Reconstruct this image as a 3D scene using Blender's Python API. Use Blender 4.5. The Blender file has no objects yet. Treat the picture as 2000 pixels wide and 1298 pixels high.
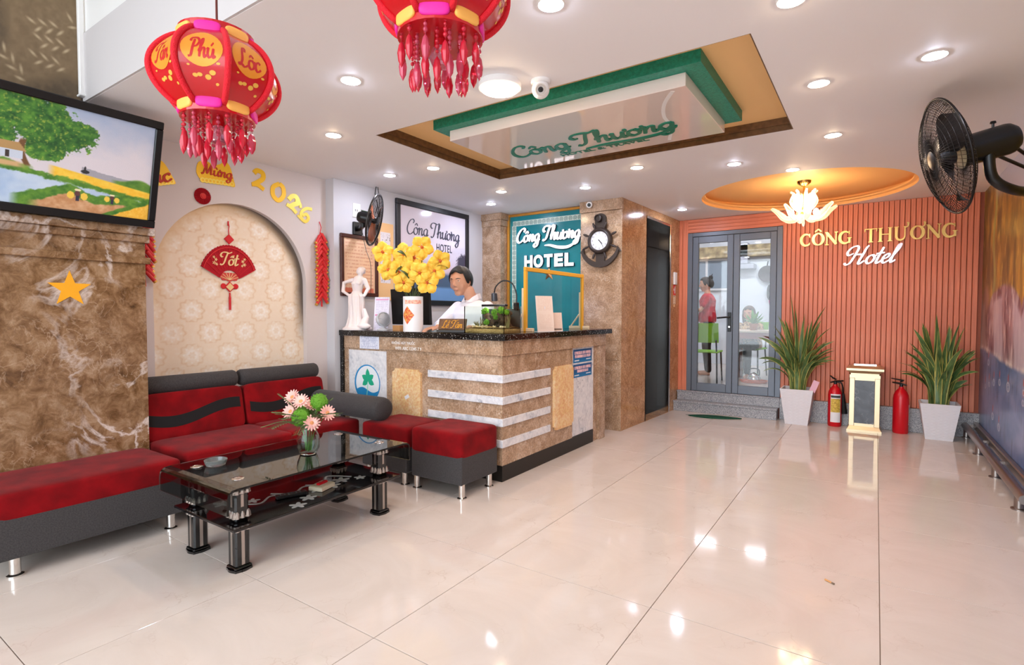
import bpy, math, random
import numpy as np
from mathutils import Vector, Matrix
random.seed(7); np.random.seed(7)
sc = bpy.context.scene
COL = sc.collection
PI = math.pi

# ---------------------------------------------------------------- camera, world, exposure
FPX, YAW, PITCH, ROLL, CAMZ = 1047.63, 0.59619, 0.03438, 0.00117, 1.236
_fw = Vector((-math.sin(YAW)*math.cos(PITCH), math.cos(YAW)*math.cos(PITCH), -math.sin(PITCH)))
_ri = Vector((math.cos(YAW), math.sin(YAW), 0)); _up = _ri.cross(_fw)
_r2 = _ri*math.cos(ROLL) + _up*math.sin(ROLL); _u2 = _up*math.cos(ROLL) - _ri*math.sin(ROLL)
cam = bpy.data.objects.new('camera', bpy.data.cameras.new('camera')); COL.objects.link(cam)
cam.matrix_world = Matrix(((_r2.x, _u2.x, -_fw.x, 0), (_r2.y, _u2.y, -_fw.y, 0), (_r2.z, _u2.z, -_fw.z, CAMZ), (0, 0, 0, 1)))
cam.data.sensor_width = 36; cam.data.sensor_fit = 'HORIZONTAL'; cam.data.lens = FPX/2000*36
cam.data.clip_start = .02
sc.camera = cam
world = bpy.data.worlds.new('world'); sc.world = world; world.use_nodes = True
world.node_tree.nodes['Background'].inputs[0].default_value = (.82, .92, 1, 1)
world.node_tree.nodes['Background'].inputs[1].default_value = 1.7      # overcast street daylight through the open shop front
sc.view_settings.view_transform = 'Standard'; sc.view_settings.look = 'None'
sc.view_settings.exposure = 1.86; sc.view_settings.gamma = 1; sc.view_settings.use_curve_mapping = False
DOWN_E, WARM_E = 88, 62         # radiance of cool and warm downlights

# ---------------------------------------------------------------- helpers
def lin(c):
    c = [x/255 for x in c[:3]]
    return tuple((x/12.92 if x <= .04045 else ((x+.055)/1.055)**2.4) for x in c)
def T(x=0, y=0, z=0): return Matrix.Translation((x, y, z))
def R(a, ax): return Matrix.Rotation(a, 4, ax)
# frames: local x,y of a flat drawing -> world, local z = out of the surface
def face_x(x, y, z): return Matrix(((0, 0, 1, x), (1, 0, 0, y), (0, 1, 0, z), (0, 0, 0, 1)))       # faces +X, drawing x runs +Y
def face_ny(x, y, z): return Matrix(((1, 0, 0, x), (0, 0, -1, y), (0, 1, 0, z), (0, 0, 0, 1)))     # faces -Y, drawing x runs +X
def face_nx(x, y, z): return Matrix(((0, 0, -1, x), (-1, 0, 0, y), (0, 1, 0, z), (0, 0, 0, 1)))    # faces -X, drawing x runs -Y
def face_dn(x, y, z): return Matrix(((1, 0, 0, x), (0, -1, 0, y), (0, 0, -1, z), (0, 0, 0, 1)))    # faces down, drawing x runs +X, up runs -Y

class MB:
    def __init__(s, m=None): s.v = []; s.f = []; s.m = m or Matrix.Identity(4)
    def add(s, vs, fs):
        o = len(s.v); m = s.m
        s.v += [tuple(m @ Vector(p)) for p in vs]; s.f += [tuple(i+o for i in f) for f in fs]; return s
    def box(s, x0, x1, y0, y1, z0, z1):
        return s.add([(x0, y0, z0), (x1, y0, z0), (x1, y1, z0), (x0, y1, z0), (x0, y0, z1), (x1, y0, z1), (x1, y1, z1), (x0, y1, z1)],
                     [(3, 2, 1, 0), (4, 5, 6, 7), (0, 1, 5, 4), (1, 2, 6, 5), (2, 3, 7, 6), (3, 0, 4, 7)])
    def bbox(s, x0, x1, y0, y1, z0, z1, b=.005):
        o = []
        X, Y, Z = (x0, x1), (y0, y1), (z0, z1); sg = (1, -1); idx = {}
        for i in (0, 1):
            for j in (0, 1):
                for k in (0, 1):
                    idx[i, j, k] = len(o)
                    o += [(X[i], Y[j]+sg[j]*b, Z[k]+sg[k]*b), (X[i]+sg[i]*b, Y[j], Z[k]+sg[k]*b), (X[i]+sg[i]*b, Y[j]+sg[j]*b, Z[k])]
        f = []
        def q(a, b_, c, d, n):
            p = [Vector(o[i]) for i in (a, b_, c, d)]
            nn = (p[1]-p[0]).cross(p[2]-p[0])
            f.append((a, b_, c, d) if nn.dot(Vector(n)) > 0 else (d, c, b_, a))
        for i in (0, 1):
            n = -sg[i]
            q(*[idx[i, j, k] for j, k in ((0, 0), (1, 0), (1, 1), (0, 1))], (n, 0, 0))
            q(*[idx[j, i, k]+1 for j, k in ((0, 0), (1, 0), (1, 1), (0, 1))], (0, n, 0))
            q(*[idx[j, k, i]+2 for j, k in ((0, 0), (1, 0), (1, 1), (0, 1))], (0, 0, n))
            for j in (0, 1):
                m = -sg[j]
                q(idx[i, j, 0], idx[i, j, 1], idx[i, j, 1]+1, idx[i, j, 0]+1, (n, m, 0))
                q(idx[i, 0, j], idx[i, 1, j], idx[i, 1, j]+2, idx[i, 0, j]+2, (n, 0, m))
                q(idx[0, i, j]+1, idx[1, i, j]+1, idx[1, i, j]+2, idx[0, i, j]+2, (0, n, m))
                for k in (0, 1):
                    a = idx[i, j, k]; p = [Vector(o[a+t]) for t in range(3)]
                    f.append((a, a+1, a+2) if (p[1]-p[0]).cross(p[2]-p[0]).dot(Vector((n, m, -sg[k]))) > 0 else (a+2, a+1, a))
        return s.add(o, f)
    def pillow(s, x0, x1, y0, y1, z0, z1, n=14, e=.22, flat=.5):
        """soft rounded box: superellipsoid"""
        cx, cy, cz = (x0+x1)/2, (y0+y1)/2, (z0+z1)/2; a, b, c = (x1-x0)/2, (y1-y0)/2, (z1-z0)/2
        sp = lambda w, p: math.copysign(abs(w)**p, w)
        vs = []; fs = []; nu = n*4; nv = n*2
        for j in range(nv+1):
            ph = -PI/2+PI*j/nv
            for i in range(nu):
                th = 2*PI*i/nu
                vs.append((cx+a*sp(math.cos(ph), flat)*sp(math.cos(th), e), cy+b*sp(math.cos(ph), flat)*sp(math.sin(th), e), cz+c*sp(math.sin(ph), flat)))
        for j in range(nv):
            for i in range(nu):
                fs.append((j*nu+i, j*nu+(i+1) % nu, (j+1)*nu+(i+1) % nu, (j+1)*nu+i))
        return s.add(vs, fs)
    def tube(s, pts, r, n=8, caps=True, closed=False):
        pts = [Vector(p) for p in pts]; N_ = len(pts); rr = r if isinstance(r, (list, tuple)) else [r]*N_
        vs = []; fs = []; ref = None
        for i, p in enumerate(pts):
            if closed: t = pts[(i+1) % N_]-pts[i-1]
            else: t = pts[min(i+1, N_-1)]-pts[max(i-1, 0)]
            if t.length < 1e-9: t = Vector((0, 0, 1))
            t.normalize()
            if ref is None: ref = Vector((0, 0, 1)) if abs(t.z) < .9 else Vector((1, 0, 0))
            u = t.cross(ref)
            if u.length < 1e-4: u = t.cross(Vector((.3, 1, .2)))
            u.normalize(); w = t.cross(u).normalized(); ref = -w if False else u.cross(t)
            for k in range(n):
                a = 2*PI*k/n; vs.append(tuple(p+(u*math.cos(a)+w*math.sin(a))*rr[i]))
        for i in range(N_ if closed else N_-1):
            j = (i+1) % N_
            for k in range(n):
                fs.append((i*n+k, i*n+(k+1) % n, j*n+(k+1) % n, j*n+k))
        if caps and not closed: fs += [tuple(range(n-1, -1, -1)), tuple((N_-1)*n+k for k in range(n))]
        return s.add(vs, fs)
    def cyl(s, p, q, r, r2=None, n=16): return s.tube([p, q], [r, r if r2 is None else r2], n)
    def lathe(s, prof, n=24, c=(0, 0, 0), sx=1, sy=1, caps=True):
        vs = []; fs = []; m = len(prof)
        for (r, z) in prof:
            for k in range(n):
                a = 2*PI*k/n; vs.append((c[0]+r*sx*math.cos(a), c[1]+r*sy*math.sin(a), c[2]+z))
        for i in range(m-1):
            for k in range(n): fs.append((i*n+k, i*n+(k+1) % n, (i+1)*n+(k+1) % n, (i+1)*n+k))
        if caps and prof[0][0] > 1e-6: fs.append(tuple(range(n-1, -1, -1)))
        if caps and prof[-1][0] > 1e-6: fs.append(tuple((m-1)*n+k for k in range(n)))
        return s.add(vs, fs)
    def prism(s, poly, z0, z1):
        n = len(poly); a = sum(poly[i][0]*poly[(i+1) % n][1]-poly[(i+1) % n][0]*poly[i][1] for i in range(n))
        if a < 0: poly = poly[::-1]
        vs = [(x, y, z0) for x, y in poly]+[(x, y, z1) for x, y in poly]
        fs = [tuple(range(n-1, -1, -1)), tuple(range(n, 2*n))]+[(i, (i+1) % n, n+(i+1) % n, n+i) for i in range(n)]
        return s.add(vs, fs)
    def ball(s, c, r, n=12, m=8):
        if not isinstance(r, (list, tuple)): r = (r, r, r)
        vs = []; fs = []
        for j in range(m+1):
            ph = -PI/2+PI*j/m
            for i in range(n):
                th = 2*PI*i/n; vs.append((c[0]+r[0]*math.cos(ph)*math.cos(th), c[1]+r[1]*math.cos(ph)*math.sin(th), c[2]+r[2]*math.sin(ph)))
        for j in range(m):
            for i in range(n): fs.append((j*n+i, j*n+(i+1) % n, (j+1)*n+(i+1) % n, (j+1)*n+i))
        return s.add(vs, fs)
    def grid(s, fn, nu, nv):
        vs = [fn(i/nu, j/nv) for j in range(nv+1) for i in range(nu+1)]
        return s.add(vs, [(j*(nu+1)+i, j*(nu+1)+i+1, (j+1)*(nu+1)+i+1, (j+1)*(nu+1)+i) for j in range(nv) for i in range(nu)])
    def ribbon(s, pts, w, z0, z1):
        """flat stroke along 2D points with per-point widths, extruded z0..z1"""
        n = len(pts); ww = w if isinstance(w, (list, tuple)) else [w]*n
        L_ = []; R_ = []
        for i in range(n):
            a = pts[max(i-1, 0)]; b = pts[min(i+1, n-1)]; dx, dy = b[0]-a[0], b[1]-a[1]; d = math.hypot(dx, dy) or 1
            nx, ny = -dy/d*ww[i]/2, dx/d*ww[i]/2
            L_.append((pts[i][0]+nx, pts[i][1]+ny)); R_.append((pts[i][0]-nx, pts[i][1]-ny))
        s.lay = getattr(s, 'lay', 0)+1; zz = [z1+.00022*(s.lay % 24)+.00003*i for i in range(n)]     # strokes lie a hair over each other
        vs = [(x, y, zz[i]) for i, (x, y) in enumerate(L_)]+[(x, y, zz[i]) for i, (x, y) in enumerate(R_)]+[(x, y, z0) for x, y in L_]+[(x, y, z0) for x, y in R_]
        fs = []
        for i in range(n-1):
            fs += [(i, n+i, n+i+1, i+1), (2*n+i, i, i+1, 2*n+i+1), (n+i, 3*n+i, 3*n+i+1, n+i+1), (2*n+i, 2*n+i+1, 3*n+i+1, 3*n+i)]
        fs += [(0, 2*n, 3*n, n), (n-1, 2*n-1, 4*n-1, 3*n-1)]
        return s.add(vs, fs)
    def mesh(s, name='m', smooth=False, ang=.7):
        me = bpy.data.meshes.new(name); me.from_pydata(s.v, [], s.f); me.update()
        if smooth:
            me.polygons.foreach_set('use_smooth', [True]*len(me.polygons))
            if smooth != 2: me.set_sharp_from_angle(angle=ang)
        return me
    def build(s, name, mat, parent=None, smooth=False, ang=.7):
        return mesh_obj(name, s.mesh(name, smooth, ang), mat, parent)

def mesh_obj(name, me, mat, parent=None):
    o = bpy.data.objects.new(name, me); COL.objects.link(o)
    if mat is not None:
        me.materials.clear(); me.materials.append(mat)
    if parent is not None: o.parent = parent
    return o
def thing(name, label, cat, loc=(0, 0, 0), rz=0, group=None):
    o = bpy.data.objects.new(name, None); COL.objects.link(o); o.empty_display_size = .1
    o.location = loc; o.rotation_euler = (0, 0, rz)
    return tag(o, label, cat, group)
def tag(o, label, cat, group=None):
    o['label'] = label; o['category'] = cat
    if group: o['group'] = group
    return o
def struct(o, label=None):
    o['kind'] = 'structure'
    if label: o['label'] = label
    return o
def piece(name, me, parent, loc=(0, 0, 0), mat=None):
    o = bpy.data.objects.new(name, me); COL.objects.link(o); o.parent = parent; o.location = loc
    if mat is not None and not me.materials: me.materials.append(mat)
    return o
def copy_tree(o, parent=None):
    c = o.copy(); COL.objects.link(c); c.parent = parent
    for ch in list(o.children): copy_tree(ch, c)
    return c
def evaluated(ob):
    dg = bpy.context.evaluated_depsgraph_get(); e = ob.evaluated_get(dg)
    return bpy.data.meshes.new_from_object(e)
def fuse(mb, voxel=.006, smooth=4, name='fused'):
    """voxel-fuse overlapping volumes into one continuous skin"""
    ob = mesh_obj(name, mb.mesh(name), None)
    m = ob.modifiers.new('r', 'REMESH'); m.mode = 'VOXEL'; m.voxel_size = voxel; m.use_smooth_shade = True
    if smooth:
        m2 = ob.modifiers.new('s', 'SMOOTH'); m2.iterations = smooth; m2.factor = .5
    bpy.context.view_layer.update(); me = evaluated(ob); bpy.data.objects.remove(ob)
    me.polygons.foreach_set('use_smooth', [True]*len(me.polygons)); return me
_fontcache = {}
def text_mesh(s, size=1, ext=.002, bold=0, spacing=1):
    cu = bpy.data.curves.new('t', 'FONT'); cu.body = s; cu.size = size; cu.extrude = ext; cu.offset = bold; cu.align_x = 'CENTER'; cu.resolution_u = 6
    cu.space_character = spacing
    ob = bpy.data.objects.new('t', cu); COL.objects.link(ob); bpy.context.view_layer.update()
    me = evaluated(ob); bpy.data.objects.remove(ob); bpy.data.curves.remove(cu)
    return me
def text(name, s, mat, parent, m, width=None, height=None, ext=.002, bold=0, spacing=1):
    """lettering mesh; m maps the drawing plane; scaled to width and/or height, centred"""
    me = text_mesh(s, 1, 0.01, bold, spacing); n = len(me.vertices)
    if n == 0: return None
    co = np.empty(n*3); me.vertices.foreach_get('co', co); co = co.reshape(-1, 3)
    lo, hi = co.min(0), co.max(0); w, h = hi[0]-lo[0], hi[1]-lo[1]
    sx = (width/w) if width else height/h; sy = (height/h) if height else sx
    co = (co-(lo+hi)/2)*np.array([sx, sy, ext/.02])+np.array([0, 0, ext/2])
    M3 = np.array(m); co = co @ M3[:3, :3].T+M3[:3, 3]
    me.vertices.foreach_set('co', co.ravel().astype(np.float32)); me.update()
    return mesh_obj(name, me, mat, parent)

def catmull(pts, k=6, closed=False):
    P = [np.array(p, float) for p in pts]; out = []; n = len(P)
    for i in range(n if closed else n-1):
        if closed: a, b, c, d = P[i-1], P[i], P[(i+1) % n], P[(i+2) % n]
        else: a, b, c, d = P[max(i-1, 0)], P[i], P[i+1], P[min(i+2, n-1)]
        for j in range(k):
            t = j/k; out.append(tuple(.5*((2*b)+(-a+c)*t+(2*a-5*b+4*c-d)*t*t+(-a+3*b-3*c+d)*t**3)))
    if not closed: out.append(tuple(P[-1]))
    return out
# cursive skeletons: x-height 1, capitals 2
GL = {
 'C': (1.3, [[(1.12, 1.45), (1.3, 1.75), (1.05, 1.98), (.6, 1.8), (.2, 1.2), (.1, .55), (.35, .05), (.8, -.02), (1.3, .35)]]),
 'o': (.9, [[(.5, .97), (.15, .75), (.1, .28), (.4, .0), (.74, .2), (.8, .65), (.5, .97), (.7, .8), (.98, .9)]]),
 'n': (1.05, [[(.02, .75), (.2, .97), (.25, .6), (.2, 0)], [(.22, .45), (.5, .92), (.75, .85), (.74, .35), (.84, .02), (1.08, .25)]]),
 'g': (1.0, [[(.8, .85), (.5, .98), (.15, .7), (.15, .25), (.42, .02), (.72, .3), (.82, .92)], [(.82, .92), (.8, 0), (.72, -.62), (.42, -.85), (.15, -.6), (.42, -.25), (1.08, .25)]]),
 'T': (1.35, [[(.35, 1.3), (.1, 1.25), (-.1, 1.55), (.15, 1.95), (.7, 2.0), (1.2, 1.88), (1.65, 2.12)], [(1.0, 1.9), (.82, 1.2), (.66, .35), (.35, -.02), (.05, .12)]]),
 'h': (1.05, [[(.0, .5), (.36, 1.35), (.4, 1.95), (.24, 1.8), (.2, .8), (.16, 0)], [(.18, .45), (.48, .92), (.74, .85), (.72, .35), (.82, .02), (1.08, .25)]]),
 'u': (1.05, [[(.0, .75), (.14, .95), (.14, .3), (.38, .02), (.68, .28), (.8, .95)], [(.8, .95), (.78, .2), (.92, .02), (1.08, .25)]]),
 'H': (1.75, [[(.15, 1.2), (-.3, 1.0), (-.55, 1.35), (-.3, 1.85), (.2, 2.0), (.45, 1.7), (.38, 1.0), (.2, .15), (-.15, -.05), (-.4, .15)], [(1.45, 2.0), (1.28, 1.75), (1.2, 1.0), (1.08, .2), (1.25, .0), (1.62, .35)], [(.3, .98), (.75, 1.06), (1.2, 1.0)]]),
 't': (.72, [[(.4, 1.75), (.3, .9), (.26, .2), (.42, .0), (.78, .3)], [(-.08, 1.02), (.3, 1.1), (.75, 1.12)]]),
 'e': (.8, [[(.08, .4), (.5, .58), (.6, .85), (.4, .98), (.12, .7), (.12, .25), (.4, 0), (.85, .3)]]),
 'l': (.55, [[(.0, .3), (.45, 1.4), (.48, 1.95), (.26, 1.8), (.18, .5), (.28, .03), (.62, .3)]]),
 'L': (1.2, [[(.75, 1.55), (.85, 1.95), (.55, 1.95), (.42, 1.4), (.4, .6), (.2, .08), (.02, .18), (.3, .2), (.75, -.02), (1.2, .25)]]),
 'a': (1.0, [[(.8, .85), (.5, .98), (.15, .7), (.15, .25), (.42, .02), (.72, .3), (.82, .95)], [(.82, .95), (.8, .2), (.92, .0), (1.1, .25)]]),
 'M': (1.75, [[(-.1, .2), (.12, .0), (.3, .6), (.5, 1.9), (.62, 1.2), (.78, .2), (1.05, 1.1), (1.3, 1.95), (1.34, 1.1), (1.4, .15), (1.75, .25)]]),
 'c': (.8, [[(.7, .8), (.45, .98), (.14, .7), (.14, .25), (.42, .0), (.82, .3)]]),
 'P': (1.15, [[(.5, 1.85), (.42, 1.0), (.28, .1), (-.05, .0)], [(.0, 1.55), (.15, 1.95), (.8, 2.0), (1.12, 1.6), (.85, 1.1), (.45, 1.0)]]),
 ' ': (.55, []),
}
ACC = {'^': [[(.2, 1.2), (.47, 1.5), (.74, 1.2)]], "'": [[(.45, 1.2), (.75, 1.6)]], '`': [[(.25, 1.6), (.55, 1.2)]], '?': [[(.78, .85), (1.02, 1.02), (.95, 1.28)]],
       '~': [[(.2, 1.75), (.4, 1.9), (.6, 1.75), (.8, 1.9)]], '"': [[(.7, 1.55), (1.0, 1.9)]]}
def script_strokes(s, w=.2, slant=.25):
    out = []; x = 0; last = 0
    for ch in s:
        if ch in ACC:
            for st in ACC[ch]: out.append(([(px+last, py) for px, py in st], .8))
            continue
        adv, sts = GL[ch]
        for st in sts: out.append(([(px+x, py) for px, py in st], 1))
        last = x; x += adv
    res = []
    for st, k in out:
        p = catmull(st, 6); p = [(a+slant*b, b) for a, b in p]; ww = []
        for i in range(len(p)):
            a = p[max(i-1, 0)]; b = p[min(i+1, len(p)-1)]; th = math.atan2(b[1]-a[1], b[0]-a[0])
            ww.append(w*k*(.45+.55*abs(math.sin(th-.35)))*(.55 if i in (0, len(p)-1) else 1))
        res.append((p, ww))
    return res
def script(name, s, mat, parent, m, width, height=None, w=.2, slant=.25, z0=0, z1=.004, under=None):
    st = script_strokes(s, w, slant)
    if under:      # sweeping underline given in skeleton units
        p = catmull(under, 8); st.append((p, [w*1.1*math.sin(PI*(.08+.9*i/(len(p)-1))) for i in range(len(p))]))
    xs = [q[0] for p, _ in st for q in p]; ys = [q[1] for p, _ in st for q in p]
    k = width/(max(xs)-min(xs)); ky = height/(max(ys)-min(ys)) if height else k
    cx, cy = (max(xs)+min(xs))/2, (max(ys)+min(ys))/2
    mb = MB(m)
    for p, ww in st:
        mb.ribbon([((a-cx)*k, (b-cy)*ky) for a, b in p], [q*k for q in ww], z0, z1)
    return mb.build(name, mat, parent)

# ---------------------------------------------------------------- materials
MATS = {}
def newmat(name):
    m = bpy.data.materials.new(name); m.use_nodes = True; nt = m.node_tree
    return m, nt, nt.nodes['Principled BSDF']
def nd(nt, t, **k):
    n = nt.nodes.new(t)
    for a, b in k.items():
        if a[0] == 'i' and a[1:].isdigit(): n.inputs[int(a[1:])].default_value = b
        elif a in n.inputs: n.inputs[a].default_value = b
        else: setattr(n, a, b)
    return n
def ramp(nt, stops, fac, mode='LINEAR'):
    r = nt.nodes.new('ShaderNodeValToRGB'); e = r.color_ramp.elements; r.color_ramp.interpolation = mode
    while len(e) < len(stops): e.new(.5)
    for x, (p, c) in zip(e, stops): x.position = p; x.color = (*lin(c), 1)
    nt.links.new(fac, r.inputs[0]); return r.outputs[0]
def coords(nt, scale=(1, 1, 1), kind='Object'):
    tc = nt.nodes.new('ShaderNodeTexCoord'); mp = nt.nodes.new('ShaderNodeMapping'); mp.inputs['Scale'].default_value = scale
    nt.links.new(tc.outputs[kind], mp.inputs[0]); return mp.outputs[0]
def bumped(nt, b, h, strength, dist=.01):
    n = nt.nodes.new('ShaderNodeBump'); n.inputs['Strength'].default_value = strength; n.inputs['Distance'].default_value = dist
    nt.links.new(h, n.inputs['Height']); nt.links.new(n.outputs[0], b.inputs['Normal'])
def M(name, col, rough=.5, metal=0, emit=None, alpha=1, trans=0, ior=1.45, coat=0, sheen=0, noise=None, bump=None, spec=.5, sub=0):
    if name in MATS: return MATS[name]
    m, nt, b = newmat(name); c = lin(col)
    b.inputs['Base Color'].default_value = (*c, 1); b.inputs['Roughness'].default_value = rough; b.inputs['Metallic'].default_value = metal
    b.inputs['Specular IOR Level'].default_value = spec; b.inputs['IOR'].default_value = ior
    b.inputs['Transmission Weight'].default_value = trans; b.inputs['Coat Weight'].default_value = coat; b.inputs['Alpha'].default_value = alpha
    if sheen: b.inputs['Sheen Weight'].default_value = sheen; b.inputs['Sheen Roughness'].default_value = .4
    if sub: b.inputs['Subsurface Weight'].default_value = sub; b.inputs['Subsurface Radius'].default_value = (.02, .01, .006)
    if emit: b.inputs['Emission Color'].default_value = (*lin(emit[0]), 1); b.inputs['Emission Strength'].default_value = emit[1]
    if noise:      # (scale, second colour)
        v = coords(nt); n = nd(nt, 'ShaderNodeTexNoise', Scale=noise[0], Detail=5.0); nt.links.new(v, n.inputs['Vector'])
        nt.links.new(ramp(nt, [(.35, noise[1]), (.62, col)], n.outputs[0]), b.inputs['Base Color'])
    if bump:
        v = coords(nt); n = nd(nt, 'ShaderNodeTexNoise', Scale=bump[0], Detail=4.0); nt.links.new(v, n.inputs['Vector']); bumped(nt, b, n.outputs[0], bump[1])
    MATS[name] = m; return m
def stone(name, stops, scale, vein=None, vscale=3, rough=.2, fine=0, bump=0, vw=.05, distort=1.2, kind='Object', vk=.6):
    """noise-mottled stone with cracked light or dark veins"""
    m, nt, b = newmat(name); v = coords(nt, kind=kind); lk = nt.links.new
    n = nd(nt, 'ShaderNodeTexNoise', Scale=scale, Detail=9.0, Roughness=.62, Distortion=distort); lk(v, n.inputs['Vector'])
    col = ramp(nt, stops, n.outputs[0])
    if vein:
        n2 = nd(nt, 'ShaderNodeTexNoise', Scale=vscale*.8, Detail=6.0); lk(v, n2.inputs['Vector'])
        mx = nd(nt, 'ShaderNodeMix', data_type='VECTOR'); mx.inputs[0].default_value = .35; lk(v, mx.inputs[4]); lk(n2.outputs[1], mx.inputs[5])
        vo = nd(nt, 'ShaderNodeTexVoronoi', feature='DISTANCE_TO_EDGE', Scale=vscale); lk(mx.outputs[1], vo.inputs['Vector'])
        r = nt.nodes.new('ShaderNodeMapRange'); r.inputs[1].default_value = 0; r.inputs[2].default_value = vw; r.inputs[3].default_value = 1; r.inputs[4].default_value = 0
        lk(vo.outputs[0], r.inputs[0])
        n3 = nd(nt, 'ShaderNodeTexNoise', Scale=vscale*.6, Detail=3.0); lk(v, n3.inputs['Vector'])
        r3 = nt.nodes.new('ShaderNodeMapRange'); r3.inputs[1].default_value = .45; r3.inputs[2].default_value = .62; lk(n3.outputs[0], r3.inputs[0])
        mu = nd(nt, 'ShaderNodeMath', operation='MULTIPLY'); lk(r.outputs[0], mu.inputs[0]); lk(r3.outputs[0], mu.inputs[1]); m9 = nd(nt, 'ShaderNodeMath', operation='MULTIPLY'); m9.inputs[1].default_value = vk; lk(mu.outputs[0], m9.inputs[0]); mu = m9
        mc = nd(nt, 'ShaderNodeMix', data_type='RGBA'); mc.inputs[7].default_value = (*lin(vein), 1); lk(mu.outputs[0], mc.inputs[0]); lk(col, mc.inputs[6]); col = mc.outputs[2]
    if fine:
        f = nd(nt, 'ShaderNodeTexNoise', Scale=fine, Detail=3.0); lk(v, f.inputs['Vector'])
        mc = nd(nt, 'ShaderNodeMix', data_type='RGBA', blend_type='OVERLAY'); mc.inputs[0].default_value = .75
        lk(col, mc.inputs[6]); lk(f.outputs[0], mc.inputs[7]); col = mc.outputs[2]
    lk(col, b.inputs['Base Color']); b.inputs['Roughness'].default_value = rough
    if bump: bumped(nt, b, n.outputs[0], bump)
    MATS[name] = m; return m
def speckle(name, base, specks, scale=180, rough=.25, thr=.25):
    m, nt, b = newmat(name); v = coords(nt); lk = nt.links.new
    vo = nd(nt, 'ShaderNodeTexVoronoi', Scale=scale); lk(v, vo.inputs['Vector'])
    sp = nt.nodes.new('ShaderNodeSeparateColor'); lk(vo.outputs['Color'], sp.inputs[0])
    lk(ramp(nt, [(0, base)]+[(p, c) for p, c in specks], sp.outputs[0], 'CONSTANT'), b.inputs['Base Color']); b.inputs['Roughness'].default_value = rough
    MATS[name] = m; return m
def vcol(name, rough=.5, coat=0, bump=None):
    if name in MATS: return MATS[name]
    m, nt, b = newmat(name); a = nd(nt, 'ShaderNodeAttribute', attribute_name='Col'); nt.links.new(a.outputs[0], b.inputs['Base Color'])
    b.inputs['Roughness'].default_value = rough; b.inputs['Coat Weight'].default_value = coat
    if bump:
        v = coords(nt); n = nd(nt, 'ShaderNodeTexNoise', Scale=bump[0], Detail=4.0); nt.links.new(v, n.inputs['Vector']); bumped(nt, b, n.outputs[0], bump[1])
    MATS[name] = m; return m
def print_sheet(name, mat, parent, m, w, h, nu, nv, fn, z=0):
    """flat printed sheet: fn(U, V) in 0..1 (V up) gives sRGB 0..255, kept as a colour attribute"""
    u = np.linspace(0, 1, nu+1); v = np.linspace(0, 1, nv+1); U, V = np.meshgrid(u, v)
    rgb = np.clip(np.asarray(fn(U, V), float)/255, 0, 1); rgb = np.where(rgb <= .04045, rgb/12.92, ((rgb+.055)/1.055)**2.4)
    co = np.stack([(U-.5)*w, (V-.5)*h, np.full_like(U, z)], -1).reshape(-1, 3); M3 = np.array(m); co = co @ M3[:3, :3].T+M3[:3, 3]
    i = np.arange(nu); j = np.arange(nv); I, J = np.meshgrid(i, j); a = (J*(nu+1)+I).ravel()
    q = np.stack([a, a+1, a+nu+2, a+nu+1], -1)
    me = bpy.data.meshes.new(name); me.from_pydata(co.tolist(), [], q.tolist())
    at = me.color_attributes.new('Col', 'FLOAT_COLOR', 'POINT')
    at.data.foreach_set('color', np.concatenate([rgb.reshape(-1, 3), np.ones((rgb.size//3, 1))], 1).ravel().astype(np.float32)); me.update()
    return mesh_obj(name, me, mat, parent)
def smooth_noise(U, V, fx, fy, seed=0, octv=4):
    rs = np.random.RandomState(seed); out = np.zeros_like(U); amp = 1; tot = 0
    for o in range(octv):
        nx, ny = max(1, int(fx*2**o)), max(1, int(fy*2**o)); g = rs.rand(ny+2, nx+2)
        x = np.clip(U, 0, .99999)*nx; y = np.clip(V, 0, .99999)*ny; xi = x.astype(int); yi = y.astype(int); tx = x-xi; ty = y-yi
        tx = tx*tx*(3-2*tx); ty = ty*ty*(3-2*ty)
        out += amp*((g[yi, xi]*(1-tx)+g[yi, xi+1]*tx)*(1-ty)+(g[yi+1, xi]*(1-tx)+g[yi+1, xi+1]*tx)*ty); tot += amp; amp *= .55
    return out/tot
def mixc(a, b, t): t = np.clip(t, 0, 1)[..., None]; return np.asarray(a, float)*(1-t)+np.asarray(b, float)*t

CHROME = M('chrome', (225, 222, 218), .12, 1); STEEL = M('brushed_steel', (165, 155, 150), .35, 1, bump=(60, .05))
GOLD = M('polished_gold', (235, 190, 110), .18, 1); BLACK = M('black_plastic', (14, 14, 15), .32); BLACKM = M('black_matte', (12, 12, 12), .7)
WHITE = M('white_paint', (238, 236, 234), .5); PAPER = M('white_paper', (240, 238, 242), .7); RED = M('red_gloss', (205, 18, 32), .25)
GLASS = M('clear_glass', (255, 255, 255), .02, trans=1, ior=1.45); GREYAL = M('grey_aluminium', (108, 114, 124), .38, .25)
WALLP = M('warm_grey_plaster', (218, 207, 204), .75, bump=(90, .03)); CEILM = M('ceiling_white', (246, 243, 244), .6)
WHITEW = M('white_plaster', (208, 206, 210), .7, bump=(90, .03)); GREYF = M('charcoal_fabric', (68, 64, 64), .9, sheen=.1, noise=(160, (54, 51, 51)), bump=(400, .25))
REDV = M('red_velvet', (134, 4, 12), .85, sheen=.06, noise=(7, (104, 2, 7)), bump=(260, .15), spec=.2); BLKV = M('black_velvet', (16, 13, 14), .85)
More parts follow.
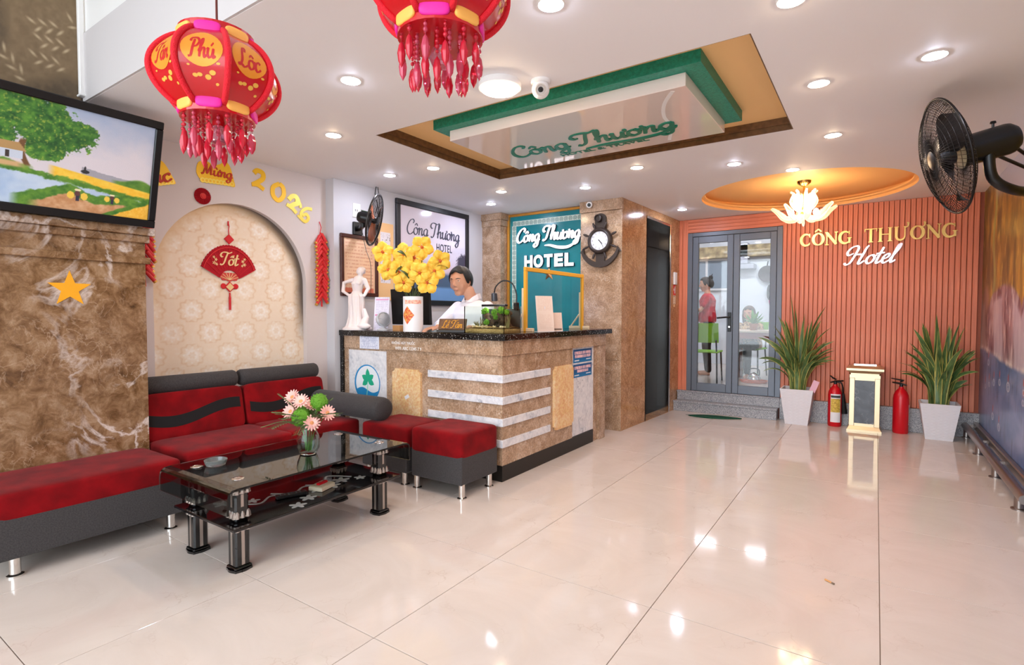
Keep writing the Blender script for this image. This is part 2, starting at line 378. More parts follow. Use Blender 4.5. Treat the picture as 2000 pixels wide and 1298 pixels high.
def emperador(name):
    m, nt, b = newmat(name); lk = nt.links.new; v = coords(nt)
    n = nd(nt, 'ShaderNodeTexNoise', Scale=11.0, Detail=10.0, Roughness=.7, Distortion=.5); lk(v, n.inputs['Vector'])
    base = ramp(nt, [(.28, (66, 43, 23)), (.42, (114, 81, 50)), (.52, (140, 106, 74)), (.64, (164, 132, 102)), (.82, (192, 168, 144))], n.outputs[0])
    def ridge(scale, lo, hi, dist):
        r = nd(nt, 'ShaderNodeTexNoise', Scale=scale, Detail=6.0, Roughness=.55, Distortion=dist); lk(v, r.inputs['Vector'])
        a = nd(nt, 'ShaderNodeMath', operation='SUBTRACT'); a.inputs[1].default_value = .5; lk(r.outputs[0], a.inputs[0]); c = nd(nt, 'ShaderNodeMath', operation='ABSOLUTE'); lk(a.outputs[0], c.inputs[0])
        q = nt.nodes.new('ShaderNodeMapRange'); q.inputs[1].default_value = lo; q.inputs[2].default_value = hi; q.inputs[3].default_value = 1; q.inputs[4].default_value = 0; lk(c.outputs[0], q.inputs[0]); return q.outputs[0]
    def mask(scale, lo, hi):
        r = nd(nt, 'ShaderNodeTexNoise', Scale=scale, Detail=3.0); lk(v, r.inputs['Vector']); q = nt.nodes.new('ShaderNodeMapRange'); q.inputs[1].default_value = lo; q.inputs[2].default_value = hi; lk(r.outputs[0], q.inputs[0]); return q.outputs[0]
    col = base
    for fac, mk, c, k in ((ridge(10, .0, .022, .6), mask(3, .4, .6), (190, 162, 136), .55), (ridge(2.6, .0, .03, .7), mask(1.7, .5, .64), (224, 208, 198), .9), (ridge(26, 0, .06, 1), mask(5, .4, .6), (96, 68, 42), .35)):
        mu = nd(nt, 'ShaderNodeMath', operation='MULTIPLY'); lk(fac, mu.inputs[0]); lk(mk, mu.inputs[1]); mu2 = nd(nt, 'ShaderNodeMath', operation='MULTIPLY'); mu2.inputs[1].default_value = k; lk(mu.outputs[0], mu2.inputs[0])
        mc = nd(nt, 'ShaderNodeMix', data_type='RGBA'); mc.inputs[7].default_value = (*lin(c), 1); lk(mu2.outputs[0], mc.inputs[0]); lk(col, mc.inputs[6]); col = mc.outputs[2]
    lk(col, b.inputs['Base Color']); b.inputs['Roughness'].default_value = .18; MATS[name] = m; return m
BROWN = emperador('brown_marble')
BEIGE = stone('tan_crackle_marble', [(.25, (140, 108, 82)), (.45, (170, 138, 110)), (.6, (190, 160, 134)), (.8, (205, 180, 156))], 5, (222, 204, 186), 12, .17, 70, vw=.05)
LIFTM = stone('golden_brown_marble', [(.25, (150, 106, 66)), (.48, (176, 130, 88)), (.62, (190, 146, 102)), (.82, (206, 166, 124))], 5, (214, 180, 142), 13, .13, 60, vw=.045)
WMARB = stone('white_grey_marble', [(.3, (176, 182, 194)), (.45, (222, 222, 226)), (.7, (238, 236, 238))], 3.2, (140, 146, 160), 6, .25, 40, vw=.03, distort=2.5)
CREAM = stone('cream_terrazzo', [(.3, (226, 178, 118)), (.5, (236, 194, 140)), (.75, (240, 214, 176))], 9, (244, 226, 200), 14, .35, 60, vw=.05)
GALAXY = speckle('black_galaxy_granite', (12, 12, 13), [(.93, (46, 44, 44)), (.965, (150, 146, 140)), (.985, (225, 222, 216))], 260, .12)
GRANITE = speckle('grey_granite', (150, 150, 154), [(.3, (176, 174, 176)), (.55, (128, 128, 134)), (.75, (196, 192, 192)), (.9, (96, 96, 102))], 210, .3)
# ================================================================ STRUCTURE
CZ = 2.45; XL, XR, YB, YF = -4.04, .87, 7.06, -2.5; ARX = -4.15; FASC = 1.215
TILE = stone('cream_floor_tile', [(.3, (206, 192, 181)), (.5, (213, 200, 190)), (.75, (219, 208, 199))], 1.6, (194, 175, 162), 5, .07, 0, vw=.012)
TILE.node_tree.nodes['Principled BSDF'].inputs['Specular IOR Level'].default_value = .36
GROUT = M('grout', (150, 128, 112), .9)
floor = struct(MB().box(-4.3, .95, YF, 7.2, -.12, -.006).build('floor', GROUT))
_tm = {}
for i in range(-4, 6):
    for j in range(-6, 9):
        x0 = max(-2.363+.8*i, -4.2); x1 = min(-2.363+.8*(i+1), .9); y0 = max(1.366+.8*j, YF); y1 = min(1.366+.8*(j+1), 7.1)
        if x1-x0 < .01 or y1-y0 < .01: continue
        k = (round(x1-x0, 3), round(y1-y0, 3))
        if k not in _tm:
            g = .0016; me = MB().bbox(g, k[0]-g, g, k[1]-g, -.008, 0, .0008).mesh('tile'); me.materials.append(TILE); _tm[k] = me
        piece('tile', _tm[k], floor, (x0, y0, 0))
struct(MB().box(-9, 6, -10, YF, -.16, -.03).build('floor', M('street_paving', (150, 146, 142), .8, noise=(6, (128, 124, 120)))), 'grey street paving outside the open front')

# lower ceiling with a rectangular and a round recess
RX0, RX1, RY0, RY1 = -2.845, -.474, 2.535, 3.99
CC, CR = (-.645, 6.1), .94
mb = MB()
def slab(x0, x1, y0, y1): mb.box(x0, x1, y0, y1, CZ, CZ+.12)
slab(-4.3, RX0, FASC, 5); slab(RX1, .95, FASC, 5); slab(RX0, RX1, FASC, RY0); slab(RX0, RX1, RY1, 5)
an = sorted([2*PI*k/96 for k in range(96)]+[math.atan2(y-CC[1], x-CC[0]) % (2*PI) for x in (-4.3, .95) for y in (5, 7.2)])
inn = []; out = []
for a in an:
    c, s_ = math.cos(a), math.sin(a); t = min([(q-CC[0])/c for q in (-4.3, .95) if (q-CC[0])*c > 1e-9]+[(q-CC[1])/s_ for q in (5, 7.2) if (q-CC[1])*s_ > 1e-9])
    inn.append((CC[0]+CR*c, CC[1]+CR*s_)); out.append((CC[0]+t*c, CC[1]+t*s_))
n = len(an)
mb.add([(x, y, CZ) for x, y in inn]+[(x, y, CZ) for x, y in out], [((i+1) % n, i, n+i, n+(i+1) % n) for i in range(n)])
ceiling = struct(mb.build('ceiling', CEILM))
TAN = M('tan_recess_paint', (255, 208, 142), .55); WOODB = M('brown_moulding', (120, 84, 50), .45, noise=(30, (96, 66, 38)))
t1 = struct(MB().box(RX0-.05, RX1+.05, RY0-.05, RY1+.05, CZ+.085, CZ+.11).build('trim_1', TAN), 'tan panel inside the rectangular ceiling recess')
mb = MB()
for a in (0, 1):
    d = .012 if a else 0; z0, z1 = (CZ+.04, CZ+.085) if a else (CZ+.002, CZ+.04)
    mb.box(RX0, RX0+.006+d, RY0, RY1, z0, z1).box(RX1-.006-d, RX1, RY0, RY1, z0, z1).box(RX0, RX1, RY0, RY0+.006+d, z0, z1).box(RX0, RX1, RY1-.006-d, RY1, z0, z1)
struct(mb.build('trim_2', WOODB), 'brown wooden moulding lining the ceiling recess')
ROUND = M('peach_recess_paint', (250, 196, 128), .5)
struct(MB(T(CC[0], CC[1], CZ)).lathe([(CR+.002, 0), (CR+.002, .03), (CR-.035, .034), (CR-.035, .05), (CR+.05, .075), (CR+.06, .1), (0, .1)], 96, caps=False).build('trim_3', ROUND, None, True), 'peach round ceiling recess around the chandelier')
# tall void at the street side
struct(MB().box(-4.3, .95, YF, FASC+.12, 3.6, 3.7).build('ceiling', WHITE))
struct(MB().box(-3.8, .95, FASC-.012, FASC+.1, CZ+.001, 2.83).build('trim_4', M('fascia_grey', (206, 200, 200), .7)), 'grey fascia at the ceiling edge')
struct(MB().box(-3.8, .95, FASC, FASC+.12, 2.83, 3.6).build('wall_upper', WHITE))
# ---- marble pier with ledge mouldings (picture stands on it)
PX, PY1 = -3.8, 1.503
pier = struct(bpy.data.objects.new('wall_pier', None), 'brown marble pier with stepped ledge mouldings'); COL.objects.link(pier)
MB().box(-4.3, PX, YF, PY1, 0, 1.72).build('marble_face', BROWN, pier)
MB().bbox(-4.2, PX+.022, YF, PY1+.022, 1.545, 1.585, .003).build('moulding', BROWN, pier)
MB().bbox(-4.2, PX+.02, YF, PY1+.02, 1.675, 1.72, .003).build('moulding', BROWN, pier)
MB().bbox(-4.2, PX+.042, YF, PY1+.042, 1.72, 1.768, .003).build('ledge', BROWN, pier)
MB().box(-4.3, PX-.03, FASC, PY1, 1.768, CZ+.02).build('upper_pier', WALLP, pier)
# brown leafy wallpaper over the pier, street side
m, nt, b = newmat('leafy_brown_wallpaper'); lk = nt.links.new; v = coords(nt, (1, 9, 9))
vo = nd(nt, 'ShaderNodeTexVoronoi', Scale=1.7, Randomness=1.0); lk(v, vo.inputs['Vector'])
vr = nd(nt, 'ShaderNodeTexNoise', Scale=.7, Detail=2.0, Distortion=.6); lk(v, vr.inputs['Vector'])
leaf = ramp(nt, [(.0, (206, 180, 140)), (.15, (196, 168, 128)), (.18, (138, 112, 80)), (1, (128, 102, 72))], vo.outputs[0])
dk = ramp(nt, [(.42, (255, 255, 255)), (.6, (150, 140, 130))], vr.outputs[0])
mc = nd(nt, 'ShaderNodeMix', data_type='RGBA', blend_type='MULTIPLY'); mc.inputs[0].default_value = .9; lk(leaf, mc.inputs[6]); lk(dk, mc.inputs[7]); lk(mc.outputs[2], b.inputs['Base Color']); b.inputs['Roughness'].default_value = .7
struct(MB().box(-4.3, PX-.005, YF, FASC-.02, 1.768, 3.6).build('wall_papered', m))
def sprigs(U, V):
    n = smooth_noise(U, V, 70, 70, 51, 3); c = mixc((112, 92, 66), (132, 110, 82), n); rs = np.random.RandomState(6)
    for _ in range(16):
        a, b_, r = rs.rand(), rs.rand(), rs.uniform(.07, .13); c = mixc(c, (84, 70, 52), np.clip((r-np.hypot(U-a, V-b_))/.03, 0, 1)*.75*np.clip(n*1.6, 0, 1))
    for _ in range(46):
        a, b_, t0 = rs.rand(), rs.rand(), rs.uniform(-.9, .9)
        for k in range(6):
            x = a+.018*k*np.cos(t0)+(.012 if k % 2 else -.012)*np.sin(t0); y = b_+.018*k*np.sin(t0)-(.012 if k % 2 else -.012)*np.cos(t0); q = t0+(.6 if k % 2 else -.6)
            du, dv = (U-x)*np.cos(q)+(V-y)*np.sin(q), -(U-x)*np.sin(q)+(V-y)*np.cos(q); c = mixc(c, (184, 164, 132), np.clip(1.3-np.hypot(du/.016, dv/.005), 0, 1))
    return c
print_sheet('leaf_print', vcol('leafy_print', .7), bpy.data.objects['wall_papered'], face_x(PX-.004, .52, 2.62), 1.35, 1.7, 260, 330, sprigs)
rl = tag(MB().bbox(-.014, .014, -.014, .014, 0, 1.08, .004).bbox(-.02, .03, -.02, .02, -.012, .0, .003).build('white_wall_rail', WHITE), 'white vertical rail on edge of brown leafy wallpaper', 'rail')
rl.location = (-3.785, 1.195, 2.485)
# ---- plaster wall with arched niche
AY, AR, ASP = 2.29, .603, 1.487; AY1 = 3.105
poly = [(1.45, 0), (1.45, CZ+.02), (AY1, CZ+.02), (AY1, 0), (AY+AR, 0), (AY+AR, ASP)]+[(AY+AR*math.cos(a), ASP+AR*math.sin(a)) for a in [PI*k/40 for k in range(1, 40)]]+[(AY-AR, ASP), (AY-AR, 0)]
wl = struct(MB(face_x(ARX-.05, 0, 0)).prism(poly, 0, .05).build('wall_left', WALLP))
struct(MB().box(-4.4, ARX-.05, 1.4, AY1, 0, 2.5).build('wall_niche', WALLP))
def damask(U, V):
    x = U*1.206/.27; y = V*1.41/.165
    row = np.floor(y); xs = x+.5*(row % 2); fx = ((xs % 1)-.5)*.27; fy = ((y % 1)-.5)*.165
    d = np.hypot(fx, fy*1.02)/.078; th = np.arctan2(fy, fx)
    med = np.clip((.80+.10*np.cos(8*th)+.06*np.cos(16*th+1)-d)/.16, 0, 1)*(.75+.25*np.cos(d*16))
    ring = np.clip(1-np.abs(d-(1.08+.10*np.cos(10*th)))/.16, 0, 1)
    core = np.clip((.32+.10*np.cos(6*th)-d)/.08, 0, 1)
    tr = smooth_noise(U, V, 60, 70, 3, 3); tr2 = smooth_noise(U, V, 8, 10, 5, 4)
    c = mixc((238, 218, 194), (250, 245, 239), med*(.35+.9*np.clip(tr-.28, 0, 1)*1.6)); c = mixc(c, (222, 186, 146), ring*.75*np.clip(tr2*1.7, 0, 1)); c = mixc(c, (228, 200, 168), core*.35)
    c = mixc(c, (240, 226, 208), np.clip((tr-.55)*4, 0, 1)*.6)
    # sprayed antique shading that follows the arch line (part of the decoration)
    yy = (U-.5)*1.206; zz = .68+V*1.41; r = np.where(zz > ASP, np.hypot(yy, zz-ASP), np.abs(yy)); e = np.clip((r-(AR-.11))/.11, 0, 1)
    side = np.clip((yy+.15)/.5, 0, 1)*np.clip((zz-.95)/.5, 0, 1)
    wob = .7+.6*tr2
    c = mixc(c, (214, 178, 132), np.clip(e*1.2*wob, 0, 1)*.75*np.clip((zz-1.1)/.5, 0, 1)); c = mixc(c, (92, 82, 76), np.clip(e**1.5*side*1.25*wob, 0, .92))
    return c
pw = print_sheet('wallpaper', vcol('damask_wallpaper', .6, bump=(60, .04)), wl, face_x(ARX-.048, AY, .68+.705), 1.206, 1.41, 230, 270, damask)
pw['label'] = 'cream damask wallpaper filling the arched niche'
struct(MB().box(-4.4, ARX-.051, 1.69, 2.89, 0, .7).build('wall_niche', WALLP))
# ---- white reception wall, back walls
struct(MB().box(-4.4, XL, AY1, 5.6, 0, CZ+.02).build('wall_reception', WHITEW))
struct(MB().box(-4.1, -2.6, 5.47, 5.7, 0, CZ+.02).build('wall_back', WHITEW))
pil = struct(bpy.data.objects.new('wall_pilaster', None), 'brown marble pilaster in the reception corner'); COL.objects.link(pil)
MB().box(XL-.02, -3.765, 5.3, 5.5, 0, 2.3).build('shaft', BEIGE, pil)
MB().bbox(XL-.02, -3.75, 5.287, 5.5, 2.3, 2.372, .003).build('capital', BEIGE, pil)
MB().bbox(XL-.02, -3.735, 5.272, 5.5, 2.372, CZ, .003).build('capital', BEIGE, pil)
# ---- lift column clad in marble slabs (its side runs a touch off square)
LX, LY, LRZ = -2.21, 5.3, -.0398; OY0, OY1, OZ = .65, 1.43, 2.36
lc = struct(bpy.data.objects.new('wall_lift', None), 'golden brown marble lift column'); COL.objects.link(lc); lc.location = (LX, LY, 0)
LM = R(LRZ, 'Z')
MB(LM).box(-.46, -.02, .04, OY0, 0, CZ+.02).box(-.46, -.02, OY0, OY1, OZ, CZ+.02).box(-.46, -.02, OY1, 1.85, 0, CZ+.02).build('core', BEIGE, lc)
for z0, z1 in ((0, .745), (.748, 2.33)): MB().bbox(-.48, 0, 0, .03, z0, z1, .0015).build('slab', BEIGE, lc)
MB().bbox(-.49, .004, -.012, .03, 2.333, CZ, .002).build('slab', BEIGE, lc)
for y0, y1, z0, z1 in ((.003, OY0-.003, 0, CZ), (OY0-.001, OY1+.001, OZ+.002, CZ), (OY1+.003, 1.85, 0, CZ)): MB(LM).bbox(-.03, 0, y0, y1, z0, z1, .0015).build('slab', LIFTM, lc)
MIRROR = M('dark_mirror_steel', (26, 22, 20), .14, spec=.02)
ld = struct(bpy.data.objects.new('door_1', None), 'dark mirror lift door in chrome frame'); COL.objects.link(ld); ld.location = (LX, LY, 0); ld.rotation_euler = (0, 0, LRZ)
MB().box(-.20, -.15, OY0, OY1, 0, 2.06).build('door_panel', MIRROR, ld)
MB().box(-.20, -.14, OY0, OY1, 2.065, OZ).build('header', MIRROR, ld)
MB().box(-.148, -.138, OY0+.24, OY0+.33, 2.13, 2.29).build('floor_indicator', BLACK, ld)
MB().bbox(-.16, .006, OY1-.035, OY1, 0, OZ, .003).build('frame', CHROME, ld)
MB().bbox(-.16, .004, OY0, OY0+.012, 0, OZ-.02, .003).build('frame', MIRROR, ld)
MB().bbox(-.16, .006, OY0+.012, OY1-.035, OZ-.03, OZ, .003).build('frame', CHROME, ld)
MB().box(-.46, -.2, OY0, OY1, 0, OZ).build('shaft_back', BLACKM, ld)
MB().box(-.15, .004, OY0+.012, OY1-.035, 0, .004).build('sill', LIFTM, ld)
# ---- slatted timber back wall
m, nt, b = newmat('slat_wood'); v = coords(nt, (40, 40, 2.2)); n1 = nd(nt, 'ShaderNodeTexNoise', Scale=1.0, Detail=6.0); nt.links.new(v, n1.inputs['Vector'])
nt.links.new(ramp(nt, [(.3, (204, 110, 78)), (.55, (224, 130, 96)), (.75, (236, 148, 114))], n1.outputs[0]), b.inputs['Base Color']); b.inputs['Roughness'].default_value = .42; SLAT = m
m2 = m.copy(); m2.name = 'slat_wood_across'; m2.node_tree.nodes['Mapping'].inputs['Scale'].default_value = (2.2, 40, 40); SLATH = m2
GROOVE = M('slat_groove', (164, 84, 58), .6)
DX0, DX1, DZ0, DZ1 = -2.03, -.925, .25, 2.275
wb = struct(bpy.data.objects.new('wall_slatted', None), 'vertical reddish timber slat wall'); COL.objects.link(wb)
MB().box(DX1, .95, YB, 7.2, 0, CZ+.02).box(-2.15, DX0, YB, 7.2, 0, CZ+.02).box(DX0, DX1, YB, 7.2, DZ1, CZ+.02).box(DX0, DX1, YB, 7.2, 0, DZ0-.001).build('backing', GROOVE, wb)
sw = .041; me = MB().bbox(-sw/2, sw/2, -.024, 0, DZ0, CZ-.002, .003).mesh('slat'); me.materials.append(SLAT)
k = 0; pitch = .0464; x = DX1+.02
while x < XR-.015: piece('slat', me, wb, (x, YB, 0)); x += pitch
for x in (-2.12, -2.0755, -2.047): piece('slat', me, wb, (x, YB, 0))
me = MB().bbox(DX0-.0, DX1, -.024, 0, -sw/2, sw/2, .003).mesh('slat'); me.materials.append(SLATH)
for z in (2.299, 2.341, 2.383, 2.425): piece('slat', me, wb, (0, YB, z))
struct(MB().bbox(DX1, XR, 6.995, YB+.001, 0, DZ0, .003).build('baseboard_back', GRANITE))
# granite steps up to the door
tag(MB().bbox(-2.15, -.935, 6.86, 7.059, .11, .13, .004).bbox(-2.145, -.94, 6.872, 7.059, 0, .112, .002).build('granite_step', GRANITE), 'lower speckled grey granite step before the glass door', 'step')
tag(MB().bbox(-2.14, -.926, 6.985, 7.059, .232, .25, .004).bbox(-2.135, -.926, 6.995, 7.059, .131, .234, .002).build('granite_step', GRANITE), 'upper speckled grey granite step under the glass door sill', 'step')
# ---- right wall with painted mural
wr = struct(MB().box(XR, 1.05, YF, 7.2, 0, 3.7).build('wall_right', WALLP))
def mural(U, V):
    # U: 0 at the slat wall (far), 1 towards the street; V up 0..2.45
    y = U*5.0; z = V*2.45; n1 = smooth_noise(U, V, 40, 6, 11, 4); n2 = smooth_noise(U, V, 12, 12, 12, 4); n3 = smooth_noise(U, V, 90, 18, 13, 3)
    fol = mixc((92, 78, 34), (196, 150, 52), np.clip((n1-.3)*2.2, 0, 1)); fol = mixc(fol, (226, 194, 92), np.clip((n3-.55)*4, 0, 1)*.7)
    fol = mixc(fol, (176, 196, 110), np.clip(1-np.abs(y-.62-.05*np.sin(9*z))/.09, 0, 1)*.8)
    c = fol
    c = mixc(c, (188, 190, 210), np.clip((z-2.12-.12*np.sin(2.1*y))/.1, 0, 1)*np.clip((y-.5)/.3, 0, 1))
    rock = mixc((176, 142, 150), (92, 58, 78), np.clip((n1-.35)*3, 0, 1)); rock = mixc(rock, (226, 206, 206), np.clip((n3-.5)*5, 0, 1)*.7)
    top = 1.30+.20*np.abs(np.sin(2.3*(y-.42)))**.5+.06*(n2-.5)
    far = np.clip(1-y/.45, 0, 1)
    c = mixc(c, rock, np.clip((top-z)/.04, 0, 1)*(1-far*.2)); c = mixc(c, mixc((206, 170, 150), (168, 120, 108), n1), np.clip(1.2-np.hypot((y-.22)/.2, (z-1.38)/.14), 0, 1)*2)
    fall = np.clip((np.sin(y*7.5+1.0+.4*np.sin(z*6))+.25)*2, 0, 1)
    c = mixc(c, mixc((228, 218, 224), (196, 178, 196), n1), fall*np.clip((top-.08-z)/.05, 0, 1)*.85)
    c = mixc(c, (84, 62, 40), np.clip(far*1.3, 0, 1)*.85*np.clip((2.2-z)/.3, 0, 1)*np.clip((n1+.1), 0, 1))
    wl_ = .93-.05*y+.05*(n2-.5)
    water = mixc((92, 118, 166), (156, 162, 196), np.clip((n2-.3)*2.2, 0, 1)); water = mixc(water, (74, 82, 116), np.clip((n3-.55)*3, 0, 1)*.6)
    c = mixc(c, water, np.clip((wl_-z)/.03, 0, 1)); c = mixc(c, (232, 222, 220), np.clip(1-np.abs(z-wl_)/.035, 0, 1)*np.clip((n3-.25)*2, 0, 1))
    c = mixc(c, (160, 132, 130), np.clip(1-y/.28, 0, 1)*np.clip((.9-z)/.1, 0, 1)*.7)
    rs = np.random.RandomState(4)
    for _ in range(46):
        py, pz = rs.uniform(.3, 4.8), rs.uniform(.25, .82)
        a = rs.uniform(.03, .06); d = np.hypot((y-py)/a, (z-pz)/(a*.6)); c = mixc(c, (214, 212, 224), np.clip(1.3-np.abs(d-1)/.2, 0, 1)); c = mixc(c, (206, 204, 218), np.clip(1.3-np.abs(d-.5)/.16, 0, 1)*.8)
        d = np.hypot((y-py)/(.012), (z-pz-.07)/(.03)); c = mixc(c, (212, 66, 52), np.clip((1.2-d)*3, 0, 1))
    return c
pm = print_sheet('mural', vcol('mural_paint', .3, bump=(40, .05)), wr, face_nx(XR-.003, YB-2.5, CZ/2), 5.0, CZ, 640, 330, mural); pm['label'] = 'painted waterfall and lily pond mural'

# ================================================================ room behind the glass door
KZ = .25; KY = 11.2; kf = M('kitchen_floor', (206, 194, 184), .25)
struct(MB().box(-4.2, .95, 7.2, KY+.2, KZ-.1, KZ-.002).build('floor', kf)); struct(MB().box(-4.4, .95, 7.2, KY+.2, 2.9, 3.0).build('ceiling', WHITE))
kw = struct(bpy.data.objects.new('wall_kitchen', None), 'white tiled kitchen wall'); COL.objects.link(kw)
MB().box(-4.4, .95, KY, KY+.2, KZ-.1, 2.9).build('back', M('kitchen_white', (226, 230, 234), .4), kw)
MB().box(-4.4, -4.2, 7.2, KY, KZ-.1, 2.9).box(.9, 1.0, 7.2, KY, KZ-.1, 2.9).box(-4.4, -2.21, 7.2, 7.25, KZ-.1, 2.9).box(-.9, .95, 7.2, 7.25, 0, 2.9).build('sides', WHITEW, kw)
MB().box(-4.2, .9, KY-.2, KY, 2.34, 2.56).build('floral_frieze', M('floral_frieze', (150, 132, 104), .6, noise=(9, (206, 186, 140))), kw)
struct(MB().bbox(-3.3, -2.35, KY-.03, KY+.01, 1.75, 2.3, .01).build('window_1', M('kitchen_window_glass', (150, 164, 176), .15)), 'kitchen window with grey panes')
struct(MB().box(-2.86, -2.82, KY-.05, KY, 1.73, 2.32).box(-3.34, -3.3, KY-.05, KY, 1.73, 2.32).box(-2.35, -2.31, KY-.05, KY, 1.73, 2.32).box(-3.34, -2.31, KY-.05, KY, 2.3, 2.34).box(-3.34, -2.31, KY-.05, KY, 1.71, 1.75).build('window_frame', WHITE))
MB().box(-1.55, -.75, KY-.012, KY, KZ, 2.05).build('green_panel', M('kitchen_green', (70, 168, 116), .5, noise=(5, (120, 198, 150))), kw)

# ---- grey double glass door
dr = struct(bpy.data.objects.new('door_2', None), 'grey aluminium double door with tall glass panes'); COL.objects.link(dr)
dy0, dy1 = 7.03, 7.1
MB().bbox(DX0, DX0+.06, dy0, dy1, DZ0, DZ1, .004).bbox(DX1-.06, DX1, dy0, dy1, DZ0, DZ1, .004).bbox(DX0+.06, DX1-.06, dy0, dy1, DZ1-.05, DZ1, .004).build('frame', GREYAL, dr)
xm = (DX0+DX1)/2+.005
for x0, x1, h in ((DX0+.063, xm-.002, 1), (xm+.002, DX1-.063, 0)):
    lf = MB().bbox(x0, x0+.07, dy0+.008, dy1-.01, DZ0+.002, DZ1-.053, .004).bbox(x1-.07, x1, dy0+.008, dy1-.01, DZ0+.002, DZ1-.053, .004).bbox(x0+.07, x1-.07, dy0+.008, dy1-.01, DZ1-.135, DZ1-.053, .004).bbox(x0+.07, x1-.07, dy0+.008, dy1-.01, DZ0+.002, DZ0+.105, .004).build('leaf', GREYAL, dr)
    MB().box(x0+.069, x1-.069, dy0+.03, dy0+.036, DZ0+.1, DZ1-.13).build('pane', GLASS, lf)
    if h:
        MB().bbox(x1-.055, x1-.012, dy0-.004, dy0+.01, 1.02, 1.26, .003).build('lock_plate', BLACK, lf)
        MB().tube([(x1-.034, dy0, 1.2), (x1-.034, dy0-.05, 1.2), (x1-.06, dy0-.055, 1.2), (x1-.17, dy0-.055, 1.19)], .011, 10).build('handle', BLACK, lf)
        MB().cyl((x1-.034, dy0-.012, 1.08), (x1-.034, dy0, 1.08), .012).build('lock_cylinder', CHROME, lf)

# ================================================================ LIGHTS THE ROOM HAS
def emis(name, col, s):
    if name in MATS: return MATS[name]
    m, nt, b = newmat(name); nt.nodes.remove(b); e = nd(nt, 'ShaderNodeEmission'); e.inputs[0].default_value = (*lin(col), 1); e.inputs[1].default_value = s
    nt.links.new(e.outputs[0], nt.nodes['Material Output'].inputs[0]); MATS[name] = m; return m
COOL = emis('cool_led', (224, 232, 255), DOWN_E); WARM = emis('warm_led', (255, 226, 192), WARM_E)
lamps = [((-2.289, 1.875), 0, 'over the red bench'), ((-3.082, 2.374), 1, 'over the coffee table and sofa'), ((-3.079, 3.365), 1, 'over the reception counter left wing'), ((-3.554, 3.324), 0, 'beside the small wall fan'),
 ((-3.105, 4.383), 1, 'behind the counter near the recess corner'), ((-3.543, 4.806), 0, 'in front of the brown corner pilaster'), ((-2.336, 4.692), 0, 'over the counter right wing'), ((-1.666, 4.296), 1, 'just beyond the long recess edge'),
 ((-1.89, 6.298), 0, 'in front of the lift door'), ((-.975, 4.633), 0, 'between tray recess and round recess'), ((-.606, 5.085), 1, 'touching the round peach recess rim'), ((-.267, 4.27), 1, 'beside the recess far corner'),
 ((-.275, 3.278), 1, 'beside the short recess edge'), ((.203, 3.23), 0, 'near the big black wall fan'), ((-1.08, 1.861), 0, 'behind the second red lantern'), ((-.297, 2.357), 1, 'beside the recess near corner')]
ring = MB().lathe([(.046, .004), (.046, -.001), (.05, -.004), (.056, 0), (.05, .002)], 28).mesh('trim_ring', True); ring.materials.append(WHITE)
lens = {}
for k_, mt in ((0, COOL), (1, WARM)):
    me = MB().lathe([(.0, -.011), (.024, -.0095), (.04, -.005), (.0475, -.0005)], 28, caps=False).mesh('lens'); me.flip_normals(); me.materials.append(mt); lens[k_] = me
for (x, y), w, where in lamps:
    d = thing('downlight', ('warm' if w else 'cool white')+' recessed ceiling downlight '+where, 'downlight', (x, y, CZ), 0, 'recessed ceiling downlights')
    piece('trim_ring', ring, d); piece('lens', lens[w], d)
d = thing('ceiling_lamp', 'round white surface mounted ceiling lamp beside the dome camera', 'lamp', (-1.66, 2.33, CZ))
MB().lathe([(.108, 0), (.112, -.01), (.112, -.032), (.1, -.036)], 40).build('housing', WHITE, d, True)
me = MB().lathe([(0, -.05), (.06, -.048), (.092, -.043), (.1, -.0355)], 40, caps=False).mesh('diffuser', True); me.flip_normals(); mesh_obj('diffuser', me, emis('disc_lamp', (255, 224, 190), 26), d)
# kitchen lights
for x, y, where in ((-2.6, 9.9, 'before the kitchen window'), (-1.5, 9.9, 'above the hanging wok'), (-2.2, 8.2, 'just inside the glass door'), (-.4, 9.0, 'beyond the dining table end')):
    d = thing('batten_light', 'white linear batten light '+where, 'lamp', (x, y, 2.9), 0, 'batten lights behind the glass door')
    MB().bbox(-.3, .3, -.03, .03, -.02, 0, .004).build('housing', WHITE, d); MB().bbox(-.29, .29, -.022, .022, -.04, -.02, .006).build('tube', emis('kitchen_tube', (236, 242, 255), 34), d)
# ================================================================ RECEPTION DESK
DY, DXR = 3.19, -2.25; DYE = 4.735
desk = thing('reception_desk', 'L-shaped tan marble reception desk with white marble stripes', 'desk', (DXR, DY, 0))
D = T(-DXR, -DY, 0)          # build desk parts in world numbers
def dmb(): return MB(D)
BEIGEL = BEIGE
dmb().box(XL+.01, DXR, DY, DY+.1, .12, .93).box(DXR-.1, DXR, DY+.1, 4.285, .12, .93).build('body', BEIGE, desk)
dmb().bbox(XL+.03, DXR+.016, DY-.016, DY+.1, .93, 1.042, .002).bbox(DXR-.1, DXR+.016, DY+.1, 4.97, .93, 1.042, .002).build('upper_band', BEIGE, desk)
dmb().bbox(XL+.04, XL+.095, DY-.012, DY, .12, .93, .002).build('edge_strip', BEIGE, desk)
dmb().box(XL+.002, XL+.042, DY-.03, DY+.1, 0, 1.042).build('end_post', GALAXY, desk)
dmb().box(XL+.03, DXR-.001, DY+.001, DY+.1, 0, .12).box(DXR-.1, DXR-.001, DY+.1, 4.72, 0, .12).build('plinth', M('black_plinth', (26, 23, 20), .35), desk)
dmb().bbox(DXR-.1, DXR-.012, 4.285, 4.74, .12, .93, .002).build('marble_panel', WMARB, desk)['label'] = 'white grey marble end panel'
dmb().bbox(DXR-.13, DXR-.012, 4.74, 4.83, .0, .93, .002).build('marble_panel', BEIGE, desk)
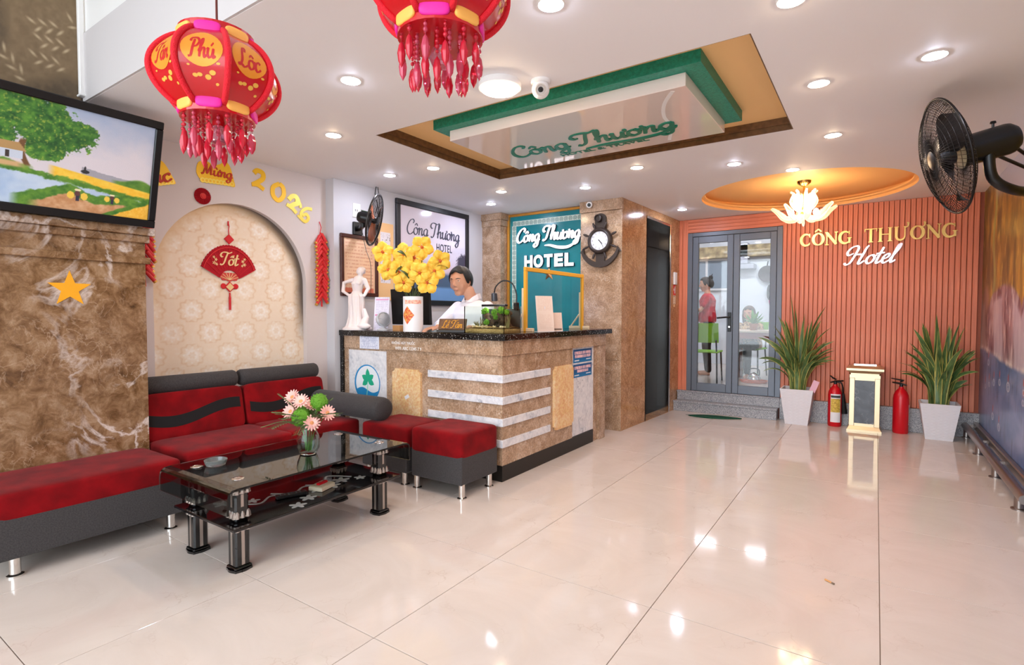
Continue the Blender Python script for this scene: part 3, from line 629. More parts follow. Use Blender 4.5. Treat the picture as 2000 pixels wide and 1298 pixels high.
dmb().bbox(DXR-.2, DXR+.012, 4.83, 4.965, .0, .93, .003).build('end_pilaster', BEIGE, desk)
dmb().bbox(-3.965, -3.46, DY-.006, DY, .13, .915, .001).build('marble_panel', WMARB, desk)['label'] = 'white marble panel with round plant logo'
for zt in (.788, .629, .468, .312):
    dmb().bbox(-2.975, DXR+.014, DY-.014, DY, zt-.057, zt, .002).bbox(DXR, DXR+.014, DY, 3.873, zt-.057, zt, .002).build('marble_stripe', WMARB, desk)
def cham(w, h, c): return [(-w/2+c, -h/2), (w/2-c, -h/2), (w/2-c, -h/2+c*.5), (w/2, -h/2+c), (w/2, h/2-c), (w/2-c, h/2-c*.5), (w/2-c, h/2), (-w/2+c, h/2), (-w/2+c, h/2-c*.5), (-w/2, h/2-c), (-w/2, -h/2+c), (-w/2+c, -h/2+c*.5)]
p = MB(D @ face_ny(-3.21, DY, .515)).prism(cham(.325, .53, .03), 0, .022).build('cream_panel', CREAM, desk)
MB(D @ face_x(DXR, 4.095, .52)).prism(cham(.335, .54, .03), 0, .024).build('cream_panel', CREAM, desk)
MB(D @ face_ny(-3.2, DY-.0222, .55) @ R(.5, 'Z')).box(-.025, .025, -.014, .014, 0, .001).build('tape_scrap', PAPER, p)
# logo disc
LG = D @ face_ny(-3.703, DY-.006, .625); BLU = M('logo_blue', (32, 140, 200), .4); GRN = M('logo_green', (32, 172, 132), .4)
lg = MB(LG).lathe([(.165, 0), (.165, .002), (0, .002)], 48).build('logo', BLU, desk); lg['label'] = 'round logo with green five-leaf plant over blue wave'
MB(LG @ T(.006, .004)).lathe([(.15, .002), (.15, .003), (0, .003)], 48).build('logo_field', M('logo_white', (236, 240, 244), .4), lg)
wv = [(-.147, -.04)]+[(-.147+.294*i/20, -.055-.022*math.sin(i/20*2*PI-.6)-.012) for i in range(21)]
arc = [(.006+.15*math.cos(a), .004+.15*math.sin(a)) for a in [-.42-(PI-.84)*i/24 for i in range(25)]]
MB(LG).prism([(x, y) for x, y in [(arc[-1][0]+(arc[0][0]-arc[-1][0])*i/20, arc[0][1]+.0+.02*math.sin(i/20*2*PI)) for i in range(21)]]+arc, .003, .0042).build('logo_wave', BLU, lg)
mb = MB(LG)
for k, a in enumerate((90, 150, 210, 330, 30)):
    a = math.radians(a+4); L_ = .1 if k == 0 else .085; c = (.014, .03)
    mb.prism([(c[0]+math.cos(a)*L_*t-math.sin(a)*.025*s_*math.sin(PI*min(1, t*1.02))**.8, c[1]+math.sin(a)*L_*t+math.cos(a)*.025*s_*math.sin(PI*min(1, t*1.02))**.8) for s_, ts in ((1, [i/10 for i in range(11)]), (-1, [i/10 for i in range(9, 0, -1)])) for t in ts], .003, .0048+.0003*k)
mb.build('logo_leaf', GRN, lg); MB(LG).ribbon(catmull([(.012, .0), (.008, -.05), (-.004, -.12), (-.01, -.15)], 5), .007, .0042, .0056).build('logo_stem', M('logo_stem', (150, 220, 190), .4), lg)
# prints on the desk
text('lettering', 'KHÔNG HÚT THUỐC', WHITE, desk, D @ face_ny(-3.245, DY-.0165, 1.0), .27, .034, .001, .01)
text('lettering', 'WIFI: ABC 12345 7 9', WHITE, desk, D @ face_ny(-3.19, DY-.0165, .95), .3, .026, .001, .01)
def lines_sheet(bg, ink, n, head=None):
    def f(U, V):
        c = np.zeros(U.shape+(3,))+np.array(bg, float); t = (V*n) % 1; nz = smooth_noise(U, V, 40, n, 2, 2)
        c = mixc(c, ink, ((t > .35) & (t < .62) & (U > .08) & (U < .92) & (nz > .42)).astype(float)*.6)
        for (v0, v1, col) in head or []: c = mixc(c, col, ((V > v0) & (V < v1) & (U > .06) & (U < .94)).astype(float))
        return c
    return f
PRINT = vcol('printed_paper', .5)
o = print_sheet('rules_note', PRINT, desk, D @ face_ny(-3.66, DY-.0175, .985), .25, .11, 60, 40, lines_sheet((230, 232, 246), (110, 120, 170), 8)); o['label'] = 'pale printed note under the counter edge'
SB = M('sticker_blue', (22, 104, 160), .4); SP = M('sticker_pink', (250, 206, 206), .5)
def notice(l2):
    def f(U, V):
        c = mixc((24, 84, 140), (20, 118, 176), np.clip((.6-V)*2, 0, 1)); n = smooth_noise(U, V, 34, 5, 17, 2)
        for v0, v1, u0, u1 in ((.62, .86, .05, .95), (.36, .58, l2, 1.0-l2)):      # two rows of blocky, unreadable pale capitals
            t = ((U-u0)/(u1-u0)*13) % 1; c = mixc(c, (250, 204, 206), ((V > v0) & (V < v1) & (U > u0) & (U < u1) & (t > .14) & ~((n > .58) & (t > .4) & (t < .7))).astype(float))
        for u0, u1, v0, v1 in ((.06, .3, .1, .2), (.68, .94, .16, .22)): c = mixc(c, (226, 232, 240), ((U > u0) & (U < u1) & (V > v0) & (V < v1)).astype(float))
        return c
    return f
for z0, z1, l2 in ((.79, .912, .07), (.655, .775, .2)):
    st = MB(D @ face_x(DXR-.0115, 4.51, 0)).box(-.19, .19, z0, z1, 0, .0012).build('notice_sticker', SB, desk); st['label'] = 'blue notice sticker with two rows of pale capitals'
    print_sheet('notice_print', PRINT, st, D @ face_x(DXR-.0098, 4.51, (z0+z1)/2), .376, z1-z0-.004, 150, 60, notice(l2))
# worktop
ct = tag(MB(D).bbox(XL+.002, DXR+.05, DY-.045, 3.6, 1.042, 1.09, .004).bbox(-2.68, DXR+.05, 3.6, 5.045, 1.042, 1.09, .004).build('countertop', GALAXY), 'black speckled granite countertop on the reception desk', 'countertop'); ct.location = (DXR, DY, 0)
# inner support so the back of the top does not hang
dmb().box(XL+.1, -2.68, 3.5, 3.56, 0, 1.042).box(-2.66, -2.6, 3.56, 4.9, 0, 1.042).build('inner_panel', M('desk_inner_board', (120, 92, 66), .6), desk)

# ================================================================ SEATING
def leg_me(h, r=.022):
    me = MB().lathe([(r*1.5, 0), (r*1.5, .008), (r, .014), (r, h)], 20).mesh('leg', True); me.materials.append(CHROME); return me
def bench(name, label, cat, loc, w, d, zb, zt, legs, grp=None, soft=.25):
    """w along X, d along Y; charcoal base, red velvet cushion, chrome legs"""
    t = thing(name, label, cat, loc, 0, grp)
    MB().bbox(-w/2, w/2, -d/2, d/2, .095, zb, .008).build('base', GREYF, t)
    mb = MB().pillow(-w/2-.004, w/2+.004, -d/2-.004, d/2+.004, zb-.03, zt, 12, .12, .22); mb.build('cushion', REDV, t, 2)
    me = leg_me(.1)
    for x, y in legs: piece('leg', me, t, (x, y, 0))
    return t
bench('bench', 'long red velvet bench with charcoal base against the marble pier', 'bench', (-3.535, 1.06, 0), .5, .81, .3, .41, [(.2, -.315), (.2, .36), (-.2, -.315), (-.2, .36)])
bench('ottoman', 'red velvet ottoman tucked between sofa arm and outer ottoman', 'ottoman', (-2.99, 2.915, 0), .47, .40, .29, .425, [(.19, -.165), (-.19, -.165), (.19, .15), (-.19, .15)], 'red ottomans')
bench('ottoman', 'red velvet ottoman at the corner of the reception desk', 'ottoman', (-2.475, 2.92, 0), .46, .41, .29, .445, [(.205, -.17), (-.205, -.17), (.2, .14), (-.2, .14)], 'red ottomans')
sf = thing('sofa', 'red velvet corner sofa with charcoal bolsters under the arched niche', 'sofa', (-3.7, 2.2, 0))
MB().bbox(-.4, .36, -.66, .5, .095, .3, .01).bbox(-.4, -.31, -.66, .58, .3, .62, .01).build('base', GREYF, sf)
MB().pillow(-.19, .37, -.69, .02, .27, .42, 12, .12, .22).build('seat_cushion', REDV, sf, 2)
MB().pillow(-.19, .37, .0, .60, .27, .42, 12, .12, .22).build('seat_cushion', REDV, sf, 2)
for k, (y0, y1) in enumerate(((-.72, -.045), (-.032, .655))):
    m_ = T(-.225, (y0+y1)/2, .555) @ R(-.2, 'Y'); w = y1-y0
    bc = MB(m_).pillow(-.075, .075, -w/2, w/2, -.165, .15, 12, .14, .2).build('back_cushion', REDV, sf, 2)
    # dark wave stripe, lifted a hair off the cushion face
    def wave(u, v, w=w): 
        y = (u-.5)*w*.96; zc = -.018+.034*math.sin((u-.58)*5.4)+.012*u; z = zc+(v-.5)*.074
        ph = math.asin(max(-1, min(1, (abs((z+.0075)/.1575))**(1/.2)*math.copysign(1, z)))); 
        sy = abs(2*y/w); fx = max(0, 1-min(1, sy)**14)**.14
        return (.0758*(max(.0, math.cos(ph))**.2)*fx+.001, y, z)
    MB(m_).grid(wave, 40, 4).build('wave_stripe', BLKV, bc, 2)
for y0, y1 in ((-.70, -.052), (-.03, .645)):
    pr = [(0, 0), (.042, 0), (.055, .008), (.061, .022), (.061, (y1-y0)-.022), (.055, (y1-y0)-.008), (.042, y1-y0), (0, y1-y0)]
    MB(T(-.262, y0, .757) @ R(-PI/2, 'X')).lathe(pr, 24).build('head_bolster', GREYF, sf, True, 1.2)
MB(T(-.4, .605, .512) @ R(PI/2, 'Y') @ Matrix.Diagonal((1, 1.15, 1, 1))).lathe([(0, 0), (.07, 0), (.085, .01), (.09, .03), (.09, .99), (.083, 1.015), (.065, 1.03), (0, 1.032)], 28).build('arm_bolster', GREYF, sf, True, 1.2)
me = leg_me(.1)
for x, y in ((.3, -.6), (.3, .44), (-.34, -.6), (-.34, .44)): piece('leg', me, sf, (x, y, 0))

# ================================================================ COFFEE TABLE
BG = M('black_lacquer', (10, 11, 12), .12, coat=.6); SILV = M('antique_silver', (190, 180, 172), .3, .9); 
SMOKE = M('smoked_glass', (132, 138, 136), .02, trans=1, ior=1.45)
m, nt, b = newmat('black_floral_glass'); v = coords(nt); b.inputs['Roughness'].default_value = .06; b.inputs['Base Color'].default_value = (.006, .005, .006, 1); BFG = m
tb = thing('coffee_table', 'low glass-top coffee table with black and silver column legs', 'table', (-2.72, 1.82, 0))
TX0, TX1, TY0, TY1, TZ = -.33, .33, -.56, .56, .44
# top: bent glass, both short ends curl down
prof = []
for (y, z) in ((TY0-.012, TZ-.115), (TY0-.012, TZ-.045), (TY0-.006, TZ-.018), (TY0+.012, TZ-.003), (TY0+.04, TZ), (TY1-.04, TZ), (TY1-.012, TZ-.003), (TY1+.006, TZ-.018), (TY1+.012, TZ-.045), (TY1+.012, TZ-.115)): prof.append((y, z))
inner = [(y+(.010 if y < 0 else -.010) if abs(y) > TY1-.035 else y, z-.010 if abs(y) < TY1+.004 else z) for y, z in prof]
poly = prof+inner[::-1]
def bent(x0, x1):
    mb = MB(); n = len(prof)
    A = [(x0, y, z) for y, z in prof]+[(x0, y, z) for y, z in inner]; B = [(x1, y, z) for y, z in prof]+[(x1, y, z) for y, z in inner]
    fs = []; N2 = 2*n
    for i in range(n-1):
        fs += [(i, i+1, N2+i+1, N2+i), (n+i+1, n+i, N2+n+i, N2+n+i+1), (i+1, i, n+i, n+i+1), (N2+i, N2+i+1, N2+n+i+1, N2+n+i)]
    fs += [(0, N2, N2+n, n), (n-1, 2*n-1, N2+2*n-1, N2+n-1)]
    return mb.add(A+B, [tuple(reversed(f)) for f in fs])
bent(TX0, TX1).build('glass_top', SMOKE, tb)
sh = MB().bbox(TX0+.045, TX1-.035, TY0+.035, TY1-.03, .225, .24, .003).build('lower_shelf', BFG, tb)
# silver vine and blossoms on the shelf
rs = random.Random(3); mb = MB()
for k in range(3): mb.ribbon(catmull([(-.02+rs.uniform(-.05, .05), -.34+.2*k), (.06, -.26+.2*k), (-.05+.1*rs.random(), -.16+.2*k), (.08, -.08+.2*k)], 8), .012, .2405, .2415)
for k in range(8):
    x, y = rs.uniform(-.1, .25), -.36+.1*k; r = rs.uniform(.035, .06)
    mb.prism([(x+r*(.72+.28*math.cos(5*a))*math.cos(a), y+r*(.72+.28*math.cos(5*a))*math.sin(a)) for a in [2*PI*i/40 for i in range(40)]], .2402, .2412+.0001*k)
mb.build('blossom_pattern', M('silver_print', (196, 196, 192), .35, .2), sh)['kind'] = 'stuff'
# legs
def table_leg(x, y):
    lg_ = MB(T(x, y)).bbox(-.036, .036, -.036, .036, .02, .225, .008).bbox(-.034, .034, -.034, .034, .24, .425, .008).build('leg', BG, tb)
    for s_ in (-1, 1):
        for r_, w_, z0, z1 in ((.0362, .008, .03, .195), (.0342, .007, .31, .37)):
            MB(T(x, y)).box(-w_, w_, s_*r_-.0008, s_*r_+.0008, z0, z1).build('inlay', SILV, lg_); MB(T(x, y)).box(s_*r_-.0008, s_*r_+.0008, -w_, w_, z0, z1).build('inlay', SILV, lg_)
    fo = []
    for i in range(32):
        a = 2*PI*i/32; q = .05*(1+.12*abs(math.cos(2*a))**2); c, s_ = math.cos(a), math.sin(a); f_ = 1/max(abs(c), abs(s_)); fo.append((q*.92*c*f_**.75, q*.92*s_*f_**.75))
    MB(T(x, y)).prism(fo, 0, .012).bbox(-.042, .042, -.042, .042, .012, .024, .004).build('foot', BG, lg_)
    for z0, z1 in ((.195, .218), (.258, .29), (.375, .4)):
        mb = MB(T(x, y)).bbox(-.041, .041, -.041, .041, z0, z0+.008, .002)
        for s_ in (-1, 1):
            for t in (-.026, 0, .026):
                mb.lathe([(.0125, 0), (.0105, (z1-z0)*.6), (.004, z1-z0)], 6, (t, s_*.034, z0)); mb.lathe([(.0125, 0), (.0105, (z1-z0)*.6), (.004, z1-z0)], 6, (s_*.034, t, z0))
        mb.build('capital', SILV, lg_)
    MB(T(x, y)).lathe([(.0, .43), (.034, .43), (.034, .4295-.004), (0, .4255)][::-1], 24).build('glass_pad', CHROME, lg_)
    MB(T(x, y)).lathe([(.03, TZ), (.028, TZ+.003), (.018, TZ+.004), (.016, TZ+.0025), (0, TZ+.0025)], 28).build('chrome_disc', CHROME, lg_, True)
for x, y in ((.185, -.44), (-.195, -.45), (.185, .45), (-.215, .455)): table_leg(x, y)
# ---- things on the table
GREENW = M('vase_glass', (236, 246, 240), .02, trans=1, ior=1.33)
vs = thing('flower_vase', 'clear glass vase of pink gerberas and green button blooms on the coffee table', 'vase', (-2.665, 1.86, TZ))
MB().lathe([(q*1.28, w*1.1) for q, w in [(0, 0), (.032, 0), (.036, .006), (.047, .04), (.05, .07), (.043, .105), (.032, .128), (.034, .142), (.0315, .142), (.0295, .128), (.0405, .104), (.0475, .07), (.0445, .04), (.033, .008), (0, .006)]], 36).build('glass', GREENW, vs, True)
rs = random.Random(11); STEM = M('stem_green', (88, 130, 52), .6); heads = []
def flower_dir(az, el, L_): return Vector((math.cos(az)*math.cos(el)*L_, math.sin(az)*math.cos(el)*L_, math.sin(el)*L_))
mb = MB()
spots = [(k_, .83*du+.82*dp, .56*du-.57*dp, z_) for k_, du, dp, z_ in (('p', -.037, .0, .295), ('p', -.095, .01, .24), ('g', -.043, .055, .215), ('p', .02, .06, .185), ('g', .064, .0, .295), ('p', .107, .02, .235), ('p', -.085, -.03, .315), ('p', .02, -.06, .26), ('g', -.03, -.07, .22))]
for kind, x, y, z in spots: mb.tube(catmull([(x*.15, y*.15, .02), (x*.3, y*.3, .12), (x, y, z)], 4), .0025, 6)
for k in range(14):
    a = rs.uniform(0, 2*PI); mb.tube([(0, 0, .015), (math.cos(a)*.03, math.sin(a)*.03, .1)], .003, 5)
mb.build('stems', STEM, vs, True)
PK = M('gerbera_pink', (246, 190, 178), .6); PC = M('gerbera_centre', (222, 150, 96), .7); GB = M('button_green', (96, 150, 36), .8, bump=(120, .8))
camd = Vector((2.7, -1.85, .6)).normalized()
for kind, x, y, z in spots:
    nrm = (Vector((x, y, .06)).normalized()*.55+camd*.75).normalized(); m_ = T(x, y, z) @ nrm.to_track_quat('Z', 'Y').to_matrix().to_4x4()
    if kind == 'g':
        mb = MB(m_); mb.lathe([(0, -.035), (.034, -.022), (.048, 0), (.042, .022), (.02, .036), (0, .038)], 18); 
        for i in range(150):
            u, w = rs.uniform(0, 2*PI), math.acos(rs.uniform(-.6, 1)); d_ = Vector((math.sin(w)*math.cos(u), math.sin(w)*math.sin(u), math.cos(w)*.8)); mb.tube([d_*.036, d_*.053], [.0042, .0015], 4)
        mb.build('button_bloom', GB, vs)
    else:
        mb = MB(m_); sz = .05
        for ring_, (L_, tilt, n_) in enumerate(((sz, .25, 15), (sz*.75, .55, 13))):
            for i in range(n_):
                a = 2*PI*(i+.5*ring_)/n_; mm = R(a, 'Z'); pt = []
                def P_(r, w): q = mm @ Vector((r*math.cos(tilt), w, .003+r*math.sin(tilt))); return tuple(q)
                mb.add([P_(.004, 0), P_(L_*.5, .0072), P_(L_*.9, .004), P_(L_, 0), P_(L_*.9, -.004), P_(L_*.5, -.0072)], [(0, 1, 2, 3, 4, 5)])
        gb_ = mb.build('gerbera', PK, vs); MB(m_).lathe([(.013, .002), (.011, .01), (0, .013)], 12).build('centre', PC, gb_)
FERN = M('dusty_green_leaf', (98, 116, 70), .7); mb = MB()
for k in range(20):
    a = 2*PI*k/20+rs.uniform(-.2, .2); el = rs.uniform(.1, 1.1); L_ = rs.uniform(.17, .27); base = Vector((0, 0, .13)); d_ = flower_dir(a, el, L_); tip = base+d_+Vector((0, 0, -.04*math.cos(el)))
    pts = catmull([tuple(base), tuple(base+d_*.5+Vector((0, 0, .02))), tuple(tip)], 8); mb.tube(pts, .0014, 4)
    for i in range(4, len(pts)):
        p_ = Vector(pts[i]); t_ = (Vector(pts[i])-Vector(pts[i-1])).normalized(); sd = t_.cross(Vector((0, 0, 1))).normalized()
        for s_ in (-1, 1):
            q = p_+sd*s_*.026+t_*.02; mb.add([tuple(p_), tuple((p_+q)/2+t_*.006+Vector((0, 0, .004))), tuple(q), tuple((p_+q)/2-t_*.006)], [(0, 1, 2, 3)])
mb.build('fern_sprays', FERN, vs)['kind'] = 'stuff'
at_ = tag(MB().lathe([(0, .002), (.045, .002), (.05, .012), (.056, .03), (.052, .032), (.044, .014), (0, .01)], 32).build('ashtray', M('ashtray_glass', (190, 196, 194), .05, trans=.8), None, True), 'round glass ashtray standing on the coffee table end', 'ashtray'); at_.location = (-2.86, 1.44, TZ)
bx = thing('card_box', 'small cream box on the table lower shelf', 'box', (-2.6, 1.9, .2416), .3); MB().bbox(-.045, .045, -.06, .06, 0, .022, .002).build('tray', M('cream_card', (222, 208, 182), .6), bx); MB().bbox(-.04, .04, -.055, .055, .022, .026, .002).build('lid', M('cream_card2', (206, 190, 160), .6), bx)
lt = thing('lighter', 'red lighter lying on the small cream box', 'lighter', (-2.6, 1.905, .2676), .2); MB().bbox(-.012, .012, -.04, .03, 0, .012, .003).build('body', RED, lt); MB().bbox(-.011, .011, .03, .042, .001, .011, .002).build('cap', CHROME, lt)
pn = thing('remote_control', 'black remote control on the table lower shelf', 'remote', (-2.62, 1.72, .2416), -.35); MB().bbox(-.022, .022, -.08, .08, 0, .018, .004).build('case', BLACK, pn)
bk = MB()
for i in range(3):
    for j in range(6): bk.box(-.014+.011*i, -.008+.011*i, -.06+.02*j, -.052+.02*j, .018, .0195)
bk.build('buttons', M('grey_rubber', (90, 90, 92), .7), pn)
# ================================================================ FRAMED PAINTING ON THE PIER
def painting(U, V):
    s = (U-.30)/.70; t = V; n = smooth_noise(U, V, 40, 26, 21, 4); n2 = smooth_noise(U, V, 10, 7, 22, 4); n3 = smooth_noise(U, V, 110, 60, 23, 2)
    c = mixc((216, 208, 214), (152, 172, 204), np.clip((t-.55)*1.6+(n2-.5)*.5, 0, 1))
    hz = .47-.17*s                                             # field horizon drops to the right
    bush = hz+.05+.09*np.exp(-((s-.93)/.13)**2)+.03*np.exp(-((s-.62)/.1)**2)
    c = mixc(c, (150, 150, 160), ((t < hz+.05+.03*n2) & (s > .5)).astype(float)*.8)
    c = mixc(c, mixc((54, 104, 40), (120, 160, 60), n), np.clip((bush-.03-t)/.02, 0, 1)*np.clip((s-.7)/.05, 0, 1))
    c = mixc(c, mixc((238, 178, 40), (250, 214, 90), n), np.clip((hz-t)/.01, 0, 1)*np.clip((s-.28)/.05, 0, 1))
    edge = .33-.15*s+.05*(n-.5)
    g = mixc((40, 96, 34), (128, 168, 58), n)
    c = mixc(c, g, np.clip((edge+.05-t)/.015, 0, 1))
    c = mixc(c, mixc((150, 178, 214), (206, 218, 232), n2), np.clip((edge-.0-t)/.015, 0, 1))
    bank = .16-.05*s+.12*np.exp(-((s-.42)/.14)**2)+.1*np.exp(-((s-.8)/.2)**2)-.2*np.clip(.2-s, 0, 1)*2+.04*(n-.5)
    c = mixc(c, g, np.clip((bank-t)/.012, 0, 1)*np.clip((s-.06)/.06, 0, 1))
    road = bank-.09
    c = mixc(c, mixc((176, 116, 66), (226, 186, 150), n), np.clip((road-t)/.015, 0, 1)*np.clip((s-.16)/.08, 0, 1))
    d2 = .27-.62*np.abs(s-1.02)-.03+.03*(n-.5)
    c = mixc(c, g, np.clip((d2-t)/.012, 0, 1)*np.clip((s-.45)/.03, 0, 1)); c = mixc(c, mixc((236, 168, 40), (250, 206, 96), n3), np.clip((d2-.045-t)/.012, 0, 1)*np.clip((s-.45)/.03, 0, 1))
    # left bank, hut and tree
    c = mixc(c, g, np.clip((.42-.3*np.abs(s-.02)-t+.05*(n-.5))/.02, 0, 1)*np.clip((.3-s)/.06, 0, 1)*np.clip((t-.3-.25*s)/.03, 0, 1))
    c = mixc(c, (206, 168, 120), np.clip((.40-t)/.02, 0, 1)*np.clip((t-.33)/.02, 0, 1)*np.clip((.16-s)/.06, 0, 1))
    tr = np.maximum.reduce([1-np.hypot((s-a)/rx, (t-b_)/ry) for a, b_, rx, ry in ((.1, .86, .34, .2), (.32, .72, .26, .17), (-.12, .66, .24, .24), (.45, .78, .16, .1), (.26, .56, .14, .12), (-.3, .85, .3, .3))])
    tc = mixc((28, 80, 36), (96, 150, 54), np.clip((n-.25)*1.8, 0, 1)); tc = mixc(tc, (196, 196, 80), np.clip((n3-.62)*5, 0, 1)*.6)
    c = mixc(c, tc, np.clip((tr+.55*(n-.5)+.25*(n3-.5))/.05, 0, 1))
    c = mixc(c, (112, 78, 48), np.clip((.022-np.abs(s-.17-.05*np.sin(t*9)))/.006, 0, 1)*np.clip((.62-t)/.03, 0, 1)*np.clip((t-.36)/.02, 0, 1))
    inh = lambda x0, x1, y0, y1: ((s > x0) & (s < x1) & (t > y0) & (t < y1)).astype(float)
    c = mixc(c, (200, 208, 222), inh(-.05, .13, .42, .5)); c = mixc(c, (60, 50, 46), inh(.03, .055, .42, .48))
    c = mixc(c, (178, 142, 92), ((t > .49) & (t < .565) & (s > -.08+(t-.49)*.5) & (s < .155-(t-.49)*.6)).astype(float))
    for (a, b_, k) in ((.48, .155, 1), (.72, .165, .8)):      # farmers with straw loads
        for dx in (-.045, .045): c = mixc(c, (238, 200, 80), (np.hypot((s-a-dx*k)/(.024*k), (t-b_)/(.036*k)) < 1).astype(float))
        c = mixc(c, (96, 60, 60), (np.hypot((s-a)/(.02*k), (t-b_-.02)/(.03*k)) < 1).astype(float)); c = mixc(c, (48, 48, 70), inh(a-.013*k, a+.013*k, b_-.055*k, b_))
        c = mixc(c, (240, 226, 180), (np.hypot((s-a)/(.022*k), (t-b_-.058*k)/(.012*k)) < 1).astype(float))
    c = mixc(c, (44, 44, 48), (np.hypot((s-.52)/.03, (t-.405)/.018) < 1).astype(float)); c = mixc(c, (44, 44, 48), (np.hypot((s-.52)/.008, (t-.435)/.025) < 1).astype(float))
    return c
pf = thing('framed_painting', 'village rice field painting in a black frame leaning out over the pier', 'painting', (-3.725, 1.0, 1.766))
PW, PH = 1.05, .635; PM = R(.255, 'Y') @ T(0, 0, PH/2)       # leans out at the top
MB(PM).bbox(-.035, .012, -PW/2, PW/2, -PH/2, -PH/2+.045, .004).bbox(-.035, .012, -PW/2, PW/2, PH/2-.045, PH/2, .004).bbox(-.035, .012, -PW/2, -PW/2+.04, -PH/2+.045, PH/2-.045, .004).bbox(-.035, .012, PW/2-.04, PW/2, -PH/2+.045, PH/2-.045, .004).build('frame', M('black_frame', (10, 10, 11), .3), pf)
MB(PM).box(-.03, -.004, -PW/2+.03, PW/2-.03, -PH/2+.03, PH/2-.03).build('back_board', BLACKM, pf)
print_sheet('canvas', vcol('oil_paint', .35, bump=(220, .12)), pf, PM @ face_x(-.002, 0, 0), PW-.078, PH-.088, 300, 190, painting)
# gold star sticker on the pier
def star_poly(r, q=.40, n=5, a0=PI/2): return [((r if i % 2 == 0 else r*q)*math.cos(a0+PI*i/n), (r if i % 2 == 0 else r*q)*math.sin(a0+PI*i/n)) for i in range(2*n)]
tag(MB(face_x(PX+.0005, 1.118, 1.375)).prism(star_poly(.105), 0, .003).build('star_sticker', M('star_yellow', (240, 166, 24), .4)), 'yellow five-pointed star stuck on the brown marble pier', 'star')

# ================================================================ NEW YEAR DECORATIONS ON THE ARCH WALL
YEL = M('foil_yellow', (248, 196, 40), .35, .15); PYEL = M('foil_pale_yellow', (250, 222, 96), .35, .15); DRED = M('paper_red', (206, 24, 34), .5); ORED = M('lettering_red', (196, 52, 28), .5); FELT = M('red_felt', (176, 10, 30), .85, bump=(300, .3))
def greeting(word, y, z, w, rot, label):
    t = thing('greeting_sign', label, 'decoration', (ARX, y, z), 0, 'new year greeting cut-outs'); m_ = face_x(.002, 0, 0) @ R(rot, 'Z')
    pts = [(-.55*w, -.02), (-.5*w, .22*w), (-.3*w, .3*w), (-.1*w, .24*w), (.1*w, .3*w), (.2*w, .4*w), (.32*w, .36*w), (.4*w, .2*w), (.46*w, -.05*w)]
    low = [(.5*w-.1*w*i, -.26*w-(.02*w if i % 2 else -.01*w)) for i in range(10)]
    MB(m_).prism(catmull(pts+low, 4, True), 0, .004).build('backing', YEL, t)
    mb = MB(m_)
    for i in range(9): mb.lathe([(.009, .004), (.009, .0055), (.019, .0055), (.02, .004)], 12, caps=False, c=(-.4*w+.1*w*i, -.22*w+.03*w*(i/8-.5), .0002*(i % 2)))
    mb.build('coin_border', PYEL, t)
    script('lettering', word, ORED, t, m_ @ T(0, .02*w), w*.86, w*.42, .26, .15, .004, .009); return t
greeting('hu\'c', 1.705, 2.19, .25, .28, 'yellow and red Chúc greeting cut-out beside the painting frame'); greeting('Mu?`ng', 2.135, 2.29, .27, .02, 'yellow and red Mừng greeting cut-out above the arch')
def digit(name, label, strokes, y, z, h, rot, mat):
    mb = MB(face_x(ARX+.001, y, z) @ R(rot, 'Z'))
    for st, w in strokes: mb.ribbon([(a*h, b_*h) for a, b_ in catmull(st, 6)], [w*h*q for q in [1]*len(catmull(st, 6))], 0, .006)
    return tag(mb.build('number_decal', mat), label, 'number', 'foil year numbers')
two = [([(-.25, .28), (-.1, .46), (.2, .42), (.25, .15), (0, -.12), (-.25, -.32)], .24), ([(-.32, -.34), (0, -.28), (.35, -.42)], .2)]
digit('two', 'deep yellow foil number two right of the Mừng greeting', two, 2.462, 2.315, .155, -.1, YEL)
digit('zero', 'deep yellow foil number zero on the arch wall', [([(0, .42), (-.3, .15), (-.25, -.25), (.05, -.42), (.3, -.1), (.22, .3), (0, .42)], .22)], 2.637, 2.25, .165, -.15, YEL)
digit('two', 'pale yellow foil second number two shaped like a horse', [([(-.3, .1), (-.15, .35), (.1, .42), (.3, .15), (.05, -.05), (-.2, -.3)], .26), ([(-.38, -.2), (0, -.3), (.3, -.48)], .2), ([(.1, .2), (.4, .15), (.5, -.1)], .16)], 2.774, 2.18, .15, -.2, PYEL)
digit('six', 'pale yellow foil number six above the firecracker string', [([(.35, .45), (0, .35), (-.25, .05), (-.2, -.3), (.1, -.42), (.25, -.15), (.05, .02), (-.15, -.15)], .18), ([(-.45, -.25), (-.2, -.38), (0, -.45)], .12)], 2.89, 2.105, .15, -.25, PYEL)
ro = thing('paper_rosette', 'round red pleated paper rosette above the arch', 'decoration', (ARX, 2.026, 2.105)); mb = MB(face_x(0, 0, 0)); n = 72
mb.add([(0, 0, .012)]+[((.062 if i % 2 else .058)*math.cos(2*PI*i/n), (.062 if i % 2 else .058)*math.sin(2*PI*i/n), .010 if i % 2 else .003) for i in range(n)]+[(.058*math.cos(2*PI*i/n), .058*math.sin(2*PI*i/n), 0) for i in range(n)], [(0, 1+i, 1+(i+1) % n) for i in range(n)]+[(1+i, 1+n+i, 1+n+(i+1) % n, 1+(i+1) % n) for i in range(n)])
mb.build('pleats', FELT, ro); MB(face_x(0, 0, 0)).lathe([(.022, .008), (.022, .014), (.015, .014), (.014, .016), (0, .016)], 24).build('centre', RED, ro, True)
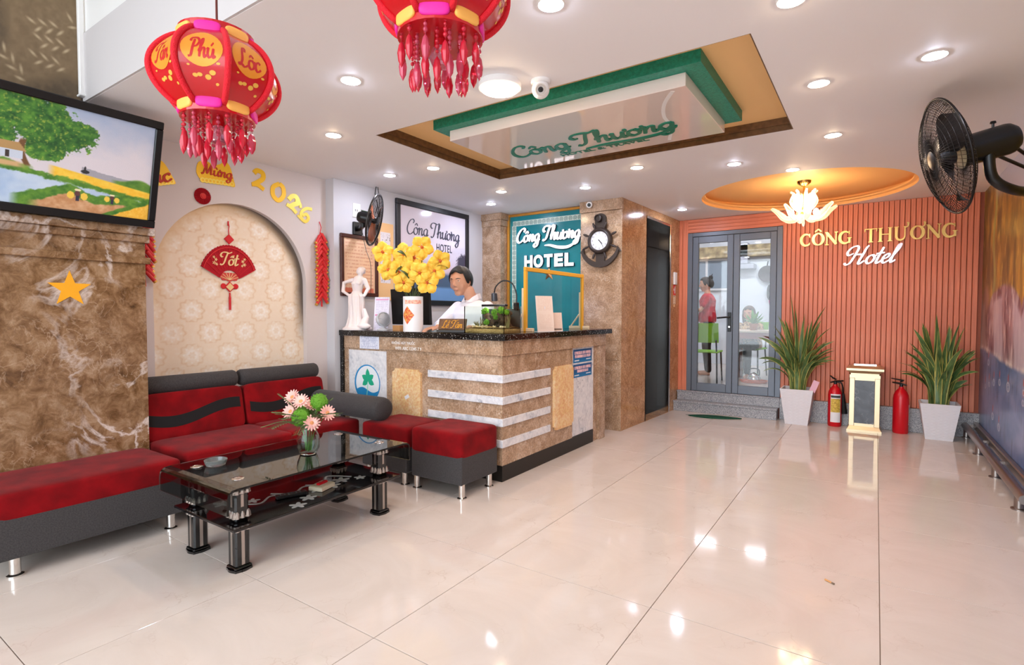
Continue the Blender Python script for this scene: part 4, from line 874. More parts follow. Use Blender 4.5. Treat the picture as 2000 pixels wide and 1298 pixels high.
# hanging red fan with gold characters
hf = thing('hanging_fan', 'red felt fan hanging in the arched niche with gold lettering', 'decoration', (ARX-.046, 2.24, 1.5)); F0 = face_x(.002, 0, 0)
MB(F0 @ T(.0, 0)).tube(catmull([(-.004, .45, .004), (.002, .42, .005), (-.002, .385, .006), (0, .35, .006)], 4), .0035, 6).tube([(-.003, .455, .004), (-.004, .42, .006)], .006, 6).build('cord', DRED, hf)
MB(F0 @ T(0, .315) @ R(PI/4, 'Z')).bbox(-.028, .028, -.028, .028, 0, .012, .003).build('diamond', DRED, hf)
R1, R0, a0, a1 = .30, .105, .42, PI-.42; nf = 60; cyf = -.03
sc_ = lambda k: R1*(1+.012*math.cos(PI*2*k*24/nf))
poly = [(sc_(k)*math.cos(a0+(a1-a0)*k/nf)*.78, cyf+sc_(k)*math.sin(a0+(a1-a0)*k/nf)) for k in range(nf+1)]+[(R0*math.cos(a1-(a1-a0)*k/20)*.8, cyf+R0*math.sin(a1-(a1-a0)*k/20)) for k in range(21)]
fb = MB(F0).prism(poly, 0, .008).build('fan_blade', FELT, hf)
mb = MB(F0)
for k in range(37):
    a = a0+(a1-a0)*k/36
    if k % 3 == 0: mb.ribbon([(R0*1.2*math.cos(a)*.8, cyf+R0*1.2*math.sin(a)), (R1*.94*math.cos(a)*.78, cyf+R1*.94*math.sin(a))], .003, .008, .0095)
mb.ribbon([(R1*.93*math.cos(a0+(a1-a0)*k/30)*.78, cyf+R1*.93*math.sin(a0+(a1-a0)*k/30)) for k in range(31)], .008, .008, .011); mb.build('fan_ribs', DRED, fb)
GC = M('gold_character', (240, 206, 150), .4, .2)
script('lettering', "To^'t", GC, fb, F0 @ T(0, .165), .15, .105, .3, .2, .0095, .012)
mb = MB(F0)
for s_ in (-1, 1):
    for (a, b_, r) in ((.105, .15, .014), (.118, .125, .016), (.1, .115, .012), (.12, .168, .012)): mb.prism([(s_*a+r*(.65+.35*math.cos(5*q))*math.cos(q), b_+r*(.65+.35*math.cos(5*q))*math.sin(q)) for q in [2*PI*i/30 for i in range(30)]], .0095, .0115)
mb.build('blossoms', GC, fb)
LACE = M('red_lace', (208, 70, 62), .6)
mb = MB(F0)
mb.prism([(.1*math.cos(PI+PI*i/24)*(1+.08*math.cos(i*PI/2)), .055+.065*math.sin(PI+PI*i/24)*(1+.08*math.cos(i*PI/2))) for i in range(25)], 0, .004)
fl = mb.build('lace_base', LACE, hf); mb = MB(F0)
for k in range(7): mb.ribbon([(0, .0), (.075*math.cos(PI*(k+1)/8), .0+.06*math.sin(PI*(k+1)/8))], .004, .004, .006)
mb.build('lace_ribs', GC, fl)
kn = MB(F0 @ T(0, -.055) @ R(PI/4, 'Z')).bbox(-.03, .03, -.03, .03, 0, .01, .003).build('knot', DRED, hf); MB(F0 @ T(0, -.055) @ R(PI/4, 'Z')).box(-.022, .022, -.022, .022, .01, .012).build('gold_tile', GC, kn)
MB(F0).lathe([(.018, 0), (.022, .004), (.018, .008)], 16, (-.048, -.05, 0)).lathe([(.018, 0), (.022, .004), (.018, .008)], 16, (.048, -.05, 0)).build('knot_loops', DRED, kn)
mb = MB(F0).tube([(0, -.1, .005), (0, -.125, .005)], .006, 8).tube([(0, -.125, .005), (0, -.14, .005), (0, -.235, .005)], [.006, .009, .0085], 10); mb.build('tassel', DRED, hf)
CRK = M('cracker_red', (214, 48, 50), .45); CRG = M('cracker_gold', (220, 170, 80), .3, .6); CRD = M('cracker_dark', (70, 20, 22), .7)
def firecrackers(y, z0, z1, label, seed):
    t = thing('firecracker_string', label, 'decoration', (ARX, y, z0), 0, 'firecracker strings'); rs = random.Random(seed)
    MB().tube([(.01, 0, z1-z0-.12), (.015, .012, z1-z0-.05), (.008, 0, z1-z0)], .004, 6).tube([(.03, 0, .08), (.03, 0, z1-z0-.1)], .006, 6).tube([(.03, 0, 0), (.03, 0, .09)], [.008, .004], 8).build('cord', DRED, t)
    body = MB().cyl((0, 0, 0), (0, 0, .085), .0135, n=10).mesh('cracker', True); body.materials.append(CRK); cap = MB().cyl((0, 0, -.008), (0, 0, .004), .0140, n=10).mesh('cracker_end', True); cap.materials.append(CRG)
    n_ = int((z1-z0-.16)/.034)
    for i in range(n_):
        z = .05+.034*i+(.017 if False else 0)
        for s_ in (-1, 1):
            o = piece('cracker', body, t, (.03+rs.uniform(0, .018), s_*(.052+rs.uniform(-.006, .006)), z+(.017 if s_ > 0 else 0)-.03)); o.rotation_euler = (s_*(.62+rs.uniform(-.12, .12)), rs.uniform(-.2, .2), 0)
            e = piece('cracker_end', cap, o)
    return t
firecrackers(3.03, 1.30, 2.06, 'red firecracker string on the wall corner below the number six', 1); firecrackers(1.625, 1.42, 1.98, 'red firecracker string half hidden behind the marble pier', 2)

# ================================================================ RECEPTION WALL
FRM = M('dark_frame', (34, 32, 36), .4)
po = thing('framed_poster', 'white hotel poster in a thick black frame on the reception wall', 'poster', (XL, 4.425, 1.33)); W_, H_ = 1.16, 1.075
MB().bbox(.0, .03, -W_/2, W_/2, 0, .055, .004).bbox(.0, .03, -W_/2, W_/2, H_-.055, H_, .004).bbox(.0, .03, -W_/2, -W_/2+.055, .055, H_-.055, .004).bbox(.0, .03, W_/2-.055, W_/2, .055, H_-.055, .004).build('frame', FRM, po)
def poster(U, V):
    n = smooth_noise(U, V, 8, 8, 31, 4); n3 = smooth_noise(U, V, 60, 60, 32, 3)
    c = mixc((236, 226, 240), (214, 200, 222), np.clip((.75-V)*1.5, 0, 1)); c = mixc(c, (190, 176, 202), np.clip((.5-V)*4, 0, 1)); c = mixc(c, (226, 190, 190), np.clip(1-np.abs(V-.36)/.06, 0, 1)*.7)
    c = mixc(c, (86, 100, 128), np.clip((.33+.06*(n-.5)-V)/.03, 0, 1)); c = mixc(c, (120, 160, 214), np.clip((.17-V)/.03, 0, 1)*np.clip((U-.3)/.05, 0, 1))
    tree = (1-np.hypot((U-.95)/.12, (V-.42)/.16))+.5*(n3-.5); c = mixc(c, (86, 72, 88), np.clip(tree*4, 0, 1)); return c
print_sheet('print', vcol('poster_print', .12, coat=.6), po, face_x(.012, 0, H_/2), W_-.1, H_-.1, 110, 100, poster)
INK = M('poster_ink', (72, 70, 88), .4)
script('lettering', 'Co^ng Thu?o?ng', INK, po, face_x(.0125, .0, .79), .84, .235, .2, .12, 0, .0015); text('lettering', 'HOTEL', INK, po, face_x(.0125, .155, .64), .26, .085, .0015, .012, 1.1)
ce = thing('framed_certificate', 'peach certificate in a dark wooden frame under the small fan', 'picture', (XL, 3.385, 1.4)); W_, H_ = .44, .57; MAH = M('mahogany', (74, 34, 26), .35)
MB().bbox(0, .025, -W_/2, W_/2, 0, .035, .004).bbox(0, .025, -W_/2, W_/2, H_-.035, H_, .004).bbox(0, .025, -W_/2, -W_/2+.035, .035, H_-.035, .004).bbox(0, .025, W_/2-.035, W_/2, .035, H_-.035, .004).build('frame', MAH, ce)
print_sheet('certificate_print', PRINT, ce, face_x(.01, 0, H_/2), W_-.06, H_-.06, 60, 80, lines_sheet((246, 206, 172), (216, 150, 120), 16, [(.0, .1, (222, 120, 90))]))
sl = thing('calligraphy_scroll', 'tan scroll with white brushwork panel beside the certificate', 'picture', (XL, 3.715, 1.37)); MB().bbox(0, .012, -.1, .1, 0, .76, .003).build('mount', M('scroll_tan', (240, 194, 138), .6), sl)
def brush(U, V):
    n = smooth_noise(U, V, 14, 40, 41, 3); return mixc((230, 222, 226), (70, 64, 70), np.clip((n-.66)*9, 0, 1))
print_sheet('brushwork', PRINT, sl, face_x(.0126, -.01, .42), .13, .5, 60, 120, brush)
so = thing('socket_plate', 'white wall socket plate above the small fan bracket', 'socket', (XL, 3.36, 2.2)); MB().bbox(0, .008, -.045, .045, -.065, .065, .002).build('plate', WHITE, so); MB().box(.008, .0088, -.02, -.014, -.01, .01).box(.008, .0088, .002, .008, -.01, .01).build('slots', BLACKM, so)

# ---- wall fans
def fan(name, label, head, axis, R_, motor_r, motor_l, mount, blade_mat, wires=44, rings=7, pipe_r=.014, band=None):
    """head: cage centre; axis points out of the front of the fan"""
    t = thing(name, label, 'fan', mount); ax = Vector(axis).normalized(); m_ = T(*(Vector(head)-Vector(mount))) @ ax.to_track_quat('Z', 'Y').to_matrix().to_4x4()
    WIRE = M('fan_wire', (30, 26, 25), .35, .6); dep = R_*(.30 if R_ < .26 else .42)
    mb = MB(m_)
    def prof(u, side): r = R_*(.16+.84*u); return r, side*dep*(.5)*(1-u**3.2)+(0 if u < 1 else 0)
    for side in (1, -1):
        for k in range(wires):
            a = 2*PI*k/wires; tw = .16*side
            pts = []
            for i in range(7):
                u = i/6; r, z = prof(u, side); aa = a+tw*(1-u); pts.append((r*math.cos(aa), r*math.sin(aa), z))
            mb.tube(pts, .0011 if R_ < .26 else .0013, 4, False)
        for j in range(rings):
            u = (j+.5)/rings; r, z = prof(u, side); mb.tube([(r*math.cos(2*PI*k/40), r*math.sin(2*PI*k/40), z) for k in range(40)], .0012, 4, closed=True)
    cg = mb.build('cage', WIRE, t, 2)
    MB(m_).tube([(R_*math.cos(2*PI*k/56), R_*math.sin(2*PI*k/56), 0) for k in range(56)], .006 if band is None else .009, 8, closed=True).build('cage_rim', band or WIRE, t, 2)
    MB(m_).lathe([(0, dep*.54), (R_*.14, dep*.54), (R_*.17, dep*.5), (R_*.17, dep*.44), (0, dep*.44)][::-1], 28).build('badge', BLACK, t, True)
    hub = MB(m_).lathe([(0, dep*.3), (R_*.13, dep*.26), (R_*.15, 0), (R_*.15, -dep*.25), (0, -dep*.25)][::-1], 24).build('hub', BLACK, t, True)
    for k in range(3):
        b0 = 2*PI*k/3+.4
        def bl(u, v): r = R_*(.13+.72*v); w = .6*(.5+.65*math.sin(PI*min(1, v*.85+.1)))*(1-max(0, (v-.7)/.3)**2*.75); a = b0+(u-.5)*w*1.5+v*.35; return (r*math.cos(a), r*math.sin(a), (u-.5)*dep*.5)
        MB(m_).grid(bl, 10, 10).build('blade', blade_mat, t, 2)
    mo = MB(m_).lathe([(0, -dep*.5-motor_l), (motor_r*.7, -dep*.5-motor_l+.004), (motor_r*.95, -dep*.5-motor_l+.03), (motor_r, -dep*.5-motor_l+.05), (motor_r, -dep*.5-.01), (motor_r*1.05, -dep*.5), (motor_r*1.05, -dep*.45), (0, -dep*.45)], 28).build('motor', M('fan_motor_black', (22, 23, 25), .28), t, True)
    return t, m_, dep, mo
ft, fm, dep, mo = fan('wall_fan', 'small black wall fan above the framed certificate', (-3.69, 3.27, 2.065), (.80, .55, -.22), .225, .055, .12, (XL, 3.36, 2.03), M('orange_blade', (206, 112, 66), .35, trans=.2), 60, 5, band=M('cage_rim_clear', (60, 58, 58), .2, .5))
MB().bbox(0, .03, -.05, .05, -.06, .06, .004).build('wall_plate', BLACK, ft); e = fm @ Vector((0, 0, -dep*.5-.07)); MB().tube([(.02, 0, 0), (.1, -.03, 0), (e.x, e.y, -.01), (e.x, e.y, e.z)], .024, 12).build('arm', BLACK, ft, True)
MB().tube(catmull([(.12, -.03, -.05), (.15, -.02, -.2), (.17, .02, -.35), (.12, .06, -.62)], 8), .0025, 5).build('pull_cord', BLACK, ft); MB(fm @ T(0, .052, -dep*.5-.06) @ R(-PI/2, 'X')).box(-.025, .025, -.035, .035, 0, .006).build('label', M('fan_green_label', (70, 96, 74), .4), mo)
cb = tag(MB().tube(catmull([(.0, 0, 0), (.02, .005, .08), (.0, -.005, .17), (.01, 0, .25)], 5), .005, 6).tube(catmull([(.0, .02, 0), (.02, .03, .1), (.01, .02, .25)], 5), .004, 6).build('fan_cable', BLACK, None, 2), 'black cables running from the small fan to the ceiling', 'cable'); cb.location = (-3.99, 3.55, 2.2)
ft, fm, dep, mo = fan('wall_fan', 'large black industrial wall fan by the waterfall mural', (.30, 3.80, 2.10), (-.94, -.2, -.24), .315, .082, .25, (XR, 4.25, 1.93), M('dark_blade', (34, 31, 31), .3), 84, 9, band=None)
e = fm @ Vector((0, 0, -dep*.5-.14)); MB().bbox(-.03, 0, -.07, .07, -.09, .09, .005).build('wall_plate', BLACK, ft)
MB().tube(catmull([(-.02, 0, 0), (-.12, -.06, -.0), (e.x+.1, e.y+.05, -.03), (e.x, e.y-.02, .04), (e.x-.02, e.y-.04, e.z)], 8), [.026]*33, 14).build('arm', BLACK, ft, True)
MB().tube([(-.02, .02, .07), (e.x+.06, e.y+.03, e.z+.01)], .009, 8).build('brace', BLACK, ft); MB().tube([(-.02, -.04, .03), (e.x+.03, e.y+.01, e.z-.07)], .009, 8).build('brace', BLACK, ft)
MB(fm @ T(0, 0, -dep*.5-.17) @ R(-.5, 'Z')).add([(.0828*math.cos(a), .0828*math.sin(a), z) for z in (-.045, .035) for a in [-2.6+.1*i for i in range(9)]], [(i, i+1, 9+i+1, 9+i) for i in range(8)]).build('label', M('fan_blue_label', (150, 196, 214), .4), mo)
tp = MB(T(e.x, e.y, e.z+.074)).lathe([(.006, 0), (.006, .03), (.014, .032), (.012, .042), (0, .044)], 12).build('knob', BLACK, mo, True)
MB().tube(catmull([(-.05, -.1, -.03), (-.06, -.1, -.2), (-.03, -.08, -.4), (-.02, -.1, -.55)], 8), .005, 6).build('cable', BLACK, ft)

# ================================================================ TEAL SIGN WALL
TEAL = M('teal_panel', (22, 138, 148), .22, noise=(3, (14, 124, 136)), coat=.3)
X0, X1, Z0, Z1, TYY = -3.735, -2.69, .9, 2.415, 5.458
ts = thing('teal_sign', 'teal hotel sign panel with white raised letters and scroll border', 'sign', ((X0+X1)/2, 5.47, Z0)); TS = T(-(X0+X1)/2, -5.47, -Z0)
MB(TS).box(X0, X1, TYY, 5.472, Z0, Z1).build('panel', TEAL, ts)
MB(TS).bbox(X0, X1, TYY-.012, TYY+.002, Z1, Z1+.03, .003).bbox(X0-.026, X0+.004, TYY-.03, TYY+.004, Z0, Z1+.03, .004).build('gold_trim', M('gold_trim', (214, 150, 60), .35, .5), ts)
def scroll(n):
    def f(U, V):
        x = (U*n) % 1-.5; y = V-.5; d = np.hypot(x*1.05, y); th = np.arctan2(y, x); sp = np.abs(((d*5.2-th/(2*PI)) % 1)-.5)
        ink = ((sp < .24) & (d < .47)).astype(float); ed = ((V < .08) | (V > .92)).astype(float)
        return mixc(mixc((206, 224, 212), (60, 112, 110), ink), (220, 236, 226), ed)
    return f
SCR = vcol('scroll_print', .35)
print_sheet('scroll_border', SCR, ts, TS @ face_ny((X0+X1)/2+.02, TYY-.001, Z1-.085), X1-X0-.05, .062, 420, 26, scroll(17)); print_sheet('scroll_border', SCR, ts, TS @ face_ny(X0+.062, TYY-.0012, (Z0+Z1)/2-.06) @ R(PI/2, 'Z'), Z1-Z0-.1, .062, 520, 26, scroll(24)); print_sheet('scroll_border', SCR, ts, TS @ face_ny(X1-.012, TYY-.0012, (Z0+Z1)/2-.06) @ R(PI/2, 'Z'), Z1-Z0-.1, .026, 520, 12, scroll(55))
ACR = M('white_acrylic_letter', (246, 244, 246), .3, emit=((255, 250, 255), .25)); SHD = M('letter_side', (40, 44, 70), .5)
for mt, z0, z1, w in ((SHD, 0, .022, .47), (ACR, .022, .026, .42)):
    script('script_lettering', 'Co^ng Thu?o?ng', mt, ts, TS @ face_ny(-3.185, TYY, 2.135), .85, .27, w, .2, z0, z1, under=[(5.2, -.75), (6.2, -.8), (7.6, -1.15), (9.2, -1.2), (10.4, -.7), (11.2, -.1)])
for i, ch in enumerate('HOTEL'):
    w = .115 if ch != 'O' else .13; xx = -3.452+.137*i
    text('letter', ch, SHD, ts, TS @ face_ny(xx, TYY, 1.86), w+.008, .158, .022, .05); text('letter', ch, ACR, ts, TS @ face_ny(xx, TYY-.022, 1.86), w, .15, .003, .05)
st = tag(MB(face_ny(-3.18, TYY, 1.705)).add([(0, 0, .03)]+[(x, y, .004) for x, y in star_poly(.082, .42)]+[(x, y, 0) for x, y in star_poly(.082, .42)], [(0, 1+i, 1+(i+1) % 10) for i in range(10)]+[(1+i, 11+i, 11+(i+1) % 10, 1+(i+1) % 10) for i in range(10)]).build('metal_star', M('bronze_star', (170, 120, 80), .3, .7)), 'faceted bronze star below the raised hotel letters', 'star')

# ================================================================ SHIP WHEEL CLOCK, CAMERAS
WOODD = M('dark_carved_wood', (58, 47, 42), .4); ck = thing('ship_wheel_clock', 'dark anchor and ship wheel clock on the marble lift column', 'clock', (-2.445, 5.3, 2.015)); F = face_ny(0, 0, 0)
MB(F).prism([(-.062, .13), (-.062, .22)]+[(.062*math.cos(a), .235+.055*math.sin(a)) for a in [PI-PI*i/12 for i in range(13)]]+[(.062, .13), (.05, -.1), (.05, -.22)]+[(.062*math.cos(a), -.235+.048*math.sin(a)) for a in [-PI*i/12 for i in range(13)]]+[(-.05, -.22), (-.05, -.1)], 0, .03).build('anchor_shaft', WOODD, ck)
MB(F @ T(-.012, .235, .03)).lathe([(.03, 0), (.04, .01), (.04, .045), (.028, .05), (.026, .03), (0, .03)], 24).build('anchor_ring', WOODD, ck, True)
fl = catmull([(-.21, -.1), (-.17, -.17), (-.09, -.235), (0, -.255), (.09, -.235), (.17, -.17), (.21, -.1)], 5); MB(F).ribbon(fl, [.02+.035*math.sin(PI*i/(len(fl)-1)) for i in range(len(fl))], .012, .05).prism([(-.235, -.12), (-.195, -.065), (-.18, -.13)], .012, .04).prism([(.235, -.12), (.195, -.065), (.18, -.13)], .012, .04).build('anchor_fluke', WOODD, ck)
for k in range(8):
    a = 2*PI*k/8+PI/8; c, s_ = math.cos(a), math.sin(a); MB(F).tube([(c*r, s_*r, .045) for r in (.12, .15, .165, .19, .205)], [.009, .009, .014, .012, .008], 10).build('spoke', WOODD, ck, True)
MB(F).lathe([(.098, .03), (.1, .062), (.112, .07), (.125, .066), (.136, .055), (.14, .03)], 48).build('wheel_rim', WOODD, ck, True)
dial = MB(F).lathe([(0, .046), (.099, .046), (.099, .05), (0, .05)], 48).build('dial', M('dial_white', (232, 232, 238), .3), ck)
mb = MB(F)
for k in range(12):
    a = PI/2-2*PI*k/12; text('numeral', str(k or 12), INK, dial, F @ T(.08*math.cos(a), .08*math.sin(a), .0501), None, .016, .0006); mb.ribbon([(.09*math.cos(a), .09*math.sin(a)), (.096*math.cos(a), .096*math.sin(a))], .002, .0501, .0508)
mb.build('ticks', INK, dial)
for L_, w, ang in ((.05, .008, -45), (.078, .005, -55)): MB(F @ R(math.radians(ang), 'Z')).ribbon([(-.015, 0), (L_, 0)], [w, w*.5], .052, .054).build('hand', BLACK, ck)
MB(F).lathe([(0, .057), (.005, .056), (.005, .051)][::-1], 12).build('hand_pin', BLACK, ck)
c1 = thing('dome_camera', 'white dome security camera on the ceiling beside the round lamp', 'camera', (-1.47, 2.43, CZ)); MB().lathe([(.052, 0), (.052, -.012), (.046, -.018)], 32).build('base', WHITE, c1, True); MB().ball((0, 0, -.045), (.046, .046, .048), 28, 18).build('dome', WHITE, c1, 2)
dv = (Vector((0, 0, CAMZ))-Vector((-1.47, 2.43, CZ))).normalized(); mm = T(0, 0, -.045) @ dv.to_track_quat('Z', 'Y').to_matrix().to_4x4(); MB(mm).lathe([(.03, .03), (.03, .048), (.024, .05), (.022, .044), (0, .044)], 28).build('lens_ring', M('cam_ring', (200, 190, 180), .4), c1, True); MB(mm).lathe([(.014, .044), (.012, .05), (0, .052)], 20).build('lens', M('cam_lens', (20, 16, 14), .05), c1, True)
c2 = thing('bullet_camera', 'small white round camera on the lift column capital', 'camera', (-2.565, 5.288, 2.425)); mm = Vector((.35, -1, -.25)).normalized().to_track_quat('Z', 'Y').to_matrix().to_4x4(); MB(T(0, -.035, -.02) @ mm).lathe([(0, -.03), (.028, -.026), (.034, 0), (.032, .03), (.024, .036), (0, .036)], 24).build('body', WHITE, c2, True); MB(T(0, -.035, -.02) @ mm).lathe([(.019, .0365), (.017, .04), (0, .041)], 20).build('lens', BLACK, c2, True); MB().cyl((0, 0, .01), (0, -.035, -.0), .012).build('stem', WHITE, c2)
# lift call panel and notices
lp = thing('lift_call_panel', 'white lift call box over a red sign and paper notice', 'panel', (LX+.0625, LY+1.57, 1.33), LRZ); F = face_x(0, 0, 0)
MB(F).bbox(-.045, .045, .285, .44, 0, .022, .004).build('call_box', WHITE, lp); MB(F).bbox(.0, .03, .3, .425, .022, .026, .002).build('button_plate', M('grey_plate', (214, 210, 206), .3), lp)
rs_ = MB(F).box(-.045, .045, .15, .28, 0, .002).build('red_sign', M('sign_red', (206, 40, 30), .4), lp); mb = MB(F).ribbon(catmull([(.005, .26), (.0, .2), (.012, .175), (.026, .2), (.03, .265)], 6), .009, .002, .003)
mb.prism([(-.022+.012*math.cos(a), .22+.018*math.sin(a)) for a in [2*PI*i/16 for i in range(16)]], .002, .003).build('sign_mark', WHITE, rs_)
print_sheet('notice', PRINT, lp, F @ T(0, .09, .0015), .09, .11, 24, 24, lines_sheet((236, 218, 190), (60, 50, 44), 5)); MB(F).box(-.03, .03, .0, .03, 0, .0015).build('tape', M('tape_tan', (226, 190, 140), .5), lp)
# ================================================================ HANGING SIGN BOX IN THE CEILING RECESS
hb = thing('ceiling_sign_box', 'green framed ceiling box with glossy panel and green script lettering', 'sign', (-1.62, 3.22, CZ+.085)); HB = T(1.62, -3.22, -CZ-.085)
GRF = M('green_frame', (24, 152, 124), .4, noise=(60, (14, 130, 104)), bump=(140, .5))
MB(HB).box(-2.49, -.735, 2.725, 3.70, 2.472, CZ+.087).build('green_frame', GRF, hb)
pnl = MB(HB).bbox(-2.41, -.83, 2.80, 3.655, 2.403, 2.4725, .002).build('gloss_panel', M('gloss_beige_panel', (240, 224, 214), .05, coat=.5), hb)
HG = M('script_green', (22, 128, 100), .35); FD = HB @ face_dn(-1.63, 3.30, 2.403)
script('script_lettering', 'Co^ng Thu?o?ng', HG, pnl, FD @ R(0, 'Z') @ T(0, 0), 1.18, .33, .3, .25, 0, .004, under=[(5.0, -.75), (6.5, -.6), (8.5, -.75), (10.2, -.5), (11.3, .1)])
text('lettering', 'HOTEL & TRAVEL', HG, pnl, FD @ T(.02, -.205), .66, .05, .003, .02)
MB(HB).ribbon(catmull([(-.905, 2.83), (-1.0, 2.98), (-1.06, 3.16), (-1.08, 3.35), (-1.17, 3.6)], 6), .022, 2.4015, 2.4032).build('tape_repair', WHITE, pnl)

# ================================================================ RED LANTERNS
LRED = M('lantern_red', (190, 12, 24), .25, coat=.3); LRIB = M('lantern_rib_red', (226, 26, 44), .8, bump=(300, .5)); MAG = M('flower_magenta', (226, 30, 150), .55); ORG = M('flower_orange', (250, 182, 88), .55)
BEAD = M('bead_red', (222, 36, 62), .15, trans=.35); BEADP = M('bead_pink', (232, 90, 120), .1, trans=.5); LGOLD = M('lantern_gold', (228, 146, 44), .35, .2)
def lantern(label, loc, Rm, Hh, a_off, top_z, words):
    t = thing('lantern', label, 'lantern', loc, 0, 'red new year lanterns'); N_ = 8; n_ = 22
    def prof(v): return Rm*(.44+.56*math.sin(PI*(.03+.94*v))**.62), Hh*(v-.5)
    def surf(a, v, k=1.0):
        r, z = prof(v); seg = 2*PI/N_; fr = ((a-a_off) % seg)/seg-.5; r *= (1-.085*(1-(2*fr)**2))  # panels bulge less than ribs
        return (r*k*math.cos(a), r*k*math.sin(a), z)
    for k in range(N_):
        a0 = a_off+2*PI*k/N_; seg = 2*PI/N_
        pn = MB().grid(lambda u, v: surf(a0+seg*min(max(u, .001), .999), v), 8, n_).build('panel', LRED, t, 2)
        MB().tube([surf(a0+.0001, i/24, 1.012) for i in range(25)], .0085, 8).build('rib', LRIB, t, 2)
        # gold medallion printed on the panel: ellipse following the surface
        cv, rv, ru = .60, .25, .41
        mb = MB()
        def el(q, k2): return (.5+ru*k2*math.cos(q), cv+rv*k2*math.sin(q))
        vs = [surf(a0+seg*.5, cv, 1.006)]; fs = []
        for j in (1, 2, 3, 4):
            for i in range(28): u, v = el(2*PI*i/28, j/4); vs.append(surf(a0+seg*u, v, 1.006))
        for i in range(28): fs.append((0, 1+i, 1+(i+1) % 28))
        for j in range(3):
            for i in range(28): fs.append((1+28*j+i, 1+28*(j+1)+i, 1+28*(j+1)+(i+1) % 28, 1+28*j+(i+1) % 28))
        md = mb.add(vs, fs).build('medallion', LGOLD, pn, 2)
        w = words[k % len(words)]
        mb = MB(); stx = script_strokes(w, .34, .1); xs = [q[0] for p_, _ in stx for q in p_]; ys = [q[1] for p_, _ in stx for q in p_]
        for p_, ww in stx:
            L_ = []; R_ = []
            for i in range(len(p_)):
                A = p_[max(i-1, 0)]; B = p_[min(i+1, len(p_)-1)]; dx, dy = B[0]-A[0], B[1]-A[1]; d_ = math.hypot(dx, dy) or 1
                for s_, lst in ((1, L_), (-1, R_)):
                    x = p_[i][0]-s_*dy/d_*ww[i]/2; y = p_[i][1]+s_*dx/d_*ww[i]/2
                    u = .5+((x-min(xs))/(max(xs)-min(xs))-.5)*ru*1.3; v = cv+((y-min(ys))/(max(ys)-min(ys))-.5)*rv*1.1; lst.append(surf(a0+seg*u, v, 1.009))
            n2 = len(L_); mb.add(L_+R_, [(i, i+1, n2+i+1, n2+i) for i in range(n2-1)])
        mb.build('lettering', M('lantern_letter_red', (190, 20, 26), .4), md)
        mb = MB()   # coin strings and petals below the medallion
        for (u, v, r1, r2) in ((.32, .25, .06, .022), (.42, .26, .06, .022), (.6, .24, .07, .03), (.7, .29, .07, .03), (.22, .36, .03, .012), (.82, .4, .04, .016), (.8, .17, .04, .016)):
            c = [surf(a0+seg*(u+r1*math.cos(2*PI*i/10)), v+r2*math.sin(2*PI*i/10), 1.006) for i in range(10)]; mb.add(c, [tuple(range(10))])
        mb.build('coin_print', M('lantern_coin', (222, 170, 70), .4), pn)['kind'] = 'stuff'
    # top and bottom collars of fabric blossoms
    for z, s_ in ((-Hh*.5, -1), (Hh*.5, 1)):
        rr = prof(0)[0]*1.0; rg = MB().lathe([(rr-.01, z-.024), (rr+.004, z-.024), (rr+.004, z+.024), (rr-.01, z+.024)], 32).build('collar', LRED, t)
        for k in range(8):
            a = a_off+2*PI*(k+.5)/8; MB(T(rr*math.cos(a), rr*math.sin(a), z) @ R(a, 'Z')).pillow(-.007, .008, -rr*.36, rr*.36, -.018, .018, 5, .6, .6).build('collar_blossom', ORG if k % 2 else MAG, rg, 2)
    MB().lathe([(prof(0)[0]-.012, -Hh*.5), (.03, -Hh*.47), (0, -Hh*.47)], 28).build('bottom_disc', M('lantern_inner_red', (150, 8, 22), .7), t)
    MB().lathe([(0, Hh*.47), (.03, Hh*.47), (prof(0)[0]-.012, Hh*.5)][::-1], 28).build('top_disc', M('lantern_inner_red', (150, 8, 22), .7), t)
    zb = -Hh*.5-.02; MB().lathe([(0, 0), (.02, .004), (.03, .025), (.02, .05), (.008, .06)], 16, (0, 0, zb-.075)).build('bulb', M('lantern_bulb', (236, 170, 190), .05, trans=.8), t, True); MB().cyl((0, 0, zb-.02), (0, 0, zb+.03), .016).build('bulb_holder', RED, t)
    rs = random.Random(int(Rm*1000)); bd = {}
    for kind, mt in (('s', BEAD), ('l', BEAD), ('p', BEADP)):
        me = (MB().ball((0, 0, 0), .0062, 7, 5) if kind == 's' else MB().lathe([(0, -.036), (.008, -.02), (.0105, 0), (.007, .02), (0, .03)], 8)).mesh('bead', True); me.materials.append(mt); bd[kind] = me
    for k in range(26):
        a = 2*PI*k/26; rr = prof(0)[0]*(.95 if k % 2 else .62); x, y = rr*math.cos(a), rr*math.sin(a); n3 = 2+rs.randrange(3)+(2 if k % 2 == 0 else 0); z = zb
        s_ = piece('bead_string', bd['s'], t, (x, y, z)); mbx = MB()
        for j in range(1, n3): mbx.ball((0, 0, -j*.0125), .0045+.002*((j*7+k) % 3)/2, 6, 4)
        mbx.tube([(0, 0, .02), (0, 0, -n3*.0125)], .001, 4); mbx.build('bead_row', BEAD if k % 3 else BEADP, s_, 2)
        piece('drop_bead', bd['l' if k % 3 else 'p'], s_, (0, 0, -n3*.0125-.028))
    MB().tube(catmull([(0, 0, Hh*.5-.02), (.004, 0, Hh*.5+.05), (-.003, .002, Hh*.5+.12), (0, 0, top_z-loc[2])], 6), .0035, 6).tube(catmull([(.0, 0, Hh*.5-.02), (-.004, .003, Hh*.5+.06), (.003, -.002, Hh*.5+.12), (0.001, 0, top_z-loc[2])], 6), .003, 6).build('cord', M('brown_cord', (110, 50, 40), .7), t)
    return t
lantern('whole red eight-panel lantern with gold medallions and bead tassels near the painting', (-1.672, .868, 1.95), .174, .208, .46, 3.6, ["Lo^c", 'Ta^n', "Phu'", "Lo^c"])
